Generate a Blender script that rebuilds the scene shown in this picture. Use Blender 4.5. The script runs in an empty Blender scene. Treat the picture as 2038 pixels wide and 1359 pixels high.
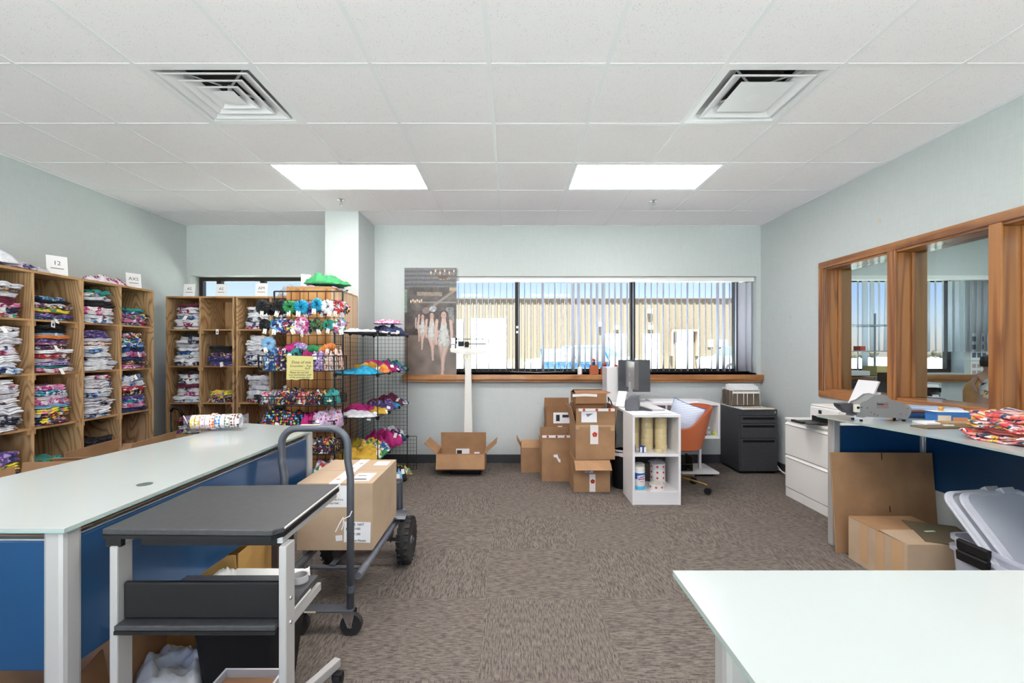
import bpy, bmesh, math, random
from mathutils import Vector, Matrix, noise

# ------------------------------------------------------------------ camera, sky, sun, exposure
SC = bpy.context.scene
COL = SC.collection
F, CX, CY, CH = 896.0, 1016.0, 697.0, 1.33        # focal length in px, vanishing point, camera height
cam_data = bpy.data.cameras.new('camera')
cam = bpy.data.objects.new('camera', cam_data)
COL.objects.link(cam)
cam.location = (0, 0, CH)
cam.rotation_euler = (math.pi / 2, 0, 0)
cam_data.sensor_width = 36.0
cam_data.lens = F / 2038 * 36.0
cam_data.shift_x = (1019 - CX) / 2038
cam_data.shift_y = (CY - 679.5) / 2038
cam_data.clip_start = 0.02
cam_data.clip_end = 400
SC.camera = cam

world = bpy.data.worlds.new('sky_world')
SC.world = world
world.use_nodes = True
wn = world.node_tree
bg = wn.nodes['Background']
sky = wn.nodes.new('ShaderNodeTexSky')
sky.sky_type = 'NISHITA'
sky.sun_disc = False
sky.sun_elevation = math.radians(58)
sky.sun_rotation = math.radians(200)
sky.air_density = 1.3
sky.dust_density = 0.25
sky.ozone_density = 3.0
tint = wn.nodes.new('ShaderNodeMix'); tint.data_type = 'RGBA'; tint.blend_type = 'MULTIPLY'; tint.inputs['Factor'].default_value = 1.0
tint.inputs['B'].default_value = (1.03, 0.83, 1.28, 1)
wn.links.new(sky.outputs[0], tint.inputs['A'])
wn.links.new(tint.outputs['Result'], bg.inputs[0])
bg.inputs[1].default_value = 0.2

sun_d = bpy.data.lights.new('sun', 'SUN')
sun_d.energy = 42.0
sun_d.angle = math.radians(0.6)
sun_d.color = (1.0, 0.965, 0.93)
sun = bpy.data.objects.new('sun', sun_d)
COL.objects.link(sun)
sun.location = (-4, -12, 14)
sun.rotation_euler = (math.radians(32), 0, math.radians(-14))

vs = SC.view_settings
vs.view_transform = 'Standard'
vs.look = 'None'
vs.gamma = 1.0
vs.use_curve_mapping = False
vs.exposure = 0.2
LAMP = 14.5                                            # radiance of the lit ceiling panels

# ------------------------------------------------------------------ helpers
PI = math.pi
rnd = random.Random(11)

def X(px, Y): return (px - CX) * Y / F
def Z(py, Y): return CH - (py - CY) * Y / F

def lin(c):
    out = []
    for v in c[:3]:
        v = v / 255.0
        out.append(v / 12.92 if v <= 0.04045 else ((v + 0.055) / 1.055) ** 2.4)
    return (out[0], out[1], out[2], 1.0)

class MB:
    def __init__(s):
        s.v, s.f = [], []
    def add(s, vs_, fs_):
        n = len(s.v)
        s.v += [tuple(p) for p in vs_]
        s.f += [tuple(i + n for i in f) for f in fs_]
        return s
    def box(s, x0, x1, y0, y1, z0, z1):
        return s.add([(x0,y0,z0),(x1,y0,z0),(x1,y1,z0),(x0,y1,z0),(x0,y0,z1),(x1,y0,z1),(x1,y1,z1),(x0,y1,z1)],
                     [(3,2,1,0),(4,5,6,7),(0,1,5,4),(1,2,6,5),(2,3,7,6),(3,0,4,7)])
    def obox(s, size, M):
        a, b, c = size[0]/2, size[1]/2, size[2]/2
        vs_ = [M @ Vector(p) for p in ((-a,-b,-c),(a,-b,-c),(a,b,-c),(-a,b,-c),(-a,-b,c),(a,-b,c),(a,b,c),(-a,b,c))]
        return s.add(vs_, [(3,2,1,0),(4,5,6,7),(0,1,5,4),(1,2,6,5),(2,3,7,6),(3,0,4,7)])
    def bar(s, p0, p1, w, h=None, up=(0,0,1)):
        h = h or w
        p0, p1 = Vector(p0), Vector(p1)
        d = p1 - p0
        L = d.length
        if L < 1e-6: return s
        d.normalize()
        u = Vector(up)
        if abs(d.dot(u)) > 0.98: u = Vector((0,1,0)) if abs(d.y) < 0.9 else Vector((1,0,0))
        a = d.cross(u).normalized()
        b = a.cross(d).normalized()
        vs_ = []
        for q in (p0, p1):
            for i, j in ((-1,-1),(1,-1),(1,1),(-1,1)):
                vs_.append(q + a*(i*w/2) + b*(j*h/2))
        return s.add(vs_, [(3,2,1,0),(4,5,6,7),(0,1,5,4),(1,2,6,5),(2,3,7,6),(3,0,4,7)])
    def tube(s, pts, r, seg=10, closed=False, cap=True):
        pts = [Vector(p) for p in pts]
        n = len(pts)
        rs = r if isinstance(r, (list, tuple)) else [r]*n
        ref = None
        vs_ = []
        for i in range(n):
            if closed: t = (pts[(i+1) % n] - pts[i-1])
            elif i == 0: t = pts[1] - pts[0]
            elif i == n-1: t = pts[-1] - pts[-2]
            else: t = pts[i+1] - pts[i-1]
            t.normalize()
            if ref is None:
                ref = Vector((0,0,1)) if abs(t.z) < 0.9 else Vector((1,0,0))
            a = (ref - t*ref.dot(t))
            if a.length < 1e-5: a = t.orthogonal()
            a.normalize(); ref = a
            b = t.cross(a)
            for k in range(seg):
                th = 2*PI*k/seg
                vs_.append(pts[i] + (a*math.cos(th) + b*math.sin(th))*rs[i])
        fs_ = []
        m = n if closed else n-1
        for i in range(m):
            j = (i+1) % n
            for k in range(seg):
                k2 = (k+1) % seg
                fs_.append((i*seg+k, i*seg+k2, j*seg+k2, j*seg+k))
        if cap and not closed:
            fs_.append(tuple(reversed(range(seg))))
            fs_.append(tuple((n-1)*seg+k for k in range(seg)))
        return s.add(vs_, fs_)
    def cyl(s, p0, p1, r, seg=16, r1=None):
        return s.tube([p0, p1], [r, r if r1 is None else r1], seg)
    def lathe(s, prof, seg=24, M=None, closed=False):
        """profile of (radius, height) turned about local z"""
        M = M or Matrix.Identity(4)
        n = len(prof)
        vs_ = []
        for r, z in prof:
            for k in range(seg):
                th = 2*PI*k/seg
                vs_.append(M @ Vector((r*math.cos(th), r*math.sin(th), z)))
        fs_ = []
        for i in range(n if closed else n-1):
            j = (i+1) % n
            for k in range(seg):
                k2 = (k+1) % seg
                fs_.append((i*seg+k, i*seg+k2, j*seg+k2, j*seg+k))
        if not closed:
            if prof[0][0] > 1e-6: fs_.append(tuple(reversed(range(seg))))
            if prof[-1][0] > 1e-6: fs_.append(tuple((n-1)*seg+k for k in range(seg)))
        return s.add(vs_, fs_)
    def prism(s, poly, t, M=None):
        """2d outline (x, y) extruded along local z from 0 to t"""
        M = M or Matrix.Identity(4)
        n = len(poly)
        area = sum(poly[i][0]*poly[(i+1) % n][1] - poly[(i+1) % n][0]*poly[i][1] for i in range(n))
        if area < 0: poly = list(reversed(poly))
        vs_ = [M @ Vector((x, y, 0)) for x, y in poly] + [M @ Vector((x, y, t)) for x, y in poly]
        fs_ = [tuple(reversed(range(n))), tuple(range(n, 2*n))]
        for i in range(n):
            j = (i+1) % n
            fs_.append((i, j, n+j, n+i))
        return s.add(vs_, fs_)
    def grid(s, fn, nu, nv, thick=None):
        """open surface from fn(u, v); with thick: a second layer offset by that vector, closed at the rim"""
        vs_ = [Vector(fn(i/nu, j/nv)) for j in range(nv+1) for i in range(nu+1)]
        w = nu+1
        fs_ = [(j*w+i, j*w+i+1, (j+1)*w+i+1, (j+1)*w+i) for j in range(nv) for i in range(nu)]
        if thick is not None:
            n = len(vs_)
            T = Vector(thick)
            vs_ = vs_ + [p + T for p in vs_]
            fs2 = [tuple(reversed([k+n for k in f])) for f in fs_]
            rim = [(i, 0) for i in range(nu)] + [(nu, j) for j in range(nv)] + [(i, nv) for i in range(nu, 0, -1)] + [(0, j) for j in range(nv, 0, -1)]
            ids = [j*w+i for i, j in rim]
            for a in range(len(ids)):
                b = (a+1) % len(ids)
                fs2.append((ids[b], ids[a], ids[a]+n, ids[b]+n))
            fs_ = fs_ + fs2
        return s.add(vs_, fs_)
    def move(s, d):
        d = Vector(d)
        s.v = [tuple(Vector(p) + d) for p in s.v]
        return s
    def xf(s, M):
        s.v = [tuple(M @ Vector(p)) for p in s.v]
        return s
    def mesh(s, name, smooth=False, fix=True):
        me = bpy.data.meshes.new(name)
        me.from_pydata(s.v, [], s.f)
        if fix:
            bm = bmesh.new(); bm.from_mesh(me)
            bmesh.ops.recalc_face_normals(bm, faces=bm.faces)
            bm.to_mesh(me); bm.free()
        if smooth:
            me.polygons.foreach_set('use_smooth', [True]*len(me.polygons))
            if smooth != 'all':
                me.set_sharp_from_angle(angle=math.radians(38))
        me.update()
        return me

def obj(name, me, mat=None, parent=None):
    o = bpy.data.objects.new(name, me)
    COL.objects.link(o)
    if mat is not None and me is not None and not me.materials:
        me.materials.append(mat)
    if parent is not None:
        o.parent = parent
    return o

def part(name, mb, mat, parent, smooth=False, bevel=0, world=False, label=None, fix=True):
    """one mesh part of a thing; coordinates are local to the thing (world=True: given in room coordinates)"""
    if world:
        mb.move(-Vector(parent_loc(parent)))
    o = obj(name, mb.mesh(name, smooth, fix), mat, parent)
    if bevel:
        m = o.modifiers.new('Bevel', 'BEVEL'); m.width = bevel; m.segments = 2; m.limit_method = 'ANGLE'
    if label: o['label'] = label
    return o

def parent_loc(o):
    p = Vector((0, 0, 0))
    while o is not None:
        p += o.location; o = o.parent
    return p

def tag(o, label=None, cat=None, group=None, kind=None):
    if label: o['label'] = label
    if cat: o['category'] = cat
    if group: o['group'] = group
    if kind: o['kind'] = kind
    return o

def thing(name, label, cat, loc=(0,0,0), rz=0.0, group=None):
    o = bpy.data.objects.new(name, None)
    COL.objects.link(o)
    o.empty_display_size = 0.05
    o.location = loc
    o.rotation_euler = (0, 0, rz)
    return tag(o, label, cat, group)

def one(name, mb, mat, label, cat, group=None, loc=None, rz=0.0, smooth=False, bevel=0):
    """a thing that is a single mesh; mb is local when loc is given, else moved to its own base"""
    if loc is None:
        xs = [p[0] for p in mb.v]; ys = [p[1] for p in mb.v]; zs = [p[2] for p in mb.v]
        loc = ((min(xs)+max(xs))/2, (min(ys)+max(ys))/2, min(zs))
        mb.move(-Vector(loc))
    o = obj(name, mb.mesh(name, smooth), mat)
    o.location = loc; o.rotation_euler = (0, 0, rz)
    if bevel:
        m = o.modifiers.new('Bevel', 'BEVEL'); m.width = bevel; m.segments = 2; m.limit_method = 'ANGLE'
    return tag(o, label, cat, group)

def struct(name, mb, mat, parent=None, smooth=False, bevel=0, label=None):
    o = obj(name, mb.mesh(name, smooth), mat, parent)
    if bevel:
        m = o.modifiers.new('Bevel', 'BEVEL'); m.width = bevel; m.segments = 2; m.limit_method = 'ANGLE'
    if parent is None: o['kind'] = 'structure'
    if label: o['label'] = label
    return o

def copy_tree(o, parent=None):
    c = o.copy(); COL.objects.link(c); c.parent = parent
    for ch in list(o.children):
        copy_tree(ch, c)
    return c

def rotm(axis, deg, loc=(0,0,0)):
    return Matrix.Translation(Vector(loc)) @ Matrix.Rotation(math.radians(deg), 4, axis)

FONT_CACHE = {}
def lettering(body, size, mat, parent, M, name='lettering', align='CENTER', shear=0.0, bold=0.0):
    """flat raised letters: local x right, local y up, facing local +z"""
    key = (body, size, align, shear, bold)
    if key not in FONT_CACHE:
        cu = bpy.data.curves.new('lettering', 'FONT')
        cu.body = body; cu.size = size; cu.align_x = align; cu.align_y = 'CENTER'
        cu.extrude = 0.0004; cu.shear = shear; cu.offset = bold; cu.resolution_u = 2
        t = bpy.data.objects.new('lettering', cu)
        COL.objects.link(t)
        bpy.context.view_layer.update()
        me = bpy.data.meshes.new_from_object(t.evaluated_get(bpy.context.evaluated_depsgraph_get()))
        bpy.data.objects.remove(t)
        FONT_CACHE[key] = me
    me = FONT_CACHE[key].copy()
    me.materials.clear()
    me.transform(M)
    me.name = name
    o = obj(name, me, mat, parent)
    return o

def facing(loc, normal='-y', roll=0.0):
    """matrix that puts letters on an upright face with the given outward normal"""
    if normal == '-y': m = Matrix(((1,0,0),(0,0,-1),(0,1,0))).to_4x4()
    elif normal == '+x': m = Matrix(((0,0,1),(1,0,0),(0,1,0))).to_4x4()
    elif normal == '-x': m = Matrix(((0,0,-1),(-1,0,0),(0,1,0))).to_4x4()
    else: m = Matrix.Identity(4)
    return Matrix.Translation(Vector(loc)) @ m @ Matrix.Rotation(math.radians(roll), 4, 'Z')

# ------------------------------------------------------------------ materials
def newmat(name):
    m = bpy.data.materials.new(name)
    m.use_nodes = True
    nt = m.node_tree
    return m, nt, nt.nodes['Principled BSDF']

MATS = {}
def plain(name, col, rough=0.5, metal=0.0, spec=0.5, bump=0.0, bscale=200.0, var=0.0, vscale=3.0, coat=0.0):
    if name in MATS: return MATS[name]
    m, nt, b = newmat(name)
    b.inputs['Base Color'].default_value = lin(col)
    b.inputs['Roughness'].default_value = rough
    b.inputs['Metallic'].default_value = metal
    b.inputs['Specular IOR Level'].default_value = spec
    b.inputs['Coat Weight'].default_value = coat
    tc = nt.nodes.new('ShaderNodeTexCoord')
    if var > 0:
        n = nt.nodes.new('ShaderNodeTexNoise'); n.inputs['Scale'].default_value = vscale; n.inputs['Detail'].default_value = 5
        nt.links.new(tc.outputs['Object'], n.inputs['Vector'])
        r = nt.nodes.new('ShaderNodeValToRGB')
        c = lin(col)
        r.color_ramp.elements[0].position = 0.3; r.color_ramp.elements[1].position = 0.7
        r.color_ramp.elements[0].color = (c[0]*(1-var), c[1]*(1-var), c[2]*(1-var), 1)
        r.color_ramp.elements[1].color = (min(1,c[0]*(1+var)), min(1,c[1]*(1+var)), min(1,c[2]*(1+var)), 1)
        nt.links.new(n.outputs['Fac'], r.inputs[0]); nt.links.new(r.outputs[0], b.inputs['Base Color'])
    if bump > 0:
        n2 = nt.nodes.new('ShaderNodeTexNoise'); n2.inputs['Scale'].default_value = bscale; n2.inputs['Detail'].default_value = 3
        nt.links.new(tc.outputs['Object'], n2.inputs['Vector'])
        bp = nt.nodes.new('ShaderNodeBump'); bp.inputs['Strength'].default_value = bump; bp.inputs['Distance'].default_value = 0.002
        nt.links.new(n2.outputs['Fac'], bp.inputs['Height']); nt.links.new(bp.outputs[0], b.inputs['Normal'])
    MATS[name] = m
    return m

def ramp_node(nt, stops, const=False):
    r = nt.nodes.new('ShaderNodeValToRGB')
    cr = r.color_ramp
    if const: cr.interpolation = 'CONSTANT'
    while len(cr.elements) < len(stops): cr.elements.new(0.5)
    for e, (p, c) in zip(cr.elements, stops):
        e.position = p; e.color = lin(c) if max(c) > 1.0 else (c[0], c[1], c[2], 1)
    return r

def obj_coords(nt, scale=(1,1,1), shift=True):
    tc = nt.nodes.new('ShaderNodeTexCoord')
    mp = nt.nodes.new('ShaderNodeMapping')
    mp.inputs['Scale'].default_value = scale
    src = tc.outputs['Object']
    if shift:
        oi = nt.nodes.new('ShaderNodeObjectInfo')
        ml = nt.nodes.new('ShaderNodeMath'); ml.operation = 'MULTIPLY'; ml.inputs[1].default_value = 37.0
        nt.links.new(oi.outputs['Random'], ml.inputs[0])
        ad = nt.nodes.new('ShaderNodeVectorMath'); ad.operation = 'ADD'
        nt.links.new(tc.outputs['Object'], ad.inputs[0]); nt.links.new(ml.outputs[0], ad.inputs[1])
        src = ad.outputs[0]
    nt.links.new(src, mp.inputs['Vector'])
    return mp.outputs[0]

def wood(name, light, dark, stretch=(5, 5, 0.9), rings=16.0, rough=0.6, contrast=1.0, coat=0.0, warp=3.0):
    m, nt, b = newmat(name)
    v = obj_coords(nt, stretch)
    n = nt.nodes.new('ShaderNodeTexNoise'); n.inputs['Scale'].default_value = 1.0; n.inputs['Detail'].default_value = 1.5
    n.inputs['Distortion'].default_value = 0.35
    nt.links.new(v, n.inputs['Vector'])
    mu = nt.nodes.new('ShaderNodeMath'); mu.operation = 'MULTIPLY'; mu.inputs[1].default_value = rings * warp
    nt.links.new(n.outputs['Fac'], mu.inputs[0])
    si = nt.nodes.new('ShaderNodeMath'); si.operation = 'SINE'
    nt.links.new(mu.outputs[0], si.inputs[0])
    mr = nt.nodes.new('ShaderNodeMapRange'); mr.inputs['From Min'].default_value = -1; mr.inputs['From Max'].default_value = 1
    nt.links.new(si.outputs[0], mr.inputs['Value'])
    mid = tuple((a+c)/2 for a, c in zip(light, dark))
    r = ramp_node(nt, [(0.0, light), (0.45, light), (0.85, mid), (1.0, dark)])
    nt.links.new(mr.outputs[0], r.inputs[0])
    n2 = nt.nodes.new('ShaderNodeTexNoise'); n2.inputs['Scale'].default_value = 1.0; n2.inputs['Detail'].default_value = 4
    mp2 = nt.nodes.new('ShaderNodeMapping'); mp2.inputs['Scale'].default_value = (22, 22, 1.2)
    nt.links.new(v, mp2.inputs['Vector']); nt.links.new(mp2.outputs[0], n2.inputs['Vector'])
    r2 = ramp_node(nt, [(0.3, (0.78, 0.76, 0.74)), (0.65, (1, 1, 1))])
    nt.links.new(n2.outputs['Fac'], r2.inputs[0])
    mx = nt.nodes.new('ShaderNodeMix'); mx.data_type = 'RGBA'; mx.blend_type = 'MULTIPLY'; mx.inputs['Factor'].default_value = 0.7
    nt.links.new(r.outputs[0], mx.inputs['A']); nt.links.new(r2.outputs[0], mx.inputs['B'])
    nt.links.new(mx.outputs['Result'], b.inputs['Base Color'])
    b.inputs['Roughness'].default_value = rough
    b.inputs['Coat Weight'].default_value = coat
    bp = nt.nodes.new('ShaderNodeBump'); bp.inputs['Strength'].default_value = 0.15; bp.inputs['Distance'].default_value = 0.001
    nt.links.new(n2.outputs['Fac'], bp.inputs['Height']); nt.links.new(bp.outputs[0], b.inputs['Normal'])
    return m

def fabric_print(name, cols, scale=45.0, rough=0.75, distort=0.25):
    m, nt, b = newmat(name)
    v = obj_coords(nt)
    n = nt.nodes.new('ShaderNodeTexNoise'); n.inputs['Scale'].default_value = scale*0.5; n.inputs['Detail'].default_value = 1
    nt.links.new(v, n.inputs['Vector'])
    mx = nt.nodes.new('ShaderNodeMix'); mx.data_type = 'RGBA'; mx.inputs['Factor'].default_value = distort*0.25
    nt.links.new(v, mx.inputs['A']); nt.links.new(n.outputs['Color'], mx.inputs['B'])
    vo = nt.nodes.new('ShaderNodeTexVoronoi'); vo.inputs['Scale'].default_value = scale
    nt.links.new(mx.outputs['Result'], vo.inputs['Vector'])
    k = len(cols)
    r = ramp_node(nt, [(i/k, c) for i, c in enumerate(cols)], True)
    sx = nt.nodes.new('ShaderNodeSeparateColor')
    nt.links.new(vo.outputs['Color'], sx.inputs[0]); nt.links.new(sx.outputs[0], r.inputs[0])
    nt.links.new(r.outputs[0], b.inputs['Base Color'])
    b.inputs['Roughness'].default_value = rough
    b.inputs['Sheen Weight'].default_value = 0.1
    return m

def fabric_white(name, base, shade, accents, amount=0.16, scale=9.0):
    """pale fabric whose print shows through in patches"""
    m, nt, b = newmat(name)
    v = obj_coords(nt)
    n = nt.nodes.new('ShaderNodeTexNoise'); n.inputs['Scale'].default_value = scale; n.inputs['Detail'].default_value = 2
    nt.links.new(v, n.inputs['Vector'])
    vo = nt.nodes.new('ShaderNodeTexVoronoi'); vo.inputs['Scale'].default_value = 60
    nt.links.new(v, vo.inputs['Vector'])
    k = len(accents)
    r = ramp_node(nt, [(i/k, c) for i, c in enumerate(accents)], True)
    sx = nt.nodes.new('ShaderNodeSeparateColor')
    nt.links.new(vo.outputs['Color'], sx.inputs[0]); nt.links.new(sx.outputs[0], r.inputs[0])
    msk = ramp_node(nt, [(0.0, (0,0,0)), (1-amount*2.2, (0,0,0)), (1-amount*2.2+0.03, (1,1,1))])
    mr = nt.nodes.new('ShaderNodeMapRange'); mr.inputs['From Min'].default_value = 0.25; mr.inputs['From Max'].default_value = 0.75
    nt.links.new(n.outputs['Fac'], mr.inputs['Value']); nt.links.new(mr.outputs[0], msk.inputs[0])
    bs = ramp_node(nt, [(0.3, shade), (0.6, base)])
    n3 = nt.nodes.new('ShaderNodeTexNoise'); n3.inputs['Scale'].default_value = 30
    nt.links.new(v, n3.inputs['Vector']); nt.links.new(n3.outputs['Fac'], bs.inputs[0])
    mx = nt.nodes.new('ShaderNodeMix'); mx.data_type = 'RGBA'
    nt.links.new(msk.outputs[0], mx.inputs['Factor']); nt.links.new(bs.outputs[0], mx.inputs['A']); nt.links.new(r.outputs[0], mx.inputs['B'])
    nt.links.new(mx.outputs['Result'], b.inputs['Base Color'])
    b.inputs['Roughness'].default_value = 0.8
    return m

def emit(name, col, strength):
    m, nt, b = newmat(name)
    b.inputs['Base Color'].default_value = lin(col)
    b.inputs['Emission Color'].default_value = lin(col)
    b.inputs['Emission Strength'].default_value = strength
    return m

def pane_glass(name, tint=(235, 245, 242), refl=0.06):
    m = bpy.data.materials.new(name); m.use_nodes = True
    nt = m.node_tree
    nt.nodes.remove(nt.nodes['Principled BSDF'])
    out = nt.nodes['Material Output']
    tr = nt.nodes.new('ShaderNodeBsdfTransparent'); tr.inputs[0].default_value = lin(tint)
    gl = nt.nodes.new('ShaderNodeBsdfGlossy'); gl.inputs['Roughness'].default_value = 0.02
    lw = nt.nodes.new('ShaderNodeLayerWeight'); lw.inputs[0].default_value = 0.5
    pw = nt.nodes.new('ShaderNodeMath'); pw.operation = 'POWER'; pw.inputs[1].default_value = 5.0
    nt.links.new(lw.outputs['Facing'], pw.inputs[0])
    fr = nt.nodes.new('ShaderNodeMath'); fr.operation = 'MULTIPLY_ADD'; fr.inputs[1].default_value = 0.8; fr.inputs[2].default_value = refl*0.5
    nt.links.new(pw.outputs[0], fr.inputs[0])
    mx = nt.nodes.new('ShaderNodeMixShader')
    nt.links.new(fr.outputs[0], mx.inputs[0]); nt.links.new(tr.outputs[0], mx.inputs[1]); nt.links.new(gl.outputs[0], mx.inputs[2])
    nt.links.new(mx.outputs[0], out.inputs[0])
    return m

def clear_plastic(name, tint=(225, 228, 240), milky=0.35, rough=0.25):
    m = bpy.data.materials.new(name); m.use_nodes = True
    nt = m.node_tree
    b = nt.nodes['Principled BSDF']
    out = nt.nodes['Material Output']
    b.inputs['Base Color'].default_value = lin(tint); b.inputs['Roughness'].default_value = rough
    tr = nt.nodes.new('ShaderNodeBsdfTransparent'); tr.inputs[0].default_value = lin((248, 249, 252))
    mx = nt.nodes.new('ShaderNodeMixShader'); mx.inputs[0].default_value = milky
    nt.links.new(tr.outputs[0], mx.inputs[1]); nt.links.new(b.outputs[0], mx.inputs[2]); nt.links.new(mx.outputs[0], out.inputs[0])
    return m

# carpet: looped rows with broken dark dashes, running along local x
def carpet(name):
    m, nt, b = newmat(name)
    tc = nt.nodes.new('ShaderNodeTexCoord')
    oi = nt.nodes.new('ShaderNodeObjectInfo')
    ml = nt.nodes.new('ShaderNodeMath'); ml.operation = 'MULTIPLY'; ml.inputs[1].default_value = 53.0
    nt.links.new(oi.outputs['Random'], ml.inputs[0])
    ad = nt.nodes.new('ShaderNodeVectorMath'); ad.operation = 'ADD'
    nt.links.new(tc.outputs['Object'], ad.inputs[0]); nt.links.new(ml.outputs[0], ad.inputs[1])
    def ns(scale, detail=2.0):
        mp = nt.nodes.new('ShaderNodeMapping'); mp.inputs['Scale'].default_value = scale
        nt.links.new(ad.outputs[0], mp.inputs['Vector'])
        n = nt.nodes.new('ShaderNodeTexNoise'); n.inputs['Scale'].default_value = 1.0; n.inputs['Detail'].default_value = detail
        nt.links.new(mp.outputs[0], n.inputs['Vector'])
        return n.outputs['Fac']
    big = ns((24, 165, 1)); fine = ns((90, 420, 1), 1.0); mid = ns((30, 30, 1), 3.0)
    r1 = ramp_node(nt, [(0.34, (92, 84, 81)), (0.47, (119, 110, 103)), (0.66, (138, 129, 120))])
    nt.links.new(big, r1.inputs[0])
    r2 = ramp_node(nt, [(0.3, (0.62, 0.62, 0.63)), (0.55, (1, 1, 1)), (0.75, (1.0, 1.0, 1.0))])
    nt.links.new(fine, r2.inputs[0])
    mx = nt.nodes.new('ShaderNodeMix'); mx.data_type = 'RGBA'; mx.blend_type = 'MULTIPLY'; mx.inputs['Factor'].default_value = 0.85
    nt.links.new(r1.outputs[0], mx.inputs['A']); nt.links.new(r2.outputs[0], mx.inputs['B'])
    r3 = ramp_node(nt, [(0.3, (0.84, 0.83, 0.84)), (0.7, (1, 1, 1))])
    nt.links.new(mid, r3.inputs[0])
    mx2 = nt.nodes.new('ShaderNodeMix'); mx2.data_type = 'RGBA'; mx2.blend_type = 'MULTIPLY'; mx2.inputs['Factor'].default_value = 0.8
    nt.links.new(mx.outputs['Result'], mx2.inputs['A']); nt.links.new(r3.outputs[0], mx2.inputs['B'])
    nt.links.new(mx2.outputs['Result'], b.inputs['Base Color'])
    b.inputs['Roughness'].default_value = 0.95
    b.inputs['Specular IOR Level'].default_value = 0.1
    bp = nt.nodes.new('ShaderNodeBump'); bp.inputs['Strength'].default_value = 0.6; bp.inputs['Distance'].default_value = 0.003
    nt.links.new(fine, bp.inputs['Height']); nt.links.new(bp.outputs[0], b.inputs['Normal'])
    return m

def ceiling_tile_mat(name):
    m, nt, b = newmat(name)
    v = obj_coords(nt)
    vo = nt.nodes.new('ShaderNodeTexVoronoi'); vo.inputs['Scale'].default_value = 105; vo.inputs['Randomness'].default_value = 1
    nt.links.new(v, vo.inputs['Vector'])
    n = nt.nodes.new('ShaderNodeTexNoise'); n.inputs['Scale'].default_value = 26
    nt.links.new(v, n.inputs['Vector'])
    lt = nt.nodes.new('ShaderNodeMath'); lt.operation = 'MULTIPLY'; lt.inputs[1].default_value = 0.31
    nt.links.new(n.outputs['Fac'], lt.inputs[0])
    cm = nt.nodes.new('ShaderNodeMath'); cm.operation = 'LESS_THAN'
    nt.links.new(vo.outputs['Distance'], cm.inputs[0]); nt.links.new(lt.outputs[0], cm.inputs[1])
    mx = nt.nodes.new('ShaderNodeMix'); mx.data_type = 'RGBA'
    mx.inputs['A'].default_value = lin((247, 243, 245)); mx.inputs['B'].default_value = lin((200, 197, 197))
    nt.links.new(cm.outputs[0], mx.inputs['Factor'])
    nt.links.new(mx.outputs['Result'], b.inputs['Base Color'])
    b.inputs['Roughness'].default_value = 0.9
    bp = nt.nodes.new('ShaderNodeBump'); bp.inputs['Strength'].default_value = 0.35; bp.inputs['Distance'].default_value = 0.002; bp.invert = True
    nt.links.new(cm.outputs[0], bp.inputs['Height']); nt.links.new(bp.outputs[0], b.inputs['Normal'])
    return m

def wall_mat(name, col):
    m, nt, b = newmat(name)
    tc = nt.nodes.new('ShaderNodeTexCoord')
    def ns(scale):
        mp = nt.nodes.new('ShaderNodeMapping'); mp.inputs['Scale'].default_value = scale
        nt.links.new(tc.outputs['Object'], mp.inputs['Vector'])
        n = nt.nodes.new('ShaderNodeTexNoise'); n.inputs['Scale'].default_value = 1.0; n.inputs['Detail'].default_value = 2
        nt.links.new(mp.outputs[0], n.inputs['Vector'])
        return n.outputs['Fac']
    a = ns((14, 14, 130)); c = ns((130, 130, 10))
    ad = nt.nodes.new('ShaderNodeMath'); ad.operation = 'ADD'
    nt.links.new(a, ad.inputs[0]); nt.links.new(c, ad.inputs[1])
    k = lin(col)
    r = nt.nodes.new('ShaderNodeValToRGB')
    r.color_ramp.elements[0].position = 0.35; r.color_ramp.elements[0].color = (k[0]*0.965, k[1]*0.965, k[2]*0.968, 1)
    r.color_ramp.elements[1].position = 0.65; r.color_ramp.elements[1].color = (min(1,k[0]*1.025), min(1,k[1]*1.025), min(1,k[2]*1.025), 1)
    hf = nt.nodes.new('ShaderNodeMath'); hf.operation = 'MULTIPLY'; hf.inputs[1].default_value = 0.5
    nt.links.new(ad.outputs[0], hf.inputs[0]); nt.links.new(hf.outputs[0], r.inputs[0])
    nt.links.new(r.outputs[0], b.inputs['Base Color'])
    b.inputs['Roughness'].default_value = 0.7
    bp = nt.nodes.new('ShaderNodeBump'); bp.inputs['Strength'].default_value = 0.15; bp.inputs['Distance'].default_value = 0.001
    nt.links.new(hf.outputs[0], bp.inputs['Height']); nt.links.new(bp.outputs[0], b.inputs['Normal'])
    return m

def dotted(name, ground, cols, scale=40.0, size=0.32, rough=0.5, alpha=None):
    """round dots on a ground colour"""
    m, nt, b = newmat(name)
    v = obj_coords(nt)
    vo = nt.nodes.new('ShaderNodeTexVoronoi'); vo.inputs['Scale'].default_value = scale; vo.inputs['Randomness'].default_value = 0.35
    nt.links.new(v, vo.inputs['Vector'])
    cm = nt.nodes.new('ShaderNodeMath'); cm.operation = 'LESS_THAN'; cm.inputs[1].default_value = size
    nt.links.new(vo.outputs['Distance'], cm.inputs[0])
    k = len(cols)
    r = ramp_node(nt, [(i/k, c) for i, c in enumerate(cols)], True)
    sx = nt.nodes.new('ShaderNodeSeparateColor')
    nt.links.new(vo.outputs['Color'], sx.inputs[0]); nt.links.new(sx.outputs[0], r.inputs[0])
    mx = nt.nodes.new('ShaderNodeMix'); mx.data_type = 'RGBA'
    mx.inputs['A'].default_value = lin(ground)
    nt.links.new(cm.outputs[0], mx.inputs['Factor']); nt.links.new(r.outputs[0], mx.inputs['B'])
    nt.links.new(mx.outputs['Result'], b.inputs['Base Color'])
    b.inputs['Roughness'].default_value = rough
    return m

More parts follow.
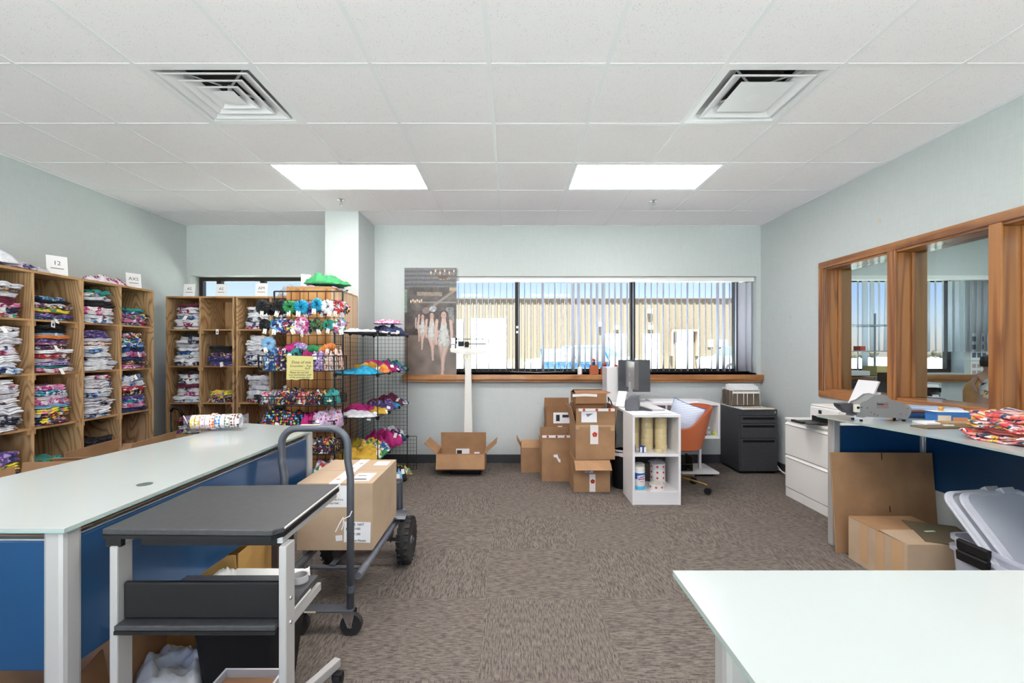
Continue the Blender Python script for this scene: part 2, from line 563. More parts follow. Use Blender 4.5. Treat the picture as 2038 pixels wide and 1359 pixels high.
M_WALL = wall_mat('mint_wallcovering', (199, 205, 204))
M_TILE = ceiling_tile_mat('mineral_ceiling_tile')
M_GRID = plain('ceiling_grid_white', (240, 240, 242), 0.5)
M_CARPET = carpet('carpet_loop')
M_BASE = plain('dark_vinyl_base', (62, 64, 68), 0.6)
M_OAK = wood('stained_oak', (174, 116, 64), (132, 80, 40), (9, 9, 0.7), 9, 0.4, coat=0.25, warp=2.0)
M_OAKH = wood('stained_oak_sill', (190, 134, 82), (156, 102, 56), (0.7, 9, 9), 9, 0.4, coat=0.25, warp=2.0)
M_OAKY = wood('stained_oak_long', (174, 116, 64), (132, 80, 40), (9, 0.7, 9), 9, 0.4, coat=0.25, warp=2.0)
M_PLY = wood('plywood', (202, 166, 122), (158, 118, 76), (3.2, 3.2, 0.75), 44, 0.65, warp=4.0)
M_PLYE = wood('plywood_edge', (190, 150, 102), (160, 120, 78), (6, 6, 1.5), 6, 0.7, warp=2)
M_PLYO = wood('plywood_orange', (216, 160, 96), (188, 122, 62), (12, 12, 0.35), 8, 0.6, warp=2)
M_PLYP = wood('plywood_lit_side', (226, 198, 164), (206, 170, 130), (12, 12, 0.35), 8, 0.6, warp=2)  # paler copy of the orange plywood, side lighting put into the colour
M_BRONZE = plain('bronze_frame', (52, 48, 47), 0.45, 0.3)
M_GLASS = pane_glass('window_glass')
M_GLASSI = pane_glass('interior_glass', (226, 234, 234))
def thin_vinyl(name, col, share):
    m = plain(name, col, 0.5)
    nt = m.node_tree; b = nt.nodes['Principled BSDF']; out = nt.nodes['Material Output']
    tl_ = nt.nodes.new('ShaderNodeBsdfTranslucent'); tl_.inputs[0].default_value = lin(col)
    mx = nt.nodes.new('ShaderNodeMixShader'); mx.inputs[0].default_value = share
    nt.links.new(b.outputs[0], mx.inputs[1]); nt.links.new(tl_.outputs[0], mx.inputs[2]); nt.links.new(mx.outputs[0], out.inputs[0])
    return m
M_BLIND = thin_vinyl('blind_slat', (224, 226, 238), 0.22)
M_WHITEP = plain('white_paint', (236, 236, 234), 0.4)
M_TOPG = plain('frosted_glass_top', (172, 179, 177), 0.16, spec=0.5)
M_TOPE = plain('glass_edge', (150, 186, 172), 0.2)
M_SILVER = plain('silver_leg', (182, 180, 178), 0.38, 0.25)
M_ALU = plain('brushed_aluminium', (196, 198, 202), 0.35, 0.6)
M_BLUE = plain('blue_metal_panel', (24, 80, 130), 0.3, 0.45, bump=0.05, bscale=700, coat=0.35)
M_BLACKP = plain('black_laminate', (44, 44, 48), 0.45, bump=0.15, bscale=500)
M_BLACKT = plain('charcoal_laminate_top', (58, 58, 61), 0.36, bump=0.3, bscale=500, var=0.2, vscale=60)
M_BLACK = plain('black_plastic', (17, 17, 18), 0.55, spec=0.35)
M_RUBBER = plain('black_rubber', (44, 43, 42), 0.75, bump=0.3, bscale=80)
M_STEELG = plain('grey_powder_steel', (96, 100, 108), 0.38, 0.35, var=0.1, vscale=8)
M_CHROME = plain('chrome', (210, 212, 216), 0.15, 1.0)
M_BLKWIRE = plain('black_wire', (26, 26, 28), 0.4)
M_WHITE = plain('white_laminate', (240, 238, 238), 0.35)
M_WHITEM = plain('white_metal', (236, 234, 230), 0.35)
M_PAPER = plain('paper_white', (240, 240, 242), 0.7)
M_PAPERY = plain('paper_yellow', (222, 210, 140), 0.7)
M_INK = plain('black_ink', (42, 42, 48), 0.7)
M_INKR = plain('red_ink', (206, 70, 50), 0.7)
M_INKB = plain('blue_ink', (52, 78, 150), 0.7)
M_CARD = plain('cardboard', (164, 126, 91), 0.8, var=0.16, vscale=6, bump=0.15, bscale=120)
M_CARD2 = plain('cardboard_light', (184, 160, 134), 0.8, var=0.08, vscale=6, bump=0.15, bscale=120)
M_CARD3 = plain('cardboard_dark', (150, 110, 76), 0.8, var=0.12, vscale=6, bump=0.15, bscale=120)
M_CARDI = plain('cardboard_inside', (188, 148, 108), 0.85, var=0.08, vscale=7)
M_TAPEC = plain('clear_tape_strip', (196, 160, 122), 0.15, spec=0.6)
M_TAPEW = plain('white_packing_tape', (234, 230, 226), 0.3)
M_BLKMET = plain('black_speckled_metal', (64, 65, 68), 0.5, bump=0.5, bscale=500, var=0.5, vscale=260)
M_GREYMET = plain('grey_hammered_metal', (140, 140, 140), 0.45, 0.2, bump=0.1, bscale=500)
# ------------------------------------------------------------------ room shell
XL, XR, YB, YF, HC = -3.83, 2.957, 5.32, -2.2, 2.80
XRO = 3.20                                              # far face of the wall to the next room
XA = 6.6                                                # far wall of the next room
GX0, GY0, GP = -0.111, 2.32, 0.61                       # ceiling grid origin and pitch

# floor: slab with carpet tiles laid quarter-turned
floor = struct('floor', MB().box(XL-0.2, XA+0.2, YF-0.2, YB+0.25, -0.15, -0.012), plain('concrete_slab', (120, 116, 110), 0.9))
tile_me = MB().box(-0.302, 0.302, -0.302, 0.302, -0.012, 0.0).mesh('carpet_tile')
FX0, FY0, FP = -0.135, 2.417, 0.6045
def carpet_tiles(x0, x1, y0, y1):
    i0, i1 = math.floor((x0-FX0)/FP), math.ceil((x1-FX0)/FP)
    j0, j1 = math.floor((y0-FY0)/FP), math.ceil((y1-FY0)/FP)
    for i in range(i0, i1):
        for j in range(j0, j1):
            a0, a1 = max(FX0+i*FP, x0)+0.0007, min(FX0+(i+1)*FP, x1)-0.0007
            b0, b1 = max(FY0+j*FP, y0)+0.0007, min(FY0+(j+1)*FP, y1)-0.0007
            if a1-a0 < 0.01 or b1-b0 < 0.01: continue
            turn = (i+j) % 2
            cx, cy, w, d = (a0+a1)/2, (b0+b1)/2, a1-a0, b1-b0
            if w > 0.6 and d > 0.6: me = tile_me
            else:
                ww, dd = (d, w) if turn else (w, d)
                me = MB().box(-ww/2, ww/2, -dd/2, dd/2, -0.012, 0.0).mesh('carpet_tile')
            o = obj('carpet_tile', me, M_CARPET, floor)
            o.location = (cx, cy, 0); o.rotation_euler = (0, 0, PI/2 if turn else 0)
carpet_tiles(XL, XR, 0.0, YB)
o = obj('carpet', MB().box(XL, XR, YF, -0.0007, -0.012, 0.0).mesh('carpet'), M_CARPET, floor)
o = obj('carpet', MB().box(XRO, XA, YF, YB, -0.012, 0.0).mesh('carpet'), M_CARPET, floor)

# ceiling: slab, hanging grid, tiles
ceiling = struct('ceiling', MB().box(XL-0.2, XA+0.2, YF-0.2, YB+0.3, 3.05, 3.2), plain('deck_grey', (150, 150, 150), 0.9))
lights_at = [(-3, 2), (1, 2), (-3, -2), (1, -2), (-3, -6), (1, -6)]
light_cells = set()
for gi, gj in lights_at:
    light_cells |= {(gi, gj), (gi+1, gj)}
diff_cells = {(-3, 0), (2, 0)}
full = MB().box(-0.293, 0.293, -0.293, 0.293, 0, 0.016).mesh('ceiling_tile')
i0, i1 = math.floor((XL-GX0)/GP), math.ceil((XR-GX0)/GP)
j0, j1 = math.floor((YF-GY0)/GP), math.ceil((YB-GY0)/GP)
for i in range(i0, i1):
    for j in range(j0, j1):
        if (i, j) in light_cells or (i, j) in diff_cells: continue
        a0, a1 = max(GX0+i*GP, XL)+0.012, min(GX0+(i+1)*GP, XR)-0.012
        b0, b1 = max(GY0+j*GP, YF)+0.012, min(GY0+(j+1)*GP, YB)-0.012
        if a1-a0 < 0.02 or b1-b0 < 0.02: continue
        if a1-a0 > 0.58 and b1-b0 > 0.58: me = full
        else: me = MB().box(-(a1-a0)/2, (a1-a0)/2, -(b1-b0)/2, (b1-b0)/2, 0, 0.016).mesh('ceiling_tile')
        o = obj('ceiling_tile', me, M_TILE, ceiling)
        o.location = ((a0+a1)/2, (b0+b1)/2, HC+0.0028)
def clear_spans(k):                                     # a bar along y at grid line k is cut where a lamp spans it
    cuts = sorted((GY0+gj*GP, GY0+(gj+1)*GP) for gi, gj in lights_at if gi+1 == k)
    y, out = YF, []
    for c0, c1 in cuts:
        out.append((y, c0)); y = c1
    out.append((y, YB))
    return out
for i in range(i0+1, i1):
    x = GX0+i*GP
    for y0, y1 in clear_spans(i):
        obj('ceiling_grid_bar', MB().box(x-0.012, x+0.012, y0, y1, HC, HC+0.03).mesh('ceiling_grid_bar'), M_GRID, ceiling)
for j in range(j0+1, j1):
    y = GY0+j*GP
    obj('ceiling_grid_bar', MB().box(XL, XR, y-0.012, y+0.012, HC+0.0006, HC+0.03).mesh('ceiling_grid_bar'), M_GRID, ceiling)
for nm, b in (('edge', (XL, XL+0.012, YF, YB)), ('edge', (XR-0.012, XR, YF, YB)), ('edge', (XL, XR, YB-0.012, YB))):
    obj('ceiling_edge_trim', MB().box(b[0], b[1], b[2], b[3], HC-0.0004, HC+0.03).mesh('ceiling_edge_trim'), M_GRID, ceiling)
obj('next_room_ceiling', MB().box(XRO, XA, YF, YB, HC, HC+0.03).mesh('next_room_ceiling'), plain('next_ceiling', (214, 214, 214), 0.9), ceiling)

# lit ceiling panels
M_DIFF = emit('lit_prismatic_lens', (255, 249, 246), LAMP)
def troffer(gi, gj, label):
    x0, x1, y0, y1 = GX0+gi*GP, GX0+(gi+2)*GP, GY0+gj*GP, GY0+(gj+1)*GP
    t = thing('ceiling_light', label, 'light', ((x0+x1)/2, (y0+y1)/2, HC), group='fluorescent ceiling panels')
    w, d = GP-0.014, GP/2-0.014
    fr = MB()
    for a in ((-w, w, -d, -d+0.022), (-w, w, d-0.022, d), (-w, -w+0.022, -d+0.022, d-0.022), (w-0.022, w, -d+0.022, d-0.022)):
        fr.box(a[0], a[1], a[2], a[3], 0.001, 0.05)
    part('frame', fr, M_GRID, t)
    part('diffuser', MB().box(-w+0.022, w-0.022, -d+0.022, d-0.022, 0.006, 0.016), M_DIFF, t)
    part('housing', MB().box(-w, w, -d, d, 0.05, 0.11), M_WHITEP, t)
troffer(-3, 2, 'lit rectangular ceiling panel left of centre near the column')
troffer(1, 2, 'lit rectangular ceiling panel right of centre near the window')
for k, (gi, gj) in enumerate(lights_at[2:]):
    troffer(gi, gj, 'lit rectangular ceiling panel %s the viewpoint on the %s' % (('just above', 'behind')[k//2], ('left', 'right')[k % 2]))

t_ = thing('ceiling_light', 'added ceiling lamp lighting the middle of next room', 'light', (4.9, 1.4, HC-0.06), group='fluorescent ceiling panels')  # unseen lamp, added to lighten the next room
part('frame', MB().box(-0.61, 0.61, -0.305, -0.285, 0, 0.06).box(-0.61, 0.61, 0.285, 0.305, 0, 0.06).box(-0.61, -0.59, -0.285, 0.285, 0, 0.06).box(0.59, 0.61, -0.285, 0.285, 0, 0.06), M_GRID, t_)
part('diffuser', MB().box(-0.59, 0.59, -0.285, 0.285, 0.004, 0.012), M_DIFF, t_)
t2_ = copy_tree(t_); t2_.location = (4.9, 3.9, HC-0.06); t2_['label'] = 'added ceiling lamp brightening the window side of the next room'  # second unseen lamp, added to brighten the blinds there

# square supply diffusers
M_VENT = plain('vent_white', (240, 240, 242), 0.3)
M_DUCT = plain('duct_dark', (46, 40, 36), 0.8)
def sq_ring(mb, r0, z0, r1, z1, t=0.0):
    """square flared ring between half-widths r0 at z0 and r1 at z1"""
    def sq(r, z): return [(-r,-r,z),(r,-r,z),(r,r,z),(-r,r,z)]
    return mb.add(sq(r0, z0)+sq(r1, z1), [(k, (k+1) % 4, 4+(k+1) % 4, 4+k) for k in range(4)])
def vent(gi, gj, rings, label, plate):
    x0, y0 = GX0+gi*GP, GY0+gj*GP
    t = thing('ceiling_vent', label, 'vent', (x0+GP/2, y0+GP/2, HC))
    H = GP/2-0.013
    fr = MB()
    sq_ring(fr, H, 0.001, H-0.03, 0.001); sq_ring(fr, H-0.03, 0.001, H-0.05, 0.03); sq_ring(fr, H-0.05, 0.03, 0.16, 0.075)
    sq_ring(fr, H, 0.001, H, 0.03)
    part('frame', fr, M_VENT, t, fix=False)
    part('duct', MB().lathe([(0.155, 0.07), (0.155, 0.20), (0.0, 0.20)], 32), M_DUCT, t)
    part('damper', MB().box(-0.14, 0.14, -0.03, 0.03, 0.15, 0.16).obox((0.09, 0.02, 0.03), rotm('Z', 30, (0.03, 0.05, 0.17))), M_CHROME, t)
    for r in rings:
        c = MB()
        sq_ring(c, r, 0.0, r-0.012, -0.002); sq_ring(c, r-0.012, -0.002, r-0.078, 0.034); sq_ring(c, r-0.0785, 0.035, r-0.004, 0.004)
        part('louvre', c, M_VENT, t, fix=False)
    p = MB(); r = plate
    p.add([(-r,-r,0),(r,-r,0),(r,r,0),(-r,r,0)], [(0,1,2,3)]); sq_ring(p, r, 0, r-0.01, 0.012)
    part('centre_plate', p, M_VENT, t, fix=False)
    part('stem', MB().cyl((0,0,0.0), (0,0,0.12), 0.012, 10).lathe([(0.0, -0.002), (0.03, -0.002), (0.045, 0.001)], 20), M_VENT, t, smooth=True)
    for sx, sy in ((1,1),(1,-1),(-1,1),(-1,-1)):
        part('bracket', MB().bar((sx*0.03, sy*0.03, 0.055), (sx*0.2, sy*0.2, 0.045), 0.012, 0.003), M_VENT, t)
vent(-3, 0, [0.242, 0.178, 0.118], 'square stepped ceiling vent at left with four nested white rings', 0.062)
vent(2, 0, [0.225], 'square ceiling vent at right with a wide flat centre plate', 0.15)

# sprinkler heads
for px, py, lab in ((679, 398, 'small chrome sprinkler head on ceiling near the column'), (1301, 400, 'small chrome sprinkler head on ceiling in front of right light')):
    Y = (HC-CH)*F/(CY-py)
    t = thing('sprinkler_head', lab, 'sprinkler', (X(px, Y), Y, HC))
    part('escutcheon', MB().lathe([(0.0, -0.006), (0.03, -0.006), (0.038, 0.0), (0.038, 0.006), (0, 0.006)], 20), M_CHROME, t, smooth=True)
    part('body', MB().cyl((0,0,-0.03), (0,0,0), 0.009, 10).bar((-0.009,0,-0.03), (-0.012,0,-0.05), 0.004).bar((0.009,0,-0.03), (0.012,0,-0.05), 0.004), M_CHROME, t)
    part('deflector', MB().lathe([(0, -0.054), (0.02, -0.054), (0.02, -0.051), (0, -0.051)], 14), M_CHROME, t)

# walls
W1 = (-3.79, -1.99, 1.06, 2.215)                         # back openings x0 x1 z0 z1
W2 = (-1.22, 2.905, 1.06, 2.205)
W4 = (3.55, 5.36, 1.06, 2.205)
YW = YB+0.24
wb = MB()
xs = [XL-0.2, W1[0], W1[1], W2[0], W2[1], W4[0], W4[1], XA+0.2]
for k in range(0, 8, 2):
    wb.box(xs[k], xs[k+1], YB, YW, 0, 3.05)
for w in (W1, W2, W4):
    wb.box(w[0], w[1], YB, YW, 0, w[2]); wb.box(w[0], w[1], YB, YW, w[3], 3.05)
wall_back = struct('wall_back', wb, M_WALL)
wall_left = struct('wall_left', MB().box(XL-0.2, XL, YF, YB, 0, 3.05), M_WALL)
W5 = (-3.6, 2.75, 0.06, 2.7)                               # unseen window behind the viewpoint, added to let in daylight
W6 = (3.4, 6.3, 0.06, 2.7)  # unseen next-room window, added to brighten that room
wf = MB().box(XL-0.2, W5[0], YF-0.2, YF, 0, 3.05).box(W5[1], W6[0], YF-0.2, YF, 0, 3.05).box(W6[1], XA+0.2, YF-0.2, YF, 0, 3.05)
for w in (W5, W6):
    wf.box(w[0], w[1], YF-0.2, YF, 0, w[2]).box(w[0], w[1], YF-0.2, YF, w[3], 3.05)
wall_front = struct('wall_front', wf, M_WALL)
struct('ground_front', MB().box(-50, 60, -60, YF-0.2, -0.2, 0.0), plain('bounce_paving', (222, 218, 220), 0.9))  # unseen paving, kept pale to bounce sunlight up to the ceiling
WI = (1.25, 4.24, 0.95, 2.10)                            # opening to the next room: y0 y1 z0 z1
wr = MB().box(XR, XRO, YF, WI[0], 0, 3.05).box(XR, XRO, WI[1], YB, 0, 3.05)
wr.box(XR, XRO, WI[0], WI[1], 0, WI[2]).box(XR, XRO, WI[0], WI[1], WI[3], 3.05)
wall_right = struct('wall_right', wr, M_WALL)
wall_far = struct('wall_next_room', MB().box(XA, XA+0.2, YF, YB, 0, 3.05), M_WALL)
for (px, py) in ((1540, 635), (1573, 631), (1540, 683), (1573, 686), (1750, 440)):
    Yp = F*XR/(px-CX)
    obj('patch_mark', MB().box(XR-0.0008, XR, Yp-0.012, Yp+0.012, Z(py, Yp)-0.02, Z(py, Yp)+0.02).mesh('patch_mark'), plain('wall_scar', (206, 196, 186), 0.8), wall_right)
struct('wall_column', MB().box(-1.96, -1.607, 4.76, YB, 0, HC), M_WALL)
for nm, b in (('baseboard_back', (-1.607, 2.957, YB-0.012, YB)), ('baseboard_left', (XL, XL+0.012, YF, YB)), ('baseboard_right', (XR-0.012, XR, YF, YB)),
              ('baseboard_back_left', (XL+0.012, -1.96, YB-0.012, YB))):
    struct(nm, MB().box(b[0], b[1], b[2], b[3], 0, 0.1), M_BASE)
struct('baseboard_column', MB().box(-1.972, -1.595, 4.748, 4.76, 0, 0.1).box(-1.607, -1.595, 4.76, YB-0.012, 0, 0.1), M_BASE)

# windows in the back wall
def window(name, w, mull, y=YB+0.16):
    t = bpy.data.objects.new(name, None); COL.objects.link(t); t['kind'] = 'structure'
    t.location = ((w[0]+w[1])/2, y, w[2])
    f = MB()
    s = 0.045
    f.box(w[0], w[1], y, y+0.06, w[2], w[2]+s).box(w[0], w[1], y, y+0.06, w[3]-s, w[3])
    f.box(w[0], w[0]+s, y, y+0.06, w[2]+s, w[3]-s).box(w[1]-s, w[1], y, y+0.06, w[2]+s, w[3]-s)
    part('window_frame', f, M_BRONZE, t, world=True)
    edges = [w[0]+s] + [v for m in mull for v in (m-0.028, m+0.028)] + [w[1]-s]
    for m in mull:
        part('mullion', MB().box(m-0.028, m+0.028, y, y+0.06, w[2]+s, w[3]-s), M_BRONZE, t, world=True)
    for k in range(0, len(edges), 2):
        part('pane', MB().box(edges[k], edges[k+1], y+0.028, y+0.033, w[2]+s, w[3]-s), M_GLASS, t, world=True)
    return t
window('window_1', W1, [-3.55, -3.02])
win2 = window('window_2', W2, [0.083, 1.49, 2.748])
window('window_4', W4, [])
window('added_window_5', W5, [-1.9, -0.4, 1.1], YF-0.12)  # added in the front wall, brightens the ceiling
window('added_window_6', W6, [4.85], YF-0.12)  # added in the front wall, lights the next room
for z in (1.61, 1.55):
    part('latch', MB().box(0.068, 0.098, YB+0.13, YB+0.16, z-0.014, z+0.014), M_CHROME, win2, world=True)

# sills
struct('trim_1', MB().box(-1.265, XR, YB-0.075, YB, 0.985, 1.045).box(-1.265, XR, YB-0.055, YB, 0.955, 0.985), M_OAKH, bevel=0.006)
struct('trim_2', MB().box(W2[0], W2[1], YB, YB+0.16, 1.04, 1.06), plain('stone_sill', (232, 228, 224), 0.4))
struct('trim_3', MB().box(XRO, 5.5, YB-0.075, YB, 0.985, 1.045).box(XRO, 5.46, YB-0.055, YB, 0.955, 0.985), M_OAKH, bevel=0.006)

# vertical blinds
M_SLATE = thin_vinyl('blind_slat_dim', (232, 234, 238), 0.75)
def slat_mesh(h, w=0.089):
    def fn(u, v):
        a = (u-0.5)
        return ((a*w), 0.010*(0.25-a*a)*4*0.5, v*h)
    return MB().grid(fn, 5, 1, (0, 0.0012, 0)).mesh('slat', 'all')
def vertical_blind(w, y, pitch, label, ang, lean, mat, xs_from=None, x_to=None, drop=None):
    x0, x1 = xs_from if xs_from is not None else w[0]+0.02, x_to if x_to is not None else w[1]-0.02
    ztop, zbot = w[3]-0.065, w[2]+0.02
    t = thing('vertical_blind', label, 'blinds', ((x0+x1)/2, y, zbot))
    part('headrail', MB().box(w[0]+0.005, w[1]-0.005, y-0.035, y+0.035, w[3]-0.055, w[3]-0.004), M_WHITEP, t, world=True)
    n = int((x1-x0)/pitch)
    base = slat_mesh(ztop-zbot)
    for k in range(n+1):
        x = x0 + k*pitch
        o = obj('slat', base, mat, t)
        o.location = Vector((x, y, zbot)) - t.location
        a = ang(x, k); l = lean(x, k)
        o.rotation_euler = (0, math.radians(l), math.radians(a))
        if drop: o.scale = (1, 1, drop(x, k)); o.location.z += (ztop-zbot)*(1-drop(x, k))
    return t
rb = random.Random(5)
vb = vertical_blind(W2, YB+0.075, 0.0722, 'white vertical blinds with open slats across the wide window',
    lambda x, k: 90 + (rb.uniform(-4, 4) if x < 0.35 else rb.uniform(-8, 22) if x < 1.35 else rb.uniform(-24, 0)) if x < 2.76 else rb.choice([75, 120, 160]),
    lambda x, k: 0 if x < 0.45 or x > 1.3 else rb.choice([0, 0, 0.4, -0.7, 1.1, -0.4]), M_BLIND)
part('wand', MB().tube([(0.68, YB+0.06, 2.14), (0.62, YB+0.055, 1.7), (0.66, YB+0.05, 1.14)], 0.004, 6), M_WHITEP, vb, world=True)
part('cord', MB().tube([(0.0, YB+0.03, 1.075), (0.3, YB+0.02, 1.066), (0.62, YB+0.03, 1.075), (0.72, YB+0.05, 1.5), (0.735, YB+0.06, 2.14)], 0.002, 5), M_WHITEP, vb, world=True)
rb2 = random.Random(9)
vertical_blind((3.3, 5.9, 1.06, 2.205), YB-0.05, 0.083, 'half closed grey vertical blinds in the room behind the oak window',
    lambda x, k: (rb2.uniform(45, 70) if x < 4.15 else rb2.uniform(12, 40)), lambda x, k: 0 if x < 4.2 else rb2.choice([0, 1.6, -1.5, 0]), M_SLATE,
    drop=lambda x, k: 1.0 if x < 4.2 else 0.78)

# oak window to the next room
t = bpy.data.objects.new('window_3', None); COL.objects.link(t); t['kind'] = 'structure'; t.location = (XR, (WI[0]+WI[1])/2, WI[2])
XG = 3.10
def oak(nm, b, mat):
    return part(nm, MB().box(*b), mat, t, world=True, bevel=0.004)
cz = 0.06
oak('casing', (XR-0.018, XR, WI[0]-cz, WI[1]+cz, WI[3], WI[3]+cz), M_OAKY)
oak('casing', (XR-0.018, XR, WI[0]-cz, WI[1]+cz, WI[2]-cz, WI[2]), M_OAKY)
oak('casing', (XR-0.018, XR, WI[1], WI[1]+cz, WI[2], WI[3]), M_OAK)
oak('casing', (XR-0.018, XR, WI[0]-cz, WI[0], WI[2], WI[3]), M_OAK)
oak('jamb', (XR, XRO, WI[1]-0.018, WI[1], WI[2], WI[3]), M_OAK)
oak('jamb', (XR, XRO, WI[0], WI[0]+0.018, WI[2], WI[3]), M_OAK)
oak('head', (XR, XRO, WI[0]+0.018, WI[1]-0.018, WI[3]-0.018, WI[3]), M_OAKY)
oak('stool', (XR, XRO, WI[0]+0.018, WI[1]-0.018, WI[2], WI[2]+0.018), M_OAKY)
ym = [3.48, 2.735, 1.99]
for y in ym:
    oak('mullion', (XR-0.018, XR, y-0.036, y+0.036, WI[2], WI[3]), M_OAK)
    oak('mullion_core', (XR, XRO, y-0.026, y+0.026, WI[2]+0.018, WI[3]-0.018), M_OAK)
    for s in (-1, 1):
        oak('glazing_stop', (XG-0.03, XG-0.004, y+s*0.026-0.007+s*0.007, y+s*0.026+0.007+s*0.007, WI[2]+0.018, WI[3]-0.018), M_OAK)
oak('glazing_stop', (XG-0.03, XG-0.004, WI[1]-0.032, WI[1]-0.018, WI[2]+0.018, WI[3]-0.018), M_OAK)
ed = [WI[1]-0.018] + [v for y in ym for v in (y+0.026, y-0.026)] + [WI[0]+0.018]
for k in range(0, len(ed), 2):
    part('pane', MB().box(XG-0.003, XG+0.003, ed[k+1], ed[k], WI[2]+0.018, WI[3]-0.018), M_GLASSI, t, world=True)

# ------------------------------------------------------------------ outdoors
M_ASPH = plain('sunlit_concrete', (196, 192, 186), 0.9, var=0.06, vscale=0.4)
struct('ground', MB().box(-60, 80, YW, 90, -0.2, 0.0), M_ASPH)
YBD = 30.0
M_SIDING = plain('tan_metal_siding', (92, 79, 66), 0.6)
bd = thing('warehouse_building', 'long tan ribbed metal building seen across the parking lot through the blinds', 'building', (0, YBD, 0))
rib = MB()
x = -34.0
prof = []
while x < 18.0:
    prof += [(x, 0), (x+0.2, 0), (x+0.23, -0.06), (x+0.30, -0.06), (x+0.33, 0)]
    x += 0.4
zt = Z(596, YBD)
rib.add([(a, YBD+b, 0) for a, b in prof]+[(a, YBD+b, zt) for a, b in prof],
        [(k, k+1, len(prof)+k+1, len(prof)+k) for k in range(len(prof)-1)])
part('siding', rib, M_SIDING, bd, world=True, fix=False)
part('side_walls', MB().box(-34, 18, YBD+0.2, YBD+14, 0, zt), M_SIDING, bd, world=True)
part('eave_trim', MB().box(-34.2, 18.2, YBD-0.2, YBD+14.2, zt, zt+0.07), plain('brown_eave', (62, 46, 34), 0.6), bd, world=True)
M_DOORW = plain('white_door', (246, 244, 240), 0.5)
for a, b, c, lab in ((938, 1008, 634, 'wide white roll-up door'), (1202, 1243, 664, 'white door'), (1278, 1312, 664, 'white door'), (1345, 1378, 660, 'white door'), (902, 922, 636, 'white door')):
    part('door', MB().box(X(a, YBD), X(b, YBD), YBD-0.12, YBD-0.05, 0, Z(c, YBD)), M_DOORW, bd, world=True, label=lab)
for a, b, c, d in ((1408, 1418, 676, 690), (1430, 1446, 676, 690)):
    f = part('window', MB().box(X(a, YBD), X(b, YBD), YBD-0.12, YBD-0.06, Z(d, YBD), Z(c, YBD)), M_DOORW, bd, world=True)
part('dock_bumper_frame', MB().box(X(1332, YBD), X(1386, YBD), YBD-0.5, YBD-0.1, Z(660, YBD), Z(656, YBD)).box(X(1331, YBD), X(1335, YBD), YBD-0.5, YBD-0.1, Z(708, YBD), Z(660, YBD)).box(X(1382, YBD), X(1386, YBD), YBD-0.5, YBD-0.1, Z(708, YBD), Z(660, YBD)), plain('dock_brown', (128, 104, 88), 0.7), bd, world=True)
for px, py in ((1194, 645), (1225, 651), (1292, 619), (1293, 651)):
    part('wall_lamp', MB().box(X(px, YBD)-0.14, X(px, YBD)+0.14, YBD-0.35, YBD-0.06, Z(py, YBD)-0.16, Z(py, YBD)+0.12), M_DOORW, bd, world=True)

# dumpster
YD = 11.0
t = thing('dumpster', 'pale blue dumpster with grey sloping lid outside the window', 'dumpster', (X(1140, YD), YD+0.7, 0))
M_DUMP = plain('dumpster_blue', (74, 116, 168), 0.5)
x0, x1 = X(1082, YD), X(1212, YD)
zl = Z(722, YD); zh = Z(698, YD+0.0)
body = MB().prism([(0, 0.12), (1.5, 0.12), (1.5, zh), (0.75, zh), (0, zl)], x1-x0, Matrix.Translation((x0, YD, 0)) @ Matrix(((0,0,1,0),(1,0,0,0),(0,1,0,0),(0,0,0,1))))
part('body', body, M_DUMP, t, world=True)
part('rim', MB().box(x0-0.03, x1+0.03, YD-0.04, YD+0.02, zl-0.06, zl), plain('dumpster_rim', (10, 60, 120), 0.4), t, world=True)
for s, xx in ((0, x0-0.03), (1, x1)):
    part('rim', MB().bar((xx+0.015, YD, zl+0.02), (xx+0.015, YD+0.75, zh+0.02), 0.04, 0.06), MATS['dumpster_rim'], t, world=True)
for k in range(2):
    xa = x0 + k*(x1-x0)/2 + 0.01
    part('lid', MB().grid(lambda u, v: (xa+u*((x1-x0)/2-0.02), YD+v*0.75, zl+v*(zh-zl)+0.02), 1, 1, (0, 0, 0.03)), plain('dumpster_lid', (92, 94, 100), 0.6), t, world=True)
for xx in (x0+0.15, x1-0.15):
    for yy in (YD+0.12, YD+1.35):
        part('caster', MB().cyl((xx-0.03, yy, 0.06), (xx+0.03, yy, 0.06), 0.06, 12).box(xx-0.04, xx+0.04, yy-0.05, yy+0.05, 0.06, 0.12), M_BLACK, t, world=True)

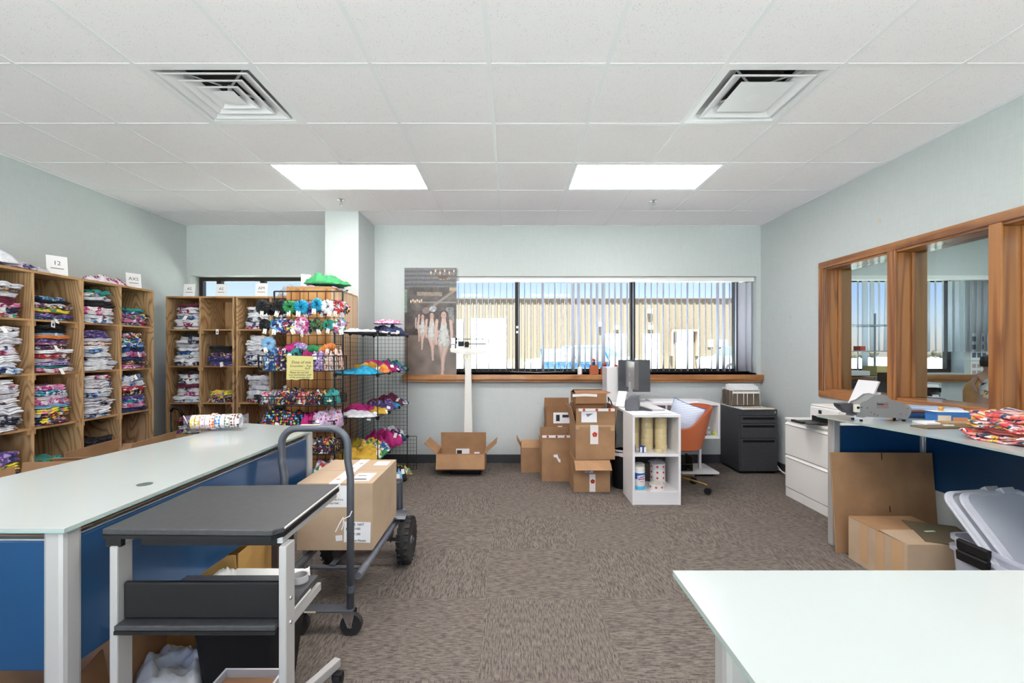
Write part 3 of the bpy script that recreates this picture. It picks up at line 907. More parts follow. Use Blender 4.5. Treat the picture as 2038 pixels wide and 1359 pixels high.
# parked cars
def car(label, loc, rz, col, pickup=False):
    t = thing('parked_car', label, 'car', loc, rz)
    P = [(-2.2, 0.35), (-2.25, 0.75), (-2.1, 0.95), (-1.2, 1.02), (-0.55, 1.52), (0.95, 1.55), (1.75, 1.08), (2.2, 0.98), (2.28, 0.6), (2.2, 0.35)]
    Mx = Matrix(((1,0,0,0),(0,0,1,-0.85),(0,1,0,0),(0,0,0,1)))
    part('body', MB().prism(P, 1.7, Mx), plain(col[0], col[1], 0.25, coat=0.6), t, bevel=0.06)
    for s in (-1, 1):
        part('side_window', MB().prism([(-1.0, 1.06), (-0.5, 1.46), (0.15, 1.49), (0.15, 1.06)], 0.02, Matrix(((1,0,0,0),(0,0,1,s*0.855-0.01),(0,1,0,0),(0,0,0,1)))), plain('car_glass', (86, 104, 112), 0.1), t)
        part('side_window', MB().prism([(0.22, 1.06), (0.22, 1.49), (0.9, 1.49), (1.5, 1.1), (1.5, 1.06)], 0.02, Matrix(((1,0,0,0),(0,0,1,s*0.855-0.01),(0,1,0,0),(0,0,0,1)))), MATS['car_glass'], t)
        for wx in (-1.4, 1.4):
            w = part('wheel', MB().cyl((wx, s*0.70, 0.33), (wx, s*0.88, 0.33), 0.33, 20), M_RUBBER, t, smooth=True)
            part('hub', MB().cyl((wx, s*0.88, 0.33), (wx, s*0.89, 0.33), 0.19, 14), M_ALU, w)
    part('windscreen', MB().add([(-1.19, -0.74, 1.05), (-1.19, 0.74, 1.05), (-0.6, 0.68, 1.5), (-0.6, -0.68, 1.5)], [(0,1,2,3)]).move((-0.02, 0, 0.012)), MATS['car_glass'], t)
    for s in (-1, 1):
        part('head_lamp', MB().box(-2.27, -2.2, s*0.65-0.15, s*0.65+0.15, 0.68, 0.82), M_ALU, t)
car('white car parked behind the dumpster outside', (X(1155, 19), 19, 0), math.radians(8), ('car_white', (244, 244, 244)))
car('white car parked by the tan building at far right of the window', (X(1475, 25), 25, 0), math.radians(14), ('car_white', (244, 244, 244)))

# bare trees behind the building
def bare_tree(label, loc, h, seed):
    r = random.Random(seed)
    t = thing('bare_tree', label, 'tree', loc)
    tr = MB().tube([(0,0,0), (0.05,0.1,h*0.3), (0,0,h*0.5)], [0.22, 0.17, 0.13], 8)
    part('trunk', tr, plain('bark', (164, 140, 124), 0.9), t, smooth=True)
    br = MB()
    def grow(p, d, L, rad, lev):
        q = p + d*L
        br.tube([p, (p+q)/2 + Vector((r.uniform(-.1,.1), r.uniform(-.1,.1), 0))*L*0.6, q], [rad, rad*0.8, rad*0.55], 5)
        if lev == 0: return
        for k in range(3):
            e = (d + Vector((r.uniform(-.9,.9), r.uniform(-.5,.5), r.uniform(-.1,.6)))).normalized()
            grow(p + d*L*r.uniform(0.5, 1.0), e, L*r.uniform(0.55, 0.8), rad*0.55, lev-1)
    for k in range(5):
        a = r.uniform(0, 2*PI)
        grow(Vector((0, 0, h*r.uniform(0.35, 0.5))), Vector((math.cos(a)*0.7, math.sin(a)*0.5, 0.8)).normalized(), h*0.2, 0.09, 3)
    part('branches', br, MATS['bark'], t, smooth=True)
bare_tree('bare leafless tree behind the tan building, left of the first mullion', (X(985, 50), 50, 0), 8.6, 3)
bare_tree('bare leafless tree behind the tan building, right part of the window', (X(1330, 52), 52, 0), 8.0, 8)
# low treeline and road edge seen from the next room
for k, px in enumerate((1650, 1720, 1790, 1862, 1930)):
    Yt = 75.0
    t = thing('distant_shrub', ('brown distant shrub on the skyline, %s from the left behind the oak window' % ['first', 'second', 'third', 'fourth', 'fifth'][k]), 'shrub', (X(px, Yt), Yt, 0), group='distant shrubs')
    r = random.Random(40+k)
    fol = MB()
    for q in range(9):
        c = Vector((r.uniform(-1.8, 1.8), r.uniform(-1, 1), r.uniform(0.4, 1.1)))
        s = r.uniform(0.4, 0.75)
        fol.lathe([(0.02, -s), (s*0.75, -s*0.6), (s, 0), (s*0.72, s*0.62), (0.02, s*0.95)], 9, Matrix.Translation(c))
    part('foliage', fol, plain('dry_foliage', (84, 72, 62), 0.9, var=0.2, vscale=2), t)
    part('stem', MB().cyl((0,0,0), (0,0,1.2), 0.12, 8), MATS['bark'], t)
# ------------------------------------------------------------------ garments
PAL = dict(w=(232,232,236), g=(150,154,164), k=(34,34,40), pu=(92,70,140), lp=(176,150,206), pk=(226,130,170), mg=(190,40,120), rd=(196,44,48),
           bl=(44,82,160), lb=(126,178,220), nv=(36,44,84), tl=(40,150,150), gr=(56,150,90), yl=(236,214,60), og=(224,128,56), mr=(120,38,60), br=(120,86,60), pc=(232,186,160), ol=(88,96,60), tq=(24,160,196))
def pc(s): return [PAL[k] for k in s.split()]
WACC = pc('k nv pu rd g bl')
GM = {
 'white':      ('mostly white', fabric_white('cloth_white', (238,238,242), (206,206,214), WACC, 0.10)),
 'whiteblack': ('white and black', fabric_white('cloth_white_black', (234,234,238), (200,200,208), pc('k k nv g'), 0.22)),
 'whitepink':  ('white and pink', fabric_white('cloth_white_pink', (240,234,238), (214,200,208), pc('mg pk mr w'), 0.22)),
 'whiteblue':  ('white and blue', fabric_white('cloth_white_blue', (232,236,242), (200,206,218), pc('bl lb nv g'), 0.24)),
 'greywhite':  ('greyish white', fabric_white('cloth_grey_white', (212,210,216), (176,174,184), pc('g k pu'), 0.14)),
 'black':      ('black', plain('cloth_black', (34,34,38), 0.85, var=0.3, vscale=40)),
 'navy':       ('dark navy', fabric_print('cloth_navy', pc('nv k nv bl nv'), 70)),
 'bluep':      ('blue patterned', fabric_print('cloth_blue', pc('bl nv lb bl tl w'), 50)),
 'lightblue':  ('light blue', plain('cloth_light_blue', (140,186,222), 0.8, var=0.15, vscale=20)),
 'purple':     ('purple', fabric_print('cloth_purple', pc('pu pu nv pu lp'), 55)),
 'lilac':      ('lilac dotted', dotted('cloth_lilac', (170,142,198), pc('w pu w nv'), 55, 0.4, 0.8)),
 'pinkp':      ('pink patterned', fabric_print('cloth_pink', pc('pk w mg lp pk'), 55)),
 'magenta':    ('bright magenta', plain('cloth_magenta', (188,34,120), 0.7, var=0.2, vscale=25)),
 'red':        ('red', fabric_print('cloth_red', pc('rd rd mr w rd'), 55)),
 'maroon':     ('maroon', plain('cloth_maroon', (110,40,62), 0.8, var=0.2, vscale=25)),
 'yellow':     ('yellow', fabric_print('cloth_yellow', pc('yl yl yl pk yl gr'), 45)),
 'gold':       ('golden yellow', plain('cloth_gold', (212,170,58), 0.7, var=0.12, vscale=20)),
 'orange':     ('orange', plain('cloth_orange', (220,130,66), 0.75, var=0.15, vscale=20)),
 'peach':      ('peach', fabric_print('cloth_peach', pc('pc w pc br'), 50)),
 'teal':       ('teal', fabric_print('cloth_teal', pc('tl tl gr k tl'), 45)),
 'turquoise':  ('turquoise', plain('cloth_turquoise', (20,150,190), 0.5, var=0.2, vscale=25)),
 'green':      ('green', plain('cloth_green', (46,140,84), 0.7, var=0.2, vscale=20)),
 'olive':      ('olive', fabric_print('cloth_olive', pc('ol k ol gr'), 60)),
 'brown':      ('brown', fabric_print('cloth_brown', pc('br k br pc'), 50)),
 'multi':      ('multicoloured', fabric_print('cloth_multi', pc('k pk tl w rd yl bl k'), 55)),
 'multidark':  ('dark multicoloured', fabric_print('cloth_multi_dark', pc('k nv rd k w yl nv pu'), 60)),
 'multilight': ('pale multicoloured', fabric_print('cloth_multi_light', pc('w pk tl w lp gr rd w'), 50)),
 'floral':     ('red floral', fabric_print('cloth_floral', [(206,60,66),(232,178,178),(24,70,96),(214,74,60),(240,232,224),(226,180,70),(222,140,140),(30,60,84)], 52)),
 'coral':      ('coral pink', plain('cloth_coral', (212,120,116), 0.75, var=0.12, vscale=20)),
 'dots':       ('black with neon dots', dotted('cloth_dots', (24,24,34), [(60,130,240),(180,230,60),(240,90,50),(240,60,130),(80,190,240)], 48, 0.42, 0.7)),
 'cakes':      ('lilac with cake print', dotted('cloth_cakes', (214,180,214), [(150,60,60),(200,160,70),(120,70,120),(120,180,170)], 38, 0.36, 0.7)),
}
PHRASE = lambda k: GM[k][0]

def folded_mesh(seed, w=0.25, d=0.27, t=0.03, n=40, layers=2):
    """one folded garment: rounded slab with wavy fold edges, base at z = 0"""
    r = random.Random(seed)
    prof = [(0.0, 0.0), (0.86, 0.0)]
    for k in range(layers):
        z0 = k/layers
        prof += [(1.0, z0+0.22/layers), (1.02, z0+0.5/layers), (0.985, z0+0.8/layers)]
        if k < layers-1: prof += [(0.93, z0+0.98/layers)]
    prof += [(0.88, 0.97), (0.5, 1.0), (0.0, 1.0)]
    ph = [r.uniform(0, 6.28) for _ in range(8)]
    mb = MB(); vs_ = []
    for pi_, (rr, z) in enumerate(prof):
        for k in range(n):
            th = 2*PI*k/n
            c, s = math.cos(th), math.sin(th)
            q = (abs(c)**5 + abs(s)**5) ** (-1/5.0)
            wob = 1 + 0.05*math.sin(3*th+ph[0]+z) + 0.03*math.sin(7*th+ph[1]+z*3) + 0.025*math.sin(12*th+ph[2]+z*7)
            droop = 0.0
            zz = z*t
            if rr > 0.5 and 0 < z < 1:
                zz += t*0.16*math.sin(5*th+ph[3]) + t*0.11*math.sin(9*th+ph[4]) + t*0.06*math.sin(14*th+ph[6])
            elif z >= 0.97: zz += t*0.05*math.sin(4*th+ph[5])*rr
            zz = max(zz, 0.0)
            vs_.append((c*q*rr*wob*w/2, s*q*rr*wob*d/2, zz))
    fs_ = []
    for i in range(len(prof)-1):
        for k in range(n):
            k2 = (k+1) % n
            fs_.append((i*n+k, i*n+k2, (i+1)*n+k2, (i+1)*n+k))
    mb.add(vs_, fs_)
    return mb

FOLD = [folded_mesh(100+k, layers=(2, 3, 2, 4)[k % 4]).mesh('folded_garment', 'all') for k in range(10)]
def mat_mesh(cache, base, key):
    """mesh data shared by all garments of one shape and one fabric"""
    if (base.name, key) not in cache:
        me = base.copy(); me.materials.clear(); me.materials.append(GM[key][1]); cache[(base.name, key)] = me
    return cache[(base.name, key)]
MCACHE = {}
ORD = ['lowest', 'second-lowest', 'third-lowest', 'fourth-lowest', 'fifth-lowest', 'sixth-lowest', 'seventh-lowest', 'eighth-lowest', 'ninth-lowest', 'tenth-lowest', 'eleventh-lowest', 'twelfth-lowest', 'thirteenth-lowest']
M_TAGW = plain('hang_tag', (244, 242, 240), 0.6)
TAG_ME = MB().box(-0.016, 0.016, -0.0007, 0.0007, -0.05, 0).mesh('price_tag'); TAG_ME.materials.append(M_TAGW)

def stack(keys, x, y, z, height, where, group, w=0.25, d=0.27, rz=0.0, seed=0, tags=0.0, tagdir=(0, -1)):
    r = random.Random(seed*77+5)
    ts = [r.uniform(0.7, 1.3) for _ in keys]
    tot = sum(ts)
    zz = z
    for k, key in enumerate(keys):
        t = height*ts[k]/tot
        me = mat_mesh(MCACHE, FOLD[r.randrange(len(FOLD))], key)
        o = obj('folded_garment', me)
        sc = 1.04 - 0.16*(k/max(1, len(keys)-1))*r.uniform(0.3, 1.3) + r.uniform(-0.04, 0.04)
        o.location = (x+r.uniform(-0.016, 0.016), y+r.uniform(-0.016, 0.016), zz)
        o.rotation_euler = (0, 0, rz + r.choice([0, PI]) + r.uniform(-0.14, 0.14))
        o.rotation_euler.x = r.uniform(-0.025, 0.025) if k else 0.0; o.rotation_euler.y = r.uniform(-0.025, 0.025) if k else 0.0
        o.scale = (w/0.25*sc, d/0.27*sc, t/0.03)
        tag(o, '%s folded garment, %s in %s' % (PHRASE(key), 'topmost' if k == len(keys)-1 and k > 0 else ORD[min(k, 12)], where), 'garment', group)
        if r.random() < tags:
            g = obj('price_tag', TAG_ME, None, o)
            g.location = (tagdir[0]*0.125, tagdir[1]*0.135, 0.03)
            g.scale = (1/o.scale[0], 1/o.scale[1], 1/o.scale[2])
            g.rotation_euler = (r.uniform(-0.7, -0.1), r.uniform(-0.5, 0.5), math.atan2(tagdir[1], tagdir[0]) + PI/2)
        zz += t*1.002
    return zz

def crumple(seed, w, d, h, rough=1.0, boxy=False):
    """a loosely dropped garment: wrinkled mound with an irregular outline"""
    off = Vector((seed*3.17, seed*1.31, seed*0.7))
    mb = MB()
    n = 60
    rings = 15
    vs_ = [(0, 0, 0)]
    ph = [random.Random(seed+k).uniform(0, 6.28) for k in range(4)]
    def top(x, y, rr):
        p = Vector((x/max(w, .05)*3.0, y/max(d, .05)*3.0, 0)) + off
        a = noise.noise(p*0.9); b = noise.noise(p*2.1 + Vector((5, 2, 1))); c_ = noise.noise(p*4.6 + Vector((1, 7, 3)))
        fold = 0.5+0.5*math.sin(p.x*3.1 + p.y*4.3 + 5.0*a + 2.0*b)
        fold2 = 0.5+0.5*math.sin(p.y*7.5 - p.x*5.2 + 6.0*b)
        dome = max(0.0, 1-rr**3.2)
        k = max(0.0, 1-rr**5)**0.7
        if boxy:
            dome = max(0.0, 1-rr**7)**0.6
            return max(0.0015, h*dome*(0.70 + rough*(0.16*fold + 0.08*fold2 + 0.16*a + 0.12*b + 0.08*c_)))
        return max(0.0015, h*(0.40*dome + rough*k*(0.24*fold + 0.10*fold2 + 0.28*a + 0.16*b + 0.10*c_)))
    for i in range(1, rings+1):
        rr = i/rings
        for k in range(n):
            th = 2*PI*k/n
            c, s = math.cos(th), math.sin(th)
            q = (abs(c)**3.2 + abs(s)**3.2) ** (-1/3.2)
            wob = 1 + 0.10*math.sin(3*th+ph[0]) + 0.08*math.sin(5*th+ph[1]) + 0.05*math.sin(11*th+ph[2]) + 0.03*math.sin(17*th+ph[3])
            x, y = c*q*rr*w/2*wob, s*q*rr*d/2*wob
            vs_.append((x, y, top(x, y, rr)))
    vs_[0] = (0, 0, top(0, 0, 0))
    fs_ = [(0, 1+k, 1+(k+1) % n) for k in range(n)]
    for i in range(rings-1):
        a, b = 1+i*n, 1+(i+1)*n
        for k in range(n):
            k2 = (k+1) % n
            fs_.append((a+k, b+k, b+k2, a+k2))
    base = len(vs_)
    for k in range(n):
        x, y, z = vs_[1+(rings-1)*n+k]
        vs_.append((x*0.97, y*0.97, 0.0))
    for k in range(n):
        k2 = (k+1) % n
        fs_.append((1+(rings-1)*n+k, base+k, base+k2, 1+(rings-1)*n+k2))
    fs_.append(tuple(reversed(range(base, base+n))))
    return mb.add(vs_, fs_)

def loose(key, label, x, y, z, w, d, h, rz=0.0, seed=0, group=None, tags=0, cat='garment', tag_at=None, name='loose_garment', rough=1.0, boxy=False):
    mb = crumple(seed, w, d, h, rough=rough, boxy=boxy)
    o = obj(name, mb.mesh(name, 'all'), GM[key][1])
    o.location = (x, y, z); o.rotation_euler = (0, 0, rz)
    tag(o, label, cat, group)
    r = random.Random(seed+3)
    for k in range(tags):
        g = obj('price_tag', TAG_ME, None, o)
        if tag_at: a = tag_at[k % len(tag_at)]
        else: a = (r.uniform(-0.4, 0.4)*w, -0.5*d)
        g.location = (a[0], a[1], h*r.uniform(0.35, 0.8))
        g.rotation_euler = (r.uniform(-1.2, -0.4), r.uniform(-0.6, 0.6), r.uniform(-0.5, 0.5)-rz)
    return o

# ------------------------------------------------------------------ plywood cubby shelves
SH_H, ROWS = 1.90, 5
ZS = [0.09, 0.39, 0.777, 1.165, 1.553]                   # top faces of the shelves from the bottom
M_PLYB = wood('plywood_back', (196, 156, 110), (160, 118, 76), (3.0, 3.0, 0.8), 40, 0.65, warp=4.0)
def cubby(label, loc, rz, W=0.72, D=0.41):
    """open cubby unit two bays wide; local: front faces -y, x from 0 to W"""
    t = thing('cubby_shelf', label, 'shelf', loc, rz, 'plywood cubby shelves')
    T = 0.018
    for x in (0, W-T):
        part('side_panel', MB().box(x, x+T, 0, D, 0, SH_H-T), M_PLY, t)
    part('divider', MB().box(W/2-T/2, W/2+T/2, 0.002, D, 0, SH_H-T), M_PLY, t)
    part('top_panel', MB().box(0, W, 0, D, SH_H-T, SH_H), M_PLYE, t)
    part('back_panel', MB().box(0, W*0.62, D, D+0.008, 0, SH_H), M_PLYB, t)
    part('back_panel', MB().box(W*0.62+0.004, W, D, D+0.008, 0, SH_H), M_PLYB, t)
    for b in range(2):
        x0, x1 = (T, W/2-T/2) if b == 0 else (W/2+T/2, W-T)
        for z in ZS:
            part('shelf_board', MB().box(x0, x1, 0.004, D, z-0.014, z), M_PLYE, t)
            for xa in (x0, x1-0.02):
                part('cleat', MB().box(xa, xa+0.02, 0.012, D, z-0.014-0.035, z-0.014), M_PLYE, t)
    return t
YA = 4.29
XF = -3.40
for k, lab in enumerate(('plywood cubby shelf at the left wall nearest the column', 'plywood cubby shelf at the left edge of the picture under card 12')):
    y1 = YA - k*0.722
    cubby(lab, (XF, y1-0.72, 0), PI/2)                    # local x -> +y, local -y -> +x
YBK = 4.75
XB1 = -3.637
cubby('plywood cubby shelf below the window under the two AS cards', (XB1, YBK, 0), 0)
cubby('plywood cubby shelf below the window under the AM card, partly behind wire rack', (XB1+0.742, YBK, 0), 0)
# unit turned sideways beside the column: its end faces the room
t = thing('cubby_shelf', 'plywood cubby shelf turned end-on in front of the column with green clothes on top', 'shelf', (-2.0, 4.02, 0), 0, 'plywood cubby shelves')
for nm, b, m in (('end_panel', (0, 0.39, 0, 0.018, 0, 1.882), M_PLYO), ('end_panel', (0, 0.39, 0.70, 0.718, 0, 1.882), M_PLY), ('back_panel', (0.382, 0.392, 0.0185, 0.6995, 0, 1.882), M_PLYP),
                 ('top_panel', (0, 0.392, 0, 0.718, 1.882, 1.90), M_PLYE), ('divider', (0.002, 0.38, 0.35, 0.368, 0, 1.882), M_PLY)):
    part(nm, MB().box(*b), m, t)
for z in ZS:
    for ya, yb in ((0.0185, 0.349), (0.3685, 0.6995)):
        part('shelf_board', MB().box(0.004, 0.381, ya, yb, z-0.014, z), M_PLYE, t)

# contents.  left wall: bay k runs along y
bayY = [2.846+0.18+0.004, 3.21+0.18-0.008, 3.571+0.18+0.005, 3.93+0.18-0.002]
bayN = ['leftmost bay', 'bay under card 12', 'bay left of card AXS', 'bay under card AXS']
rowN = {4: 'bottom-row', 3: 'top-row', 2: 'second-row', 1: 'third-row', 0: 'fourth-row'}
def zrow(r): return ZS[r+1]                              # r: 3 top row .. 0 fourth row
LEFT = {
 (0,3): ('multilight whiteblack whitepink maroon white multidark whiteblack', 0.24), (0,2): ('whiteblue white white whitepink white greywhite white whiteblack', 0.32),
 (0,1): ('white whiteblack greywhite white white white greywhite white white white', 0.35), (0,0): ('white multidark yellow purple', 0.24),
 (1,3): ('bluep purple multidark yellow multidark white black bluep', 0.175), (1,2): ('whitepink teal lilac greywhite red white multidark pinkp purple orange lightblue black black', 0.35),
 (1,1): ('multidark multi multi yellow lightblue pinkp whitepink bluep pinkp', 0.29), (1,0): ('bluep yellow olive teal', 0.13),
 (2,3): ('whiteblue white whitepink whitepink black white multilight teal', 0.28), (2,2): ('white white whiteblack white whiteblue white peach greywhite purple purple', 0.33),
 (2,1): ('whiteblue white white greywhite white whiteblue white greywhite greywhite whitepink', 0.345), (2,0): ('whiteblue whiteblack peach black', 0.2),
 (3,3): ('multidark pinkp multi bluep teal', 0.16), (3,2): ('pinkp brown navy pinkp navy bluep multi multi', 0.32),
 (3,1): ('navy pinkp bluep purple multidark red whiteblue whiteblue', 0.325), (3,0): ('bluep purple', 0.07),
}
sd = 1
for (b, r_), (keys, h) in LEFT.items():
    sd += 1
    stack(keys.split(), XF-0.155, bayY[b], zrow(r_), h, '%s stack, %s' % (rowN[r_], bayN[b]), 'clothes stacked in the cubby shelves', w=0.30, d=0.25, rz=0, seed=sd, tags=0.12, tagdir=(1, 0))
bx = [XB1+0.018+0.165, XB1+0.36+0.009+0.165]
BACK = {
 (0,3): ('white whitepink white whiteblue greywhite whitepink white maroon', 0.265, 'bay under left AS card'),
 (0,2): ('whiteblack white white whiteblue white greywhite whiteblack greywhite black', 0.345, 'bay under left AS card'),
 (0,1): ('whiteblue white whitepink white maroon whiteblack white black', 0.33, 'bay under left AS card'),
 (0,0): ('black multidark whiteblack maroon pinkp', 0.22, 'bay under left AS card'),
 (1,2): ('purple navy purple multidark black black', 0.21, 'bay under right AS card'),
 (1,1): ('multidark multi yellow', 0.12, 'bay under right AS card'),
 (2,3): ('whitepink white whiteblack white greywhite white', 0.24, 'bay under AM card'),
 (2,2): ('whiteblack white greywhite whiteblack white white', 0.32, 'bay under AM card'),
 (2,1): ('multidark whiteblack white white greywhite white', 0.28, 'bay under AM card'),
 (3,3): ('greywhite whitepink white', 0.16, 'bay behind wire grid'), (3,1): ('whitepink multidark white', 0.17, 'bay behind wire grid'),
}
for (b, r_), (keys, h, wh) in BACK.items():
    sd += 1
    xx = bx[b % 2] + (0.742 if b > 1 else 0)
    stack(keys.split(), xx+0.02, YBK+0.15, zrow(r_), h, '%s stack, %s' % (rowN[r_], wh), 'clothes stacked in the cubby shelves', w=0.26, d=0.29, seed=sd, tags=0.3)

# clothes lying on top of the shelves
zt_ = SH_H
gtop = 'clothes lying on top of the shelves'
loose('maroon', 'maroon garment under white heap on top of leftmost shelf', XF-0.14, 3.12, zt_, 0.25, 0.36, 0.03, 0.1, 21, gtop)
loose('white', 'large white crumpled garment on top of leftmost shelf', XF-0.17, 3.02, zt_+0.03, 0.28, 0.42, 0.10, 0.2, 22, gtop, rough=1.3)
loose('greywhite', 'white crumpled garment beside card 12 on shelf top', XF-0.14, 3.25, zt_+0.004, 0.24, 0.26, 0.08, 0.5, 23, gtop, rough=1.3)
loose('whitepink', 'white crumpled garment drooping on shelf top left of card AXS', XF-0.10, 3.86, zt_, 0.2, 0.36, 0.075, 0.1, 24, gtop, rough=1.4)
loose('greywhite', 'pale pink and grey garments heap on shelf top right of AM card', -2.34, YBK+0.16, zt_, 0.34, 0.28, 0.16, 0.3, 25, gtop, rough=1.2)
loose('black', 'dark garment lying on shelf top between the two AS cards', -3.05, YBK+0.25, zt_, 0.3, 0.12, 0.035, 0.0, 26, gtop)
loose('pinkp', 'pale pink garment on the sideways shelf under green clothes', -1.80, 4.30, zt_, 0.38, 0.42, 0.05, 0.2, 27, gtop)
loose('whiteblack', 'white printed garment spilling over the edge of the sideways shelf', -1.70, 4.52, zt_, 0.2, 0.2, 0.05, 0.5, 28, gtop)
loose('green', 'bright green crumpled garment on top of the sideways shelf', -1.76, 4.34, zt_+0.05, 0.36, 0.36, 0.10, 0.4, 29, gtop, rough=1.5)

# size cards standing on the shelves
M_CARDW = plain('card_stock', (238, 236, 236), 0.6)
M_GREYI = plain('grey_ink', (92, 90, 94), 0.7)
def size_card(txt, label, x, y, z, w, h, rz, normal_tilt=8):
    t = thing('size_card', label, 'sign', (x, y, z), rz, 'size cards on the shelf tops')
    M = rotm('X', -normal_tilt)
    part('card', MB().obox((w, 0.002, h), M @ Matrix.Translation((0, 0, h/2))), M_CARDW, t)
    part('stand', MB().obox((w*0.5, 0.002, h*0.8), rotm('X', 14, (0, 0.058, 0)) @ Matrix.Translation((0, 0, h*0.4))), M_CARDW, t)
    if txt:
        lettering(txt, h*0.3, M_GREYI, t, M @ facing((0, -0.0016, h*0.62)), name='size_print')
        part('small_print', MB().obox((w*0.62, 0.0006, h*0.035), M @ Matrix.Translation((0, -0.0014, h*0.35))), M_GREYI, t)
RZL = math.radians(62)
size_card('12', 'white card reading 12 on top of the left shelf', XF-0.04, 3.42, zt_, 0.12, 0.15, RZL)
size_card('AXS', 'white card reading AXS on top of the left shelf', XF-0.06, 4.14, zt_, 0.115, 0.14, RZL)
size_card('AS', 'white card reading AS, leftmost on the back shelf', -3.43, YBK+0.05, zt_, 0.115, 0.14, 0.1)
size_card('AS', 'white card reading AS, second on the back shelf', -3.09, YBK+0.05, zt_, 0.115, 0.14, 0.05)
size_card('AM', 'white card reading AM on the back shelf beside pink heap', -2.66, YBK+0.05, zt_, 0.125, 0.15, 0.15)
size_card('', 'blank white card standing beside the green clothes', -1.93, 4.25, zt_, 0.085, 0.15, 0.5)
# shelf-edge size labels
for x, y, z, rz, lab in ((XF+0.001, 3.345, 1.553, PI/2, 'small white label on left shelf edge under card 12'), (bx[1]+0.01, YBK-0.001, 1.553, 0, 'small white label on back shelf edge under right AS card')):
    t = thing('shelf_label', lab, 'label', (x, y, z-0.055), rz)
    part('paper', MB().box(-0.014, 0.014, -0.0012, 0, 0, 0.055), M_PAPER, t)
    part('print', MB().box(-0.006, 0.006, -0.0018, -0.0012, 0.012, 0.032), M_INK, t)
# ------------------------------------------------------------------ glass-topped work tables
ZT = 0.885
def glass_table(label, outline, legs, panels, rails=(), holes=(), name='work_table'):
    cx = sum(p[0] for p in outline)/len(outline); cy = sum(p[1] for p in outline)/len(outline)
    t = thing(name, label, 'table', (cx, cy, 0), group='glass-topped work tables')
    part('glass_top', MB().prism(outline, 0.008, Matrix.Translation((0, 0, ZT-0.008))), M_TOPG, t, world=True)
    part('glass_rim', MB().prism(outline, 0.003, Matrix.Translation((0, 0, ZT-0.0112))), M_TOPE, t, world=True)
    for x, y, s in legs:
        part('leg', MB().box(x-s/2, x+s/2, y-s/2, y+s/2, 0.0, ZT-0.0115), M_SILVER, t, world=True, bevel=0.012)
    for p0, p1, z0, z1 in panels:
        p0, p1 = Vector((p0[0], p0[1], (z0+z1)/2)), Vector((p1[0], p1[1], (z0+z1)/2))
        part('panel', MB().bar(p0, p1, 0.018, z1-z0), M_BLUE, t, world=True, bevel=0.005)
    for p0, p1, z in rails:
        d_ = Vector((p1[0]-p0[0], p1[1]-p0[1], 0)).normalized(); nrm = Vector((d_.y, -d_.x, 0))
        if nrm.dot(Vector((cx-p0[0], cy-p0[1], 0))) < 0: nrm = -nrm
        q0, q1 = Vector((p0[0], p0[1], z))+nrm*0.03, Vector((p1[0], p1[1], z))+nrm*0.03
        part('rail', MB().bar(q0, q1, 0.03, 0.028), plain('rail_gap_shade', (112, 112, 114), 0.45, 0.3), t, world=True)  # rail greyed to stand in for the shadow gap under the glass
        part('panel_cap', MB().bar((p0[0], p0[1], 0.8405), (p1[0], p1[1], 0.8405), 0.0185, 0.004), M_ALU, t, world=True)
    for x, y, r in holes:
        part('grommet', MB().lathe([(0, 0), (r, 0), (r, 0.0012), (0, 0.0012)], 24, Matrix.Translation((x, y, ZT))), plain('grommet_grey', (84, 94, 90), 0.4), t, world=True)
    return t
tl_out = [(-1.85, 1.123), (-1.113, 1.123), (-1.108, 2.572), (-1.30, 2.66), (-1.62, 2.75)]
glass_table('long frosted glass table with blue panels in the left foreground', tl_out,
    [(-1.163, 1.17, 0.055), (-1.80, 1.17, 0.055), (-1.14, 2.53, 0.045), (-1.58, 2.68, 0.045)],
    [((-1.158, 1.20), (-1.143, 2.505), 0.50, 0.838), ((-1.77, 1.172), (-1.192, 1.172), 0.50, 0.838)],
    [((-1.162, 1.20), (-1.145, 2.505), 0.857), ((-1.77, 1.172), (-1.192, 1.172), 0.857)],
    [(X(288, 1.495), 1.495, 0.022)])
tr_out = [(2.10, 3.09), (2.12, 2.79), (2.17, 2.5), (2.20, 2.29), (2.195, 1.917), (2.15, 1.2), (2.15, 0.75), (2.93, 0.75), (2.93, 3.14)]
glass_table('frosted glass table along the right wall holding the tape dispenser', tr_out,
    [(2.205, 3.07, 0.055), (2.80, 0.82, 0.05), (2.25, 0.82, 0.05)],
    [((2.235, 3.085), (2.80, 3.085), 0.42, 0.815), ((2.83, 3.06), (2.83, 1.65), 0.40, 0.83)],
    [((2.235, 3.085), (2.80, 3.085), 0.855)])
part('post', MB().cyl((2.815, 3.075, 0.38), (2.815, 3.075, 0.86), 0.012, 10), M_ALU, bpy.data.objects['work_table.001'], world=True)
tf_out = [(0.328, 0.910), (1.95, 0.912), (1.95, -0.55), (0.328, -0.55)]
glass_table('frosted glass table corner in the right foreground', tf_out,
    [(0.395, 0.80, 0.05), (1.88, 0.84, 0.05), (0.395, -0.48, 0.05), (1.88, -0.48, 0.05)],
    [((0.42, 0.80), (1.86, 0.80), 0.42, 0.838)], [((0.42, 0.80), (1.86, 0.80), 0.857)])

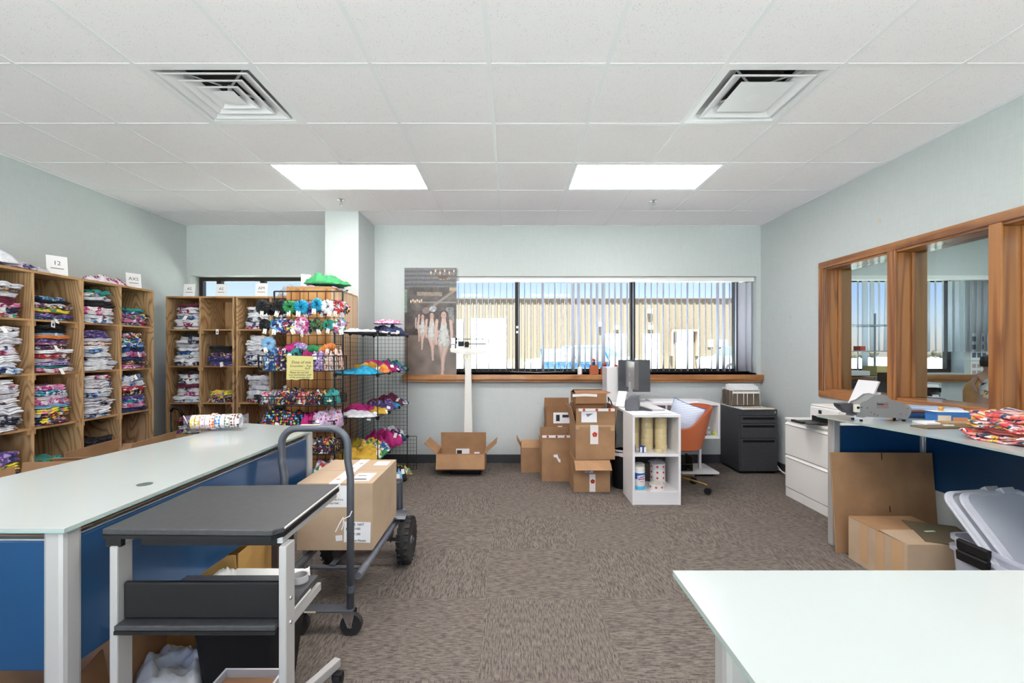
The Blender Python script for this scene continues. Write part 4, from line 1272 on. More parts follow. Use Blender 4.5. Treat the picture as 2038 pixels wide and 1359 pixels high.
# ------------------------------------------------------------------ cardboard boxes
def cbox(label, w, d, h, loc, rz=0.0, flaps=None, mat=None, fl=None, inside=None, closed=False, tape=None, cat='box', name='cardboard_box', group=None):
    """local frame: base centre at the origin, front faces -y.  flaps: side -> angle (0 closed, 90 upright, 180 level outward, more: hanging)"""
    mat = mat or M_CARD
    t = thing(name, label, cat, loc, rz, group)
    T = 0.006
    b = MB().box(-w/2, w/2, -d/2, d/2, 0, T)
    b.box(-w/2, w/2, -d/2, -d/2+T, T, h).box(-w/2, w/2, d/2-T, d/2, T, h)
    b.box(-w/2, -w/2+T, -d/2+T, d/2-T, T, h).box(w/2-T, w/2, -d/2+T, d/2-T, T, h)
    part('body', b, mat, t)
    fl = fl or min(w, d)/2
    for side, a in (flaps or {}).items():
        length = fl
        if isinstance(a, tuple): a, length = a
        ar = math.radians(a)
        L = (w if side in 'front back' else d) - 0.006
        size = (L, length, T*0.8)
        base = Matrix.Translation((0, length/2, T*0.4))
        hinge = {'front': Matrix.Translation((0, -d/2+T/2, h)), 'back': Matrix.Translation((0, d/2-T/2, h)) @ Matrix.Rotation(PI, 4, 'Z'),
                 'left': Matrix.Translation((-w/2+T/2, 0, h)) @ Matrix.Rotation(-PI/2, 4, 'Z'), 'right': Matrix.Translation((w/2-T/2, 0, h)) @ Matrix.Rotation(PI/2, 4, 'Z')}[side]
        part('flap', MB().obox(size, hinge @ Matrix.Rotation(ar, 4, 'X') @ base), mat, t)
    if closed:
        e = 0.0015
        part('flap', MB().box(-w/2, w/2, -d/2, -e, h, h+T), mat, t)
        part('flap', MB().box(-w/2, w/2, e, d/2, h, h+T), mat, t)
    return t
def sticker(t, name, x, z, w, h, y, mat=M_PAPER, rot=0.0, off=0.0012):
    """flat sticker on the front face of a box, in the box's own frame"""
    return part(name, MB().obox((w, 0.001, h), Matrix.Translation((x, y-off, z)) @ Matrix.Rotation(rot, 4, 'Y')), mat, t)
def flower_mark(t, x, z, s, y, mat=M_INKR):
    """the red flower-like mark printed on the packing tape"""
    mb = MB()
    for k in range(5):
        a = 2*PI*k/5 + 0.4
        mb.lathe([(0, 0), (s*0.30, 0), (s*0.30, 0.0006), (0, 0.0006)], 10, Matrix.Translation((x+math.cos(a)*s*0.34, y, z+math.sin(a)*s*0.34)) @ Matrix.Rotation(PI/2, 4, 'X'))
    part('flower_print', mb, mat, t)['kind'] = 'stuff'

# big box riding on the hand truck
t = cbox('large pale cardboard box riding on the grey hand truck', 0.385, 0.50, 0.335, (-0.90, 2.55, 0.309), math.radians(0.5), None, M_CARD2, closed=True)
part('tape', MB().box(-0.03, 0.03, -0.25, 0.25, 0.3415, 0.3422), M_TAPEW, t)
part('tape', MB().box(-0.03, 0.03, -0.2522, -0.2515, 0.23, 0.3415), M_TAPEW, t)
for k in range(4): 
    part('flower_print', MB().lathe([(0, 0), (0.012, 0), (0.012, 0.0005), (0, 0.0005)], 10, Matrix.Translation((-0.008+0.016*(k % 2), -0.18+0.11*k, 0.3423))), plain('pale_red_ink', (206, 150, 136), 0.6), t)
part('shipping_label', MB().box(0.06, 0.16, -0.21, -0.06, 0.3415, 0.3423), M_PAPER, t)
part('bar_code', MB().box(0.075, 0.14, -0.19, -0.17, 0.3423, 0.3426).box(0.075, 0.12, -0.12, -0.11, 0.3423, 0.3426), M_INK, t)['kind'] = 'stuff'
part('shipping_label', MB().box(0.09, 0.17, 0.11, 0.2, 0.3415, 0.3423), M_PAPER, t)
yf = -0.25
sticker(t, 'shipping_label', 0.01, 0.275, 0.12, 0.11, yf)
flower_mark(t, -0.025, 0.30, 0.03, yf-0.003)
lettering('HAND THE STYLE', 0.011, M_INK, t, facing((0.0, yf-0.003, 0.258)), name='label_print')
lettering('HOLD THIS', 0.011, M_INK, t, facing((-0.008, yf-0.003, 0.240)), name='label_print')
sticker(t, 'handwritten_note', 0.115, 0.092, 0.135, 0.105, yf, M_PAPER, 0.03)
for s, x, z, h, m in (('THE  HAT', 0.113, 0.131, 0.017, M_INK), ('MOVES', 0.108, 0.109, 0.015, M_INK), ('250 LBS', 0.105, 0.083, 0.016, M_INK), ('Sticko Fitness', 0.118, 0.050, 0.015, M_INK)):
    lettering(s, h, m, t, facing((x, yf-0.003, z)), name='handwriting')
part('highlight', MB().box(0.058, 0.078, yf-0.0028, yf-0.0022, 0.102, 0.116), plain('green_marker', (40, 160, 120), 0.7), t)
sticker(t, 'small_label', 0.022, 0.062, 0.034, 0.028, yf, M_PAPER, -0.08)

# boxes by the scale and the desk
t = cbox('open empty cardboard box with spread flaps on the scale platform', 0.515, 0.34, 0.175, (-0.53, 4.93, 0.0605), 0, {'front': (252, 0.16), 'back': (84, 0.17), 'left': (138, 0.17), 'right': (138, 0.17)})
t['label'] = 'open empty cardboard box with spread flaps on the scale platform'
sticker(t, 'shipping_label', -0.01, 0.115, 0.15, 0.085, 0.1635, off=0.0008)
sticker(t, 'small_label', 0.15, 0.105, 0.06, 0.03, 0.1635, off=0.0008)
part('bar_code', MB().box(-0.075, -0.02, 0.161, 0.1624, 0.1, 0.14).box(0.0, 0.05, 0.161, 0.1624, 0.085, 0.1), M_INK, t)['kind'] = 'stuff'

gb = 'cardboard boxes piled left of the desk'
t = cbox('small open cardboard box, leftmost of the pile by the wall', 0.225, 0.30, 0.265, (X(1057, 4.9)+0.005, 5.05, 0), 0, {'left': (118, 0.1), 'back': (20, 0.15), 'right': (96, 0.06), 'front': (35, 0.12)}, group=gb)
part('plastic_bag', crumple(5, 0.16, 0.2, 0.03).move((0, 0, 0.2)), plain('dark_plastic', (70, 66, 64), 0.2), t, smooth='all')
t = cbox('cardboard box with upright front flap and printed tape edge in the pile', 0.315, 0.36, 0.312, (X(1109.5, 4.566), 4.566+0.18, 0), 0, {'front': (92, 0.155), 'back': (88, 0.18), 'left': (95, 0.1), 'right': (84, 0.14)}, group=gb)
part('tape', MB().box(-0.155, 0.155, -0.192, -0.181, 0.445, 0.468), M_TAPEW, t)
for k in range(3): flower_mark(t, -0.1+0.09*k, 0.457, 0.02, -0.1925)
part('torn_label', MB().prism([(-0.04, 0.27), (0.0, 0.275), (0.012, 0.235), (0.03, 0.225), (0.03, 0.19), (0.01, 0.2), (-0.008, 0.24), (-0.04, 0.25)], 0.001, Matrix(((1,0,0,0),(0,0,1,-0.1822),(0,1,0,0),(0,0,0,1)))), M_PAPER, t)
tb = cbox('lower dark cardboard box behind the pile, carrying another box', 0.31, 0.30, 0.49, (X(1113, 5.05), 5.12, 0), 0, None, M_CARD3, closed=True, group=gb)
part('tape', MB().box(-0.025, 0.025, -0.1515, -0.1507, 0.36, 0.496), M_TAPEW, tb); flower_mark(tb, 0, 0.42, 0.035, -0.153)
tb = cbox('cardboard box with a large shipping label at the back of the pile', 0.29, 0.28, 0.16, (X(1112, 5.05), 5.12, 0.497), 0.02, {'front': (94, 0.08), 'back': (90, 0.12), 'left': (30, 0.1)}, M_CARD3, group=gb)
sticker(tb, 'shipping_label', 0.03, 0.085, 0.2, 0.12, -0.14)
part('bar_code', MB().box(-0.04, 0.0, -0.1432, -0.1424, 0.05, 0.12).box(0.03, 0.1, -0.1432, -0.1424, 0.09, 0.12), M_INK, tb)['kind'] = 'stuff'
te = cbox('cardboard box with a drooping front flap at the bottom of the pile', 0.34, 0.34, 0.30, (X(1178, 4.226), 4.226+0.17, 0), 0, {'front': (212, 0.13)}, group=gb)
part('lid', MB().box(-0.17, 0.17, -0.16, 0.17, 0.3, 0.305), M_CARD, te)
sticker(te, 'striped_tape', -0.025, 0.225, 0.075, 0.09, -0.17, plain('blue_white_stripe', (214, 220, 236), 0.4))
for k in range(5):
    part('stripe', MB().obox((0.085, 0.0005, 0.006), Matrix.Translation((-0.022, -0.1722, 0.195+0.016*k)) @ Matrix.Rotation(-0.6, 4, 'Y')), M_INKB, te)
sticker(te, 'tape', 0.005, 0.085, 0.055, 0.165, -0.17, M_TAPEW); flower_mark(te, 0.007, 0.10, 0.035, -0.173)
tg = cbox('cardboard box mostly hidden behind the lowest box of the pile', 0.32, 0.3, 0.3, (X(1178, 4.226)+0.085, 4.78, 0), 0, None, M_CARD3, closed=True, group=gb)
td = cbox('tall cardboard box with upright flaps and a printed tape strip', 0.37, 0.38, 0.325, (X(1184, 4.22), 4.226+0.185, 0.3055), 0.02, {'front': (93, 0.155), 'back': (86, 0.175), 'left': (104, 0.17), 'right': (97, 0.165)}, group=gb)
sticker(td, 'tape', -0.01, 0.235, 0.075, 0.18, -0.19, M_TAPEW); flower_mark(td, -0.005, 0.235, 0.04, -0.193)
sticker(td, 'shipping_label', -0.06, 0.40, 0.145, 0.10, -0.198); part('tape', MB().box(-0.16, 0.18, -0.2085, -0.2, 0.455, 0.48), M_TAPEW, td)
for k in range(3): flower_mark(td, -0.11+0.12*k, 0.468, 0.022, -0.209)
part('label_print', MB().prism([(-0.09, 0.43), (-0.02, 0.435), (-0.075, 0.40)], 0.0006, Matrix(((1,0,0,0),(0,0,1,-0.2002),(0,1,0,0),(0,0,0,1)))), plain('grey_print', (120, 122, 126), 0.7), td)
part('filling', MB().box(-0.17, 0.17, -0.175, 0.175, 0.02, 0.30), M_CARD3, td)
for bx_t, zz_ in ((td, 0.318), ):
    part('seam_tape', MB().box(-0.184, 0.184, -0.1912, -0.1904, zz_-0.012, zz_+0.006), M_TAPEC, bx_t)
part('corner_tape', MB().box(0.145, 0.184, -0.1912, -0.1904, 0.27, 0.305), M_TAPEC, td); part('corner_tape', MB().box(-0.184, -0.15, -0.1912, -0.1904, 0.285, 0.305), M_TAPEC, td)
tf = cbox('small taped cardboard box on top of the tallest box', 0.3, 0.26, 0.095, (X(1172, 4.45), 4.50, 0.812), 0.05, {'front': (10, 0.12), 'back': (14, 0.12), 'right': (165, 0.05)}, M_CARD3, group=gb)
for s in (-1, 1): sticker(tf, 'tape', -0.06+0.06*s, 0.082, 0.12, 0.025, -0.13, M_TAPEW, 0.05*s)
tf.location.z = 0.3055+0.325+0.002
tf.location.z = 0.812
part('box_under_flaps', MB().box(-0.13, 0.13, -0.1, 0.12, -0.18, -0.0005), M_CARD3, tf)

# ------------------------------------------------------------------ right side: sheet, box, bins
one('cardboard_sheet', MB().obox((0.67, 0.012, 0.65), Matrix.Translation((0, 0, 0.322))), M_CARD, 'large flat cardboard sheet leaning upright under the right table', 'cardboard', loc=(2.475, 2.955, 0.002), bevel=0.002)
o = bpy.data.objects['cardboard_sheet']; o.rotation_euler = (math.radians(-5), 0, math.radians(-1))
tag(part('slot', MB().box(-0.0035, 0.0035, -0.0068, -0.0062, 0.60, 0.645), plain('slot_dark', (70, 48, 32), 0.9), o))
part('slot', MB().box(0.0265, 0.0335, -0.0068, -0.0062, 0.26, 0.30), MATS['slot_dark'], o)
tb = cbox('wide closed cardboard box on the floor beside the plastic bins', 0.40, 0.43, 0.262, (2.17+0.20, 2.675, 0), 0, {'front': (2, 0.19)}, M_CARD2)
part('flap', MB().box(-0.2, 0.2, -0.02, 0.215, 0.262, 0.267), M_CARD, tb)
for k, (ya, yb) in enumerate(((-0.19, -0.11), (-0.06, 0.0), (0.06, 0.12))):
    part('tape', MB().box(-0.2012, -0.2004, ya, yb, 0.03, 0.262), M_TAPEC, tb)
one('folder', MB().box(-0.13, 0.13, -0.17, 0.17, 0, 0.004).box(-0.13, 0.12, -0.17, 0.165, 0.0045, 0.0075), plain('olive_folder', (104, 94, 74), 0.6), 'olive brown folder lying on the floor box beside bins', 'folder', loc=(2.49, 2.60, 0.2675), rz=math.radians(-24))
one('paper_slip', MB().box(-0.03, 0.03, -0.008, 0.008, 0, 0.002), plain('green_paper', (196, 226, 200), 0.7), 'small pale green paper slip on the floor box folder', 'paper', loc=(2.44, 2.62, 0.276), rz=0.1)

M_BIN = clear_plastic('clear_bin_plastic', (222, 226, 240), 0.42, 0.2)
M_LID = clear_plastic('frosted_lid_plastic', (226, 228, 238), 0.72, 0.3)
def rrect(w, d, r, n=5):
    out = []
    for cx, cy, a0 in ((w/2-r, d/2-r, 0), (-w/2+r, d/2-r, 90), (-w/2+r, -d/2+r, 180), (w/2-r, -d/2+r, 270)):
        for k in range(n+1):
            a = math.radians(a0 + 90*k/n); out.append((cx+r*math.cos(a), cy+r*math.sin(a)))
    return out
def loft(mb, rings):
    n = len(rings[0])
    vs_ = [p for r in rings for p in r]
    fs_ = [(i*n+k, i*n+(k+1) % n, (i+1)*n+(k+1) % n, (i+1)*n+k) for i in range(len(rings)-1) for k in range(n)]
    return mb.add(vs_, fs_)
def rr3(w, d, r, z): return [(x, y, z) for x, y in rrect(w, d, r)]
def bin_(label, loc, rz, w=0.46, d=0.60, h=0.30, foot=0.0, latch=True):
    t = thing('plastic_bin', label, 'storage bin', loc, rz, 'clear plastic bins')
    b = MB()
    loft(b, [rr3(w*0.86, d*0.9, 0.05, 0.0), rr3(w*0.95, d*0.96, 0.06, h-0.02), rr3(w*1.0, d*1.0, 0.065, h-0.018), rr3(w, d, 0.065, h), rr3(w*0.93, d*0.945, 0.055, h), rr3(w*0.84, d*0.88, 0.045, 0.004)])
    n = len(rrect(1, 1, .1)); b.f.append(tuple(reversed(range(n)))); b.f.append(tuple(range(5*n, 6*n)))
    part('tub', b, M_BIN, t, smooth=True)
    if latch:
        for s in (-1,):
            part('handle', MB().prism([(0, -0.05), (0.016, -0.045), (0.02, 0.0), (0.004, 0.008), (-0.012, 0.0)], 0.15, Matrix(((-1,0,0,-w/2-0.004),(0,0,1,0.055),(0,1,0,h),(0,0,0,1)))), M_BLACK, t, bevel=0.004)
    return t
bx_, by_ = 2.53, 2.10
bin_('lower clear plastic bin of the nested pair with black handle', (bx_, by_, 0.0), 0, h=0.31)
bin_('upper clear plastic bin nested in the other with black handle', (bx_, by_, 0.0325+0.006), 0, w=0.455, d=0.595, h=0.325)
def bin_lid(label, M, w=0.40, d=0.54):
    t = thing('bin_lid', label, 'lid', M.translation, 0, 'frosted bin lids')
    R3 = M.to_3x3().to_4x4()
    b = MB()
    loft(b, [rr3(w, d, 0.06, -0.018), rr3(w, d, 0.06, 0.006), rr3(w*0.93, d*0.95, 0.05, 0.012), rr3(w*0.88, d*0.91, 0.045, 0.0)])
    n = len(rrect(1, 1, .1)); b.f.append(tuple(range(3*n, 4*n)))
    part('panel', b.xf(R3), M_LID, t, smooth=True)
    part('rim', MB().tube([(x, y, -0.012) for x, y in rrect(w*1.005, d*1.005, 0.062)], 0.006, 6, closed=True).xf(R3), M_LID, t, smooth=True)
    part('clip', MB().box(w*0.12, w*0.32, d/2-0.02, d/2+0.012, -0.014, 0.016).xf(R3), M_LID, t, bevel=0.004)
for k, (dx, dy, lab) in enumerate(((0.0, 0.0, 'front frosted lid standing slanted in the plastic bins'), (-0.035, 0.045, 'rear frosted lid standing slanted behind the other lid'))):
    M = Matrix.Translation((2.545+dx, 2.20+dy, 0.40-k*0.008)) @ Matrix.Rotation(math.radians(10), 4, 'Z') @ Matrix.Rotation(math.radians(50), 4, 'X')
    bin_lid(lab, M, 0.43, 0.50)

# ------------------------------------------------------------------ black utility cart in the left foreground
zc = 0.86
c = thing('utility_cart', 'black topped utility cart with silver legs in front of the left table', 'cart', (-0.84, 1.37, 0))
top = [(-1.075, 1.185), (-0.625, 1.175), (-0.603, 1.20), (-0.603, 1.585), (-1.075, 1.56)]
part('top', MB().prism(top, 0.016, Matrix.Translation((0, 0, zc-0.016))), M_BLACKT, c, world=True, bevel=0.003)
part('top_edge', MB().prism([(x*1.0, y) for x, y in top], 0.010, Matrix.Translation((0, 0, zc-0.0262))), M_BLACK, c, world=True)
part('edge_strip', MB().box(-0.6025, -0.6005, 1.2, 1.585, zc-0.006, zc-0.001), M_WHITEM, c, world=True)
part('front_apron', MB().box(-0.985, -0.625, 1.2, 1.22, zc-0.05, zc-0.0265), M_BLACK, c, world=True)
for y0, y1, x0, x1 in ((1.205, 1.58, -0.65, -0.61), (1.205, 1.55, -1.07, -1.03)):
    part('side_rail', MB().box(x0, x1, y0, y1, zc-0.0465, zc-0.0265), M_ALU, c, world=True)
part('corner_block', MB().box(-1.07, -1.03, 1.19, 1.204, zc-0.05, zc-0.0265), M_BLACK, c, world=True)
for x0, x1, fx in ((-1.058, -1.036, 0), (-0.612, -0.591, 1)):
    part('leg', MB().box(x0, x1, 1.186, 1.236, 0.10, zc-0.047), M_SILVER, c, world=True, bevel=0.004)
    p0, p1 = ((-1.05, 1.16, 0.085), (-1.05, 1.76, 0.085)) if fx == 0 else ((-0.80, 1.52, 0.085), (-0.69, 1.80, 0.085))
    part('foot', MB().bar(p0, p1, 0.03, 0.035), M_SILVER, c, world=True, bevel=0.004)
    for q in (p0, p1):
        xb, yy = q[0]+0.012, q[1]-0.03*(1 if q is p1 else -1)
        w = part('caster', MB().cyl((xb-0.012, yy, 0.033), (xb+0.012, yy, 0.033), 0.033, 18), M_BLACK, c, world=True, smooth=True)
        part('fork', MB().box(xb-0.02, xb+0.02, yy-0.02, yy+0.012, 0.04, 0.067), M_BLACK, c, world=True, bevel=0.006)
part('cross_member', MB().bar((-1.05, 1.215, 0.085), (-0.60, 1.215, 0.085), 0.028, 0.03).bar((-0.602, 1.215, 0.085), (-0.602, 1.215, 0.1), 0.02).bar((-1.0, 1.53, 0.085), (-0.78, 1.53, 0.085), 0.028, 0.03), M_SILVER, c, world=True)
part('shelf', MB().box(-1.034, -0.614, 1.172, 1.44, 0.598, 0.612), M_BLACKT, c, world=True, bevel=0.003)
part('shelf_edge', MB().box(-1.034, -0.614, 1.172, 1.184, 0.588, 0.5975), M_BLACK, c, world=True)
part('shelf_rail', MB().box(-0.618, -0.606, 1.25, 1.44, 0.565, 0.588), M_SILVER, c, world=True)
part('modesty_board', MB().box(-1.033, -0.615, 1.20, 1.214, 0.6125, 0.712), M_BLACK, c, world=True, bevel=0.006)
for zz in (0.60, 0.665):
    part('bolt', MB().lathe([(0.006, 0), (0.005, 0.003), (0, 0.004)], 10, Matrix.Translation((-0.591, 1.21, zz)) @ Matrix.Rotation(PI/2, 4, 'Y')), M_CHROME, c, world=True)
o = one('grommet_ring', MB().lathe([(0.021, 0), (0.0245, 0), (0.0245, 0.02), (0.021, 0.02)], 24, closed=True), plain('ring_grey', (176, 176, 176), 0.4), 'small grey ring lying on the cart shelf', 'ring', loc=(-0.655, 1.40, 0.6125), smooth=True)

# waste bin with liner, frame, bags behind/under the cart
t = thing('waste_bin', 'black waste bin with a white liner behind the utility cart', 'bin', (-0.985, 1.72, 0))
b = MB(); loft(b, [rr3(0.25, 0.18, 0.03, 0.0), rr3(0.35, 0.24, 0.04, 0.42), rr3(0.34, 0.23, 0.04, 0.42), rr3(0.24, 0.17, 0.03, 0.01)])
n = len(rrect(1, 1, .1)); b.f.append(tuple(reversed(range(n)))); b.f.append(tuple(range(3*n, 4*n)))
part('tub', b, M_BLACK, t, smooth=True)
r = random.Random(3)
ring0 = [(x, y, 0.34+r.uniform(-0.02, 0.02)) for x, y in rrect(0.365, 0.255, 0.045, 8)]
lin_ = MB(); loft(lin_, [ring0, [(x*1.0, y*1.0, 0.432+r.uniform(-0.014, 0.022)) for x, y in rrect(0.358, 0.248, 0.04, 8)], [(x*0.95, y*0.95, 0.432+r.uniform(-0.006, 0.012)) for x, y in rrect(0.345, 0.235, 0.04, 8)], [(x*0.84, y*0.84, 0.30+r.uniform(-0.02, 0.02)) for x, y in rrect(0.34, 0.23, 0.04, 8)]])
part('liner', lin_, plain('bin_liner', (232, 230, 224), 0.5), t, smooth='all')

# boxes and bags under the left table
gu = 'boxes under the left table'
cbox('open cardboard box with long flap under the left table', 0.5, 0.42, 0.32, (-1.66, 1.74, 0), 0.25, {'front': (150, 0.2), 'right': (120, 0.1), 'left': (100, 0.2), 'back': (90, 0.2)}, M_CARD, group=gu)
cbox('tan cardboard box with upright flap under the far end of left table', 0.36, 0.3, 0.38, (-1.34, 2.04, 0), 0.05, {'front': (95, 0.09), 'right': (92, 0.09)}, plain('cardboard_yellow', (206, 160, 92), 0.8, var=0.08), group=gu)
tt = cbox('dark taped cardboard box behind the waste bin', 0.24, 0.2, 0.38, (-1.33, 2.42, 0), 0.05, None, plain('cardboard_grey', (112, 96, 88), 0.8, var=0.1), closed=True, group=gu)
sticker(tt, 'tape', 0.06, 0.30, 0.05, 0.12, -0.1, M_TAPEW); flower_mark(tt, 0.06, 0.30, 0.03, -0.103)
cbox('small open cardboard box on the floor under the cart', 0.26, 0.22, 0.17, (-1.48, 1.42, 0), 0.3, {'front': (140, 0.13), 'left': (120, 0.13), 'right': (80, 0.13)}, M_CARD3, group=gu)
o = one('plastic_bag', crumple(31, 0.26, 0.28, 0.26, rough=0.7, boxy=True), clear_plastic('white_poly_bag', (236, 238, 240), 0.7, 0.15), 'crumpled clear plastic bag on the floor under the cart', 'bag', loc=(-1.235, 1.66, 0.0), rz=0.4, smooth='all')
tr_ = part('lower_tray', MB().box(-0.885, -0.70, 1.245, 1.40, 0.312, 0.316).box(-0.885, -0.70, 1.245, 1.252, 0.316, 0.342).box(-0.885, -0.70, 1.393, 1.40, 0.316, 0.342).box(-0.885, -0.878, 1.252, 1.393, 0.316, 0.342).box(-0.707, -0.70, 1.252, 1.393, 0.316, 0.342), M_ALU, c, world=True)
part('tray_liner', MB().box(-0.877, -0.708, 1.253, 1.392, 0.3165, 0.318), M_CARD3, c, world=True)
part('tray_rail', MB().bar((-1.04, 1.23, 0.302), (-0.60, 1.23, 0.302), 0.018, 0.018), M_SILVER, c, world=True)
part('tray_bracket', MB().box(-0.86, -0.725, 1.225, 1.38, 0.3045, 0.3118), M_BLACK, c, world=True)

# ------------------------------------------------------------------ grey hand truck carrying the big box
h = thing('hand_truck', 'grey steel platform hand truck with looped handle and pneumatic wheels', 'hand truck', (-0.9, 2.5, 0))
R_ = 0.017
xr, xl, yh = -0.762, -1.072, 2.11
def arc(c, r, a0, a1, n=7, plane='xz', y=0):
    return [(c[0]+r*math.cos(math.radians(a0+(a1-a0)*k/n)), y, c[1]+r*math.sin(math.radians(a0+(a1-a0)*k/n))) for k in range(n+1)]
zt2 = 0.965
pts = [(xl+0.012, yh, 0.30), (xl+0.012, yh, 0.74), (xl, yh, 0.81)] + arc((xl+0.075, zt2-0.075), 0.075, 180, 90, y=yh) + arc((xr-0.085, zt2-0.085), 0.085, 90, 0, y=yh) + [(xr, yh, 0.81), (xr+0.012, yh, 0.74), (xr+0.012, yh, 0.122)]
part('handle', MB().tube(pts, R_, 12), M_STEELG, h, world=True, smooth='all')
part('handle_label', MB().box(-0.98, -0.89, yh-0.012, yh+0.004, zt2+R_-0.002, zt2+R_+0.0008), plain('cream_label', (226, 214, 196), 0.6), h, world=True)
part('collar', MB().cyl((xr+0.012, yh, 0.20), (xr+0.012, yh, 0.23), 0.0195, 12), M_STEELG, h, world=True)
for x in (-0.722, -1.055):
    part('rail', MB().tube([(x, 2.13, 0.262), (x, 3.04, 0.245)], 0.018, 12), plain('worn_steel', (142, 146, 154), 0.32, 0.6), h, world=True, smooth=True)
part('cross_bar', MB().tube([(-1.035, 2.28, 0.232), (-0.752, 2.28, 0.232)], 0.010, 8), M_STEELG, h, world=True)
part('cross_bar', MB().tube([(-1.035, 2.72, 0.225), (-0.752, 2.72, 0.225)], 0.010, 8), M_STEELG, h, world=True)
part('brace', MB().bar((-0.90, 2.27, 0.248), (-0.885, 2.75, 0.240), 0.03, 0.005), M_STEELG, h, world=True)
part('caster_bar', MB().box(-1.07, -0.735, yh-0.03, yh+0.03, 0.116, 0.124), M_STEELG, h, world=True, bevel=0.002)
part('bar_label', MB().box(-1.0, -0.9, yh-0.0308, yh-0.029, 0.1165, 0.1235), MATS['cream_label'], h, world=True)
part('upright_link', MB().bar((xl+0.012, yh, 0.12), (xl+0.012, yh, 0.32), 0.02), M_STEELG, h, world=True)
for x in (-0.757, -1.005):
    w = part('caster_wheel', MB().cyl((x+0.012, yh-0.014, 0.05), (x+0.012, yh+0.014, 0.05), 0.05, 24), M_RUBBER, h, world=True, smooth=True)
    part('hub', MB().cyl((x+0.012, yh-0.0235, 0.05), (x+0.012, yh+0.0235, 0.05), 0.010, 14), M_CHROME, h, world=True)
    for s in (-1, 1):
        part('fork', MB().prism([(-0.035, 0.114), (0.03, 0.114), (0.012, 0.04), (-0.004, 0.04)], 0.003, Matrix(((1,0,0,x+0.004),(0,0,1,yh+s*0.019-0.0015),(0,1,0,0),(0,0,0,1)))), M_CHROME, h, world=True)
    part('swivel', MB().lathe([(0.028, 0.1135), (0.028, 0.1155), (0, 0.1155)], 16, Matrix.Translation((x, yh, 0))), M_CHROME, h, world=True)
    part('swivel_nut', MB().lathe([(0.012, 0.1245), (0.012, 0.132), (0.006, 0.14), (0, 0.142)], 8, Matrix.Translation((x, yh, 0))), M_CHROME, h, world=True)
M_HUB = plain('wheel_hub', (168, 172, 178), 0.4, 0.5)
def pneu(x, y, R=0.138, wd=0.085):
    Mx = Matrix.Translation((x, y, R)) @ Matrix.Rotation(PI/2, 4, 'Y')
    tyre = part('tyre', MB().lathe([(R*0.5, -wd*0.36), (R*0.72, -wd*0.5), (R*0.93, -wd*0.4), (R, -wd*0.2), (R, wd*0.2), (R*0.93, wd*0.4), (R*0.72, wd*0.5), (R*0.5, wd*0.36)], 32, Mx), M_RUBBER, h, world=True, smooth=True)
    tr = MB()
    for k in range(22):
        a = 2*PI*k/22
        for s in (-1, 1):
            tr.obox((0.026, 0.026, 0.008), Mx @ Matrix.Rotation(a + s*0.07, 4, 'Z') @ Matrix.Translation((R*0.965, 0, s*wd*0.27)) @ Matrix.Rotation(PI/2, 4, 'Y') @ Matrix.Rotation(s*0.55, 4, 'X'))
    part('tread', tr, M_RUBBER, h, world=True)['kind'] = 'stuff'
    hb = MB().lathe([(R*0.52, -wd*0.3), (R*0.5, -wd*0.2), (R*0.3, -wd*0.12), (R*0.16, -wd*0.4), (R*0.16, wd*0.4), (R*0.3, wd*0.12), (R*0.5, wd*0.2), (R*0.52, wd*0.3)], 24, Mx)
    part('hub', hb, M_HUB, h, world=True, smooth=True)
pneu(-0.655, 2.84); pneu(-1.11, 2.84)
part('axle', MB().cyl((-1.15, 2.84, 0.138), (-0.61, 2.84, 0.138), 0.011, 10), M_STEELG, h, world=True)
for x in (-0.752, -1.035):
    part('axle_bracket', MB().prism([(2.76, 0.23), (2.93, 0.23), (2.86, 0.125), (2.82, 0.125)], 0.006, Matrix(((0,0,1,x-0.003),(1,0,0,0),(0,1,0,0),(0,0,0,1)))), M_STEELG, h, world=True)
    part('wheel_guard', MB().grid(lambda u, v: (x+(-0.02+0.12*v if x > -0.9 else 0.02-0.12*v), 2.78+0.16*u, 0.283+0.018*math.sin(PI*u)), 6, 1, (0, 0, 0.004)), M_STEELG, h, world=True)
    part('toe_upright', MB().prism([(0, 0.24), (0.05, 0.24), (0.05, 0.42), (0.035, 0.445), (0.0, 0.445)], 0.02, Matrix(((0,0,1,x-0.01),(1,0,0,3.0),(0,1,0,0),(0,0,0,1)))), M_STEELG, h, world=True)
part('toe_plate', MB().box(-1.06, -0.73, 3.05, 3.058, 0.2, 0.46), M_STEELG, h, world=True, bevel=0.002)
part('yellow_decal', MB().obox((0.0008, 0.12, 0.02), Matrix.Translation((-0.7335, 2.35, 0.26))), plain('yellow_decal', (230, 200, 60), 0.5), h, world=True)
one('string', MB().tube([(-0.735, 2.088, 0.585), (-0.745, 2.085, 0.562), (-0.772, 2.083, 0.55), (-0.774, 2.083, 0.52), (-0.782, 2.083, 0.50)], 0.0022, 6).tube([(-0.775, 2.085, 0.556), (-0.79, 2.083, 0.53), (-0.81, 2.083, 0.49)], 0.0022, 6), M_PAPER, 'white string tied around the hand truck handle', 'string', smooth=True)
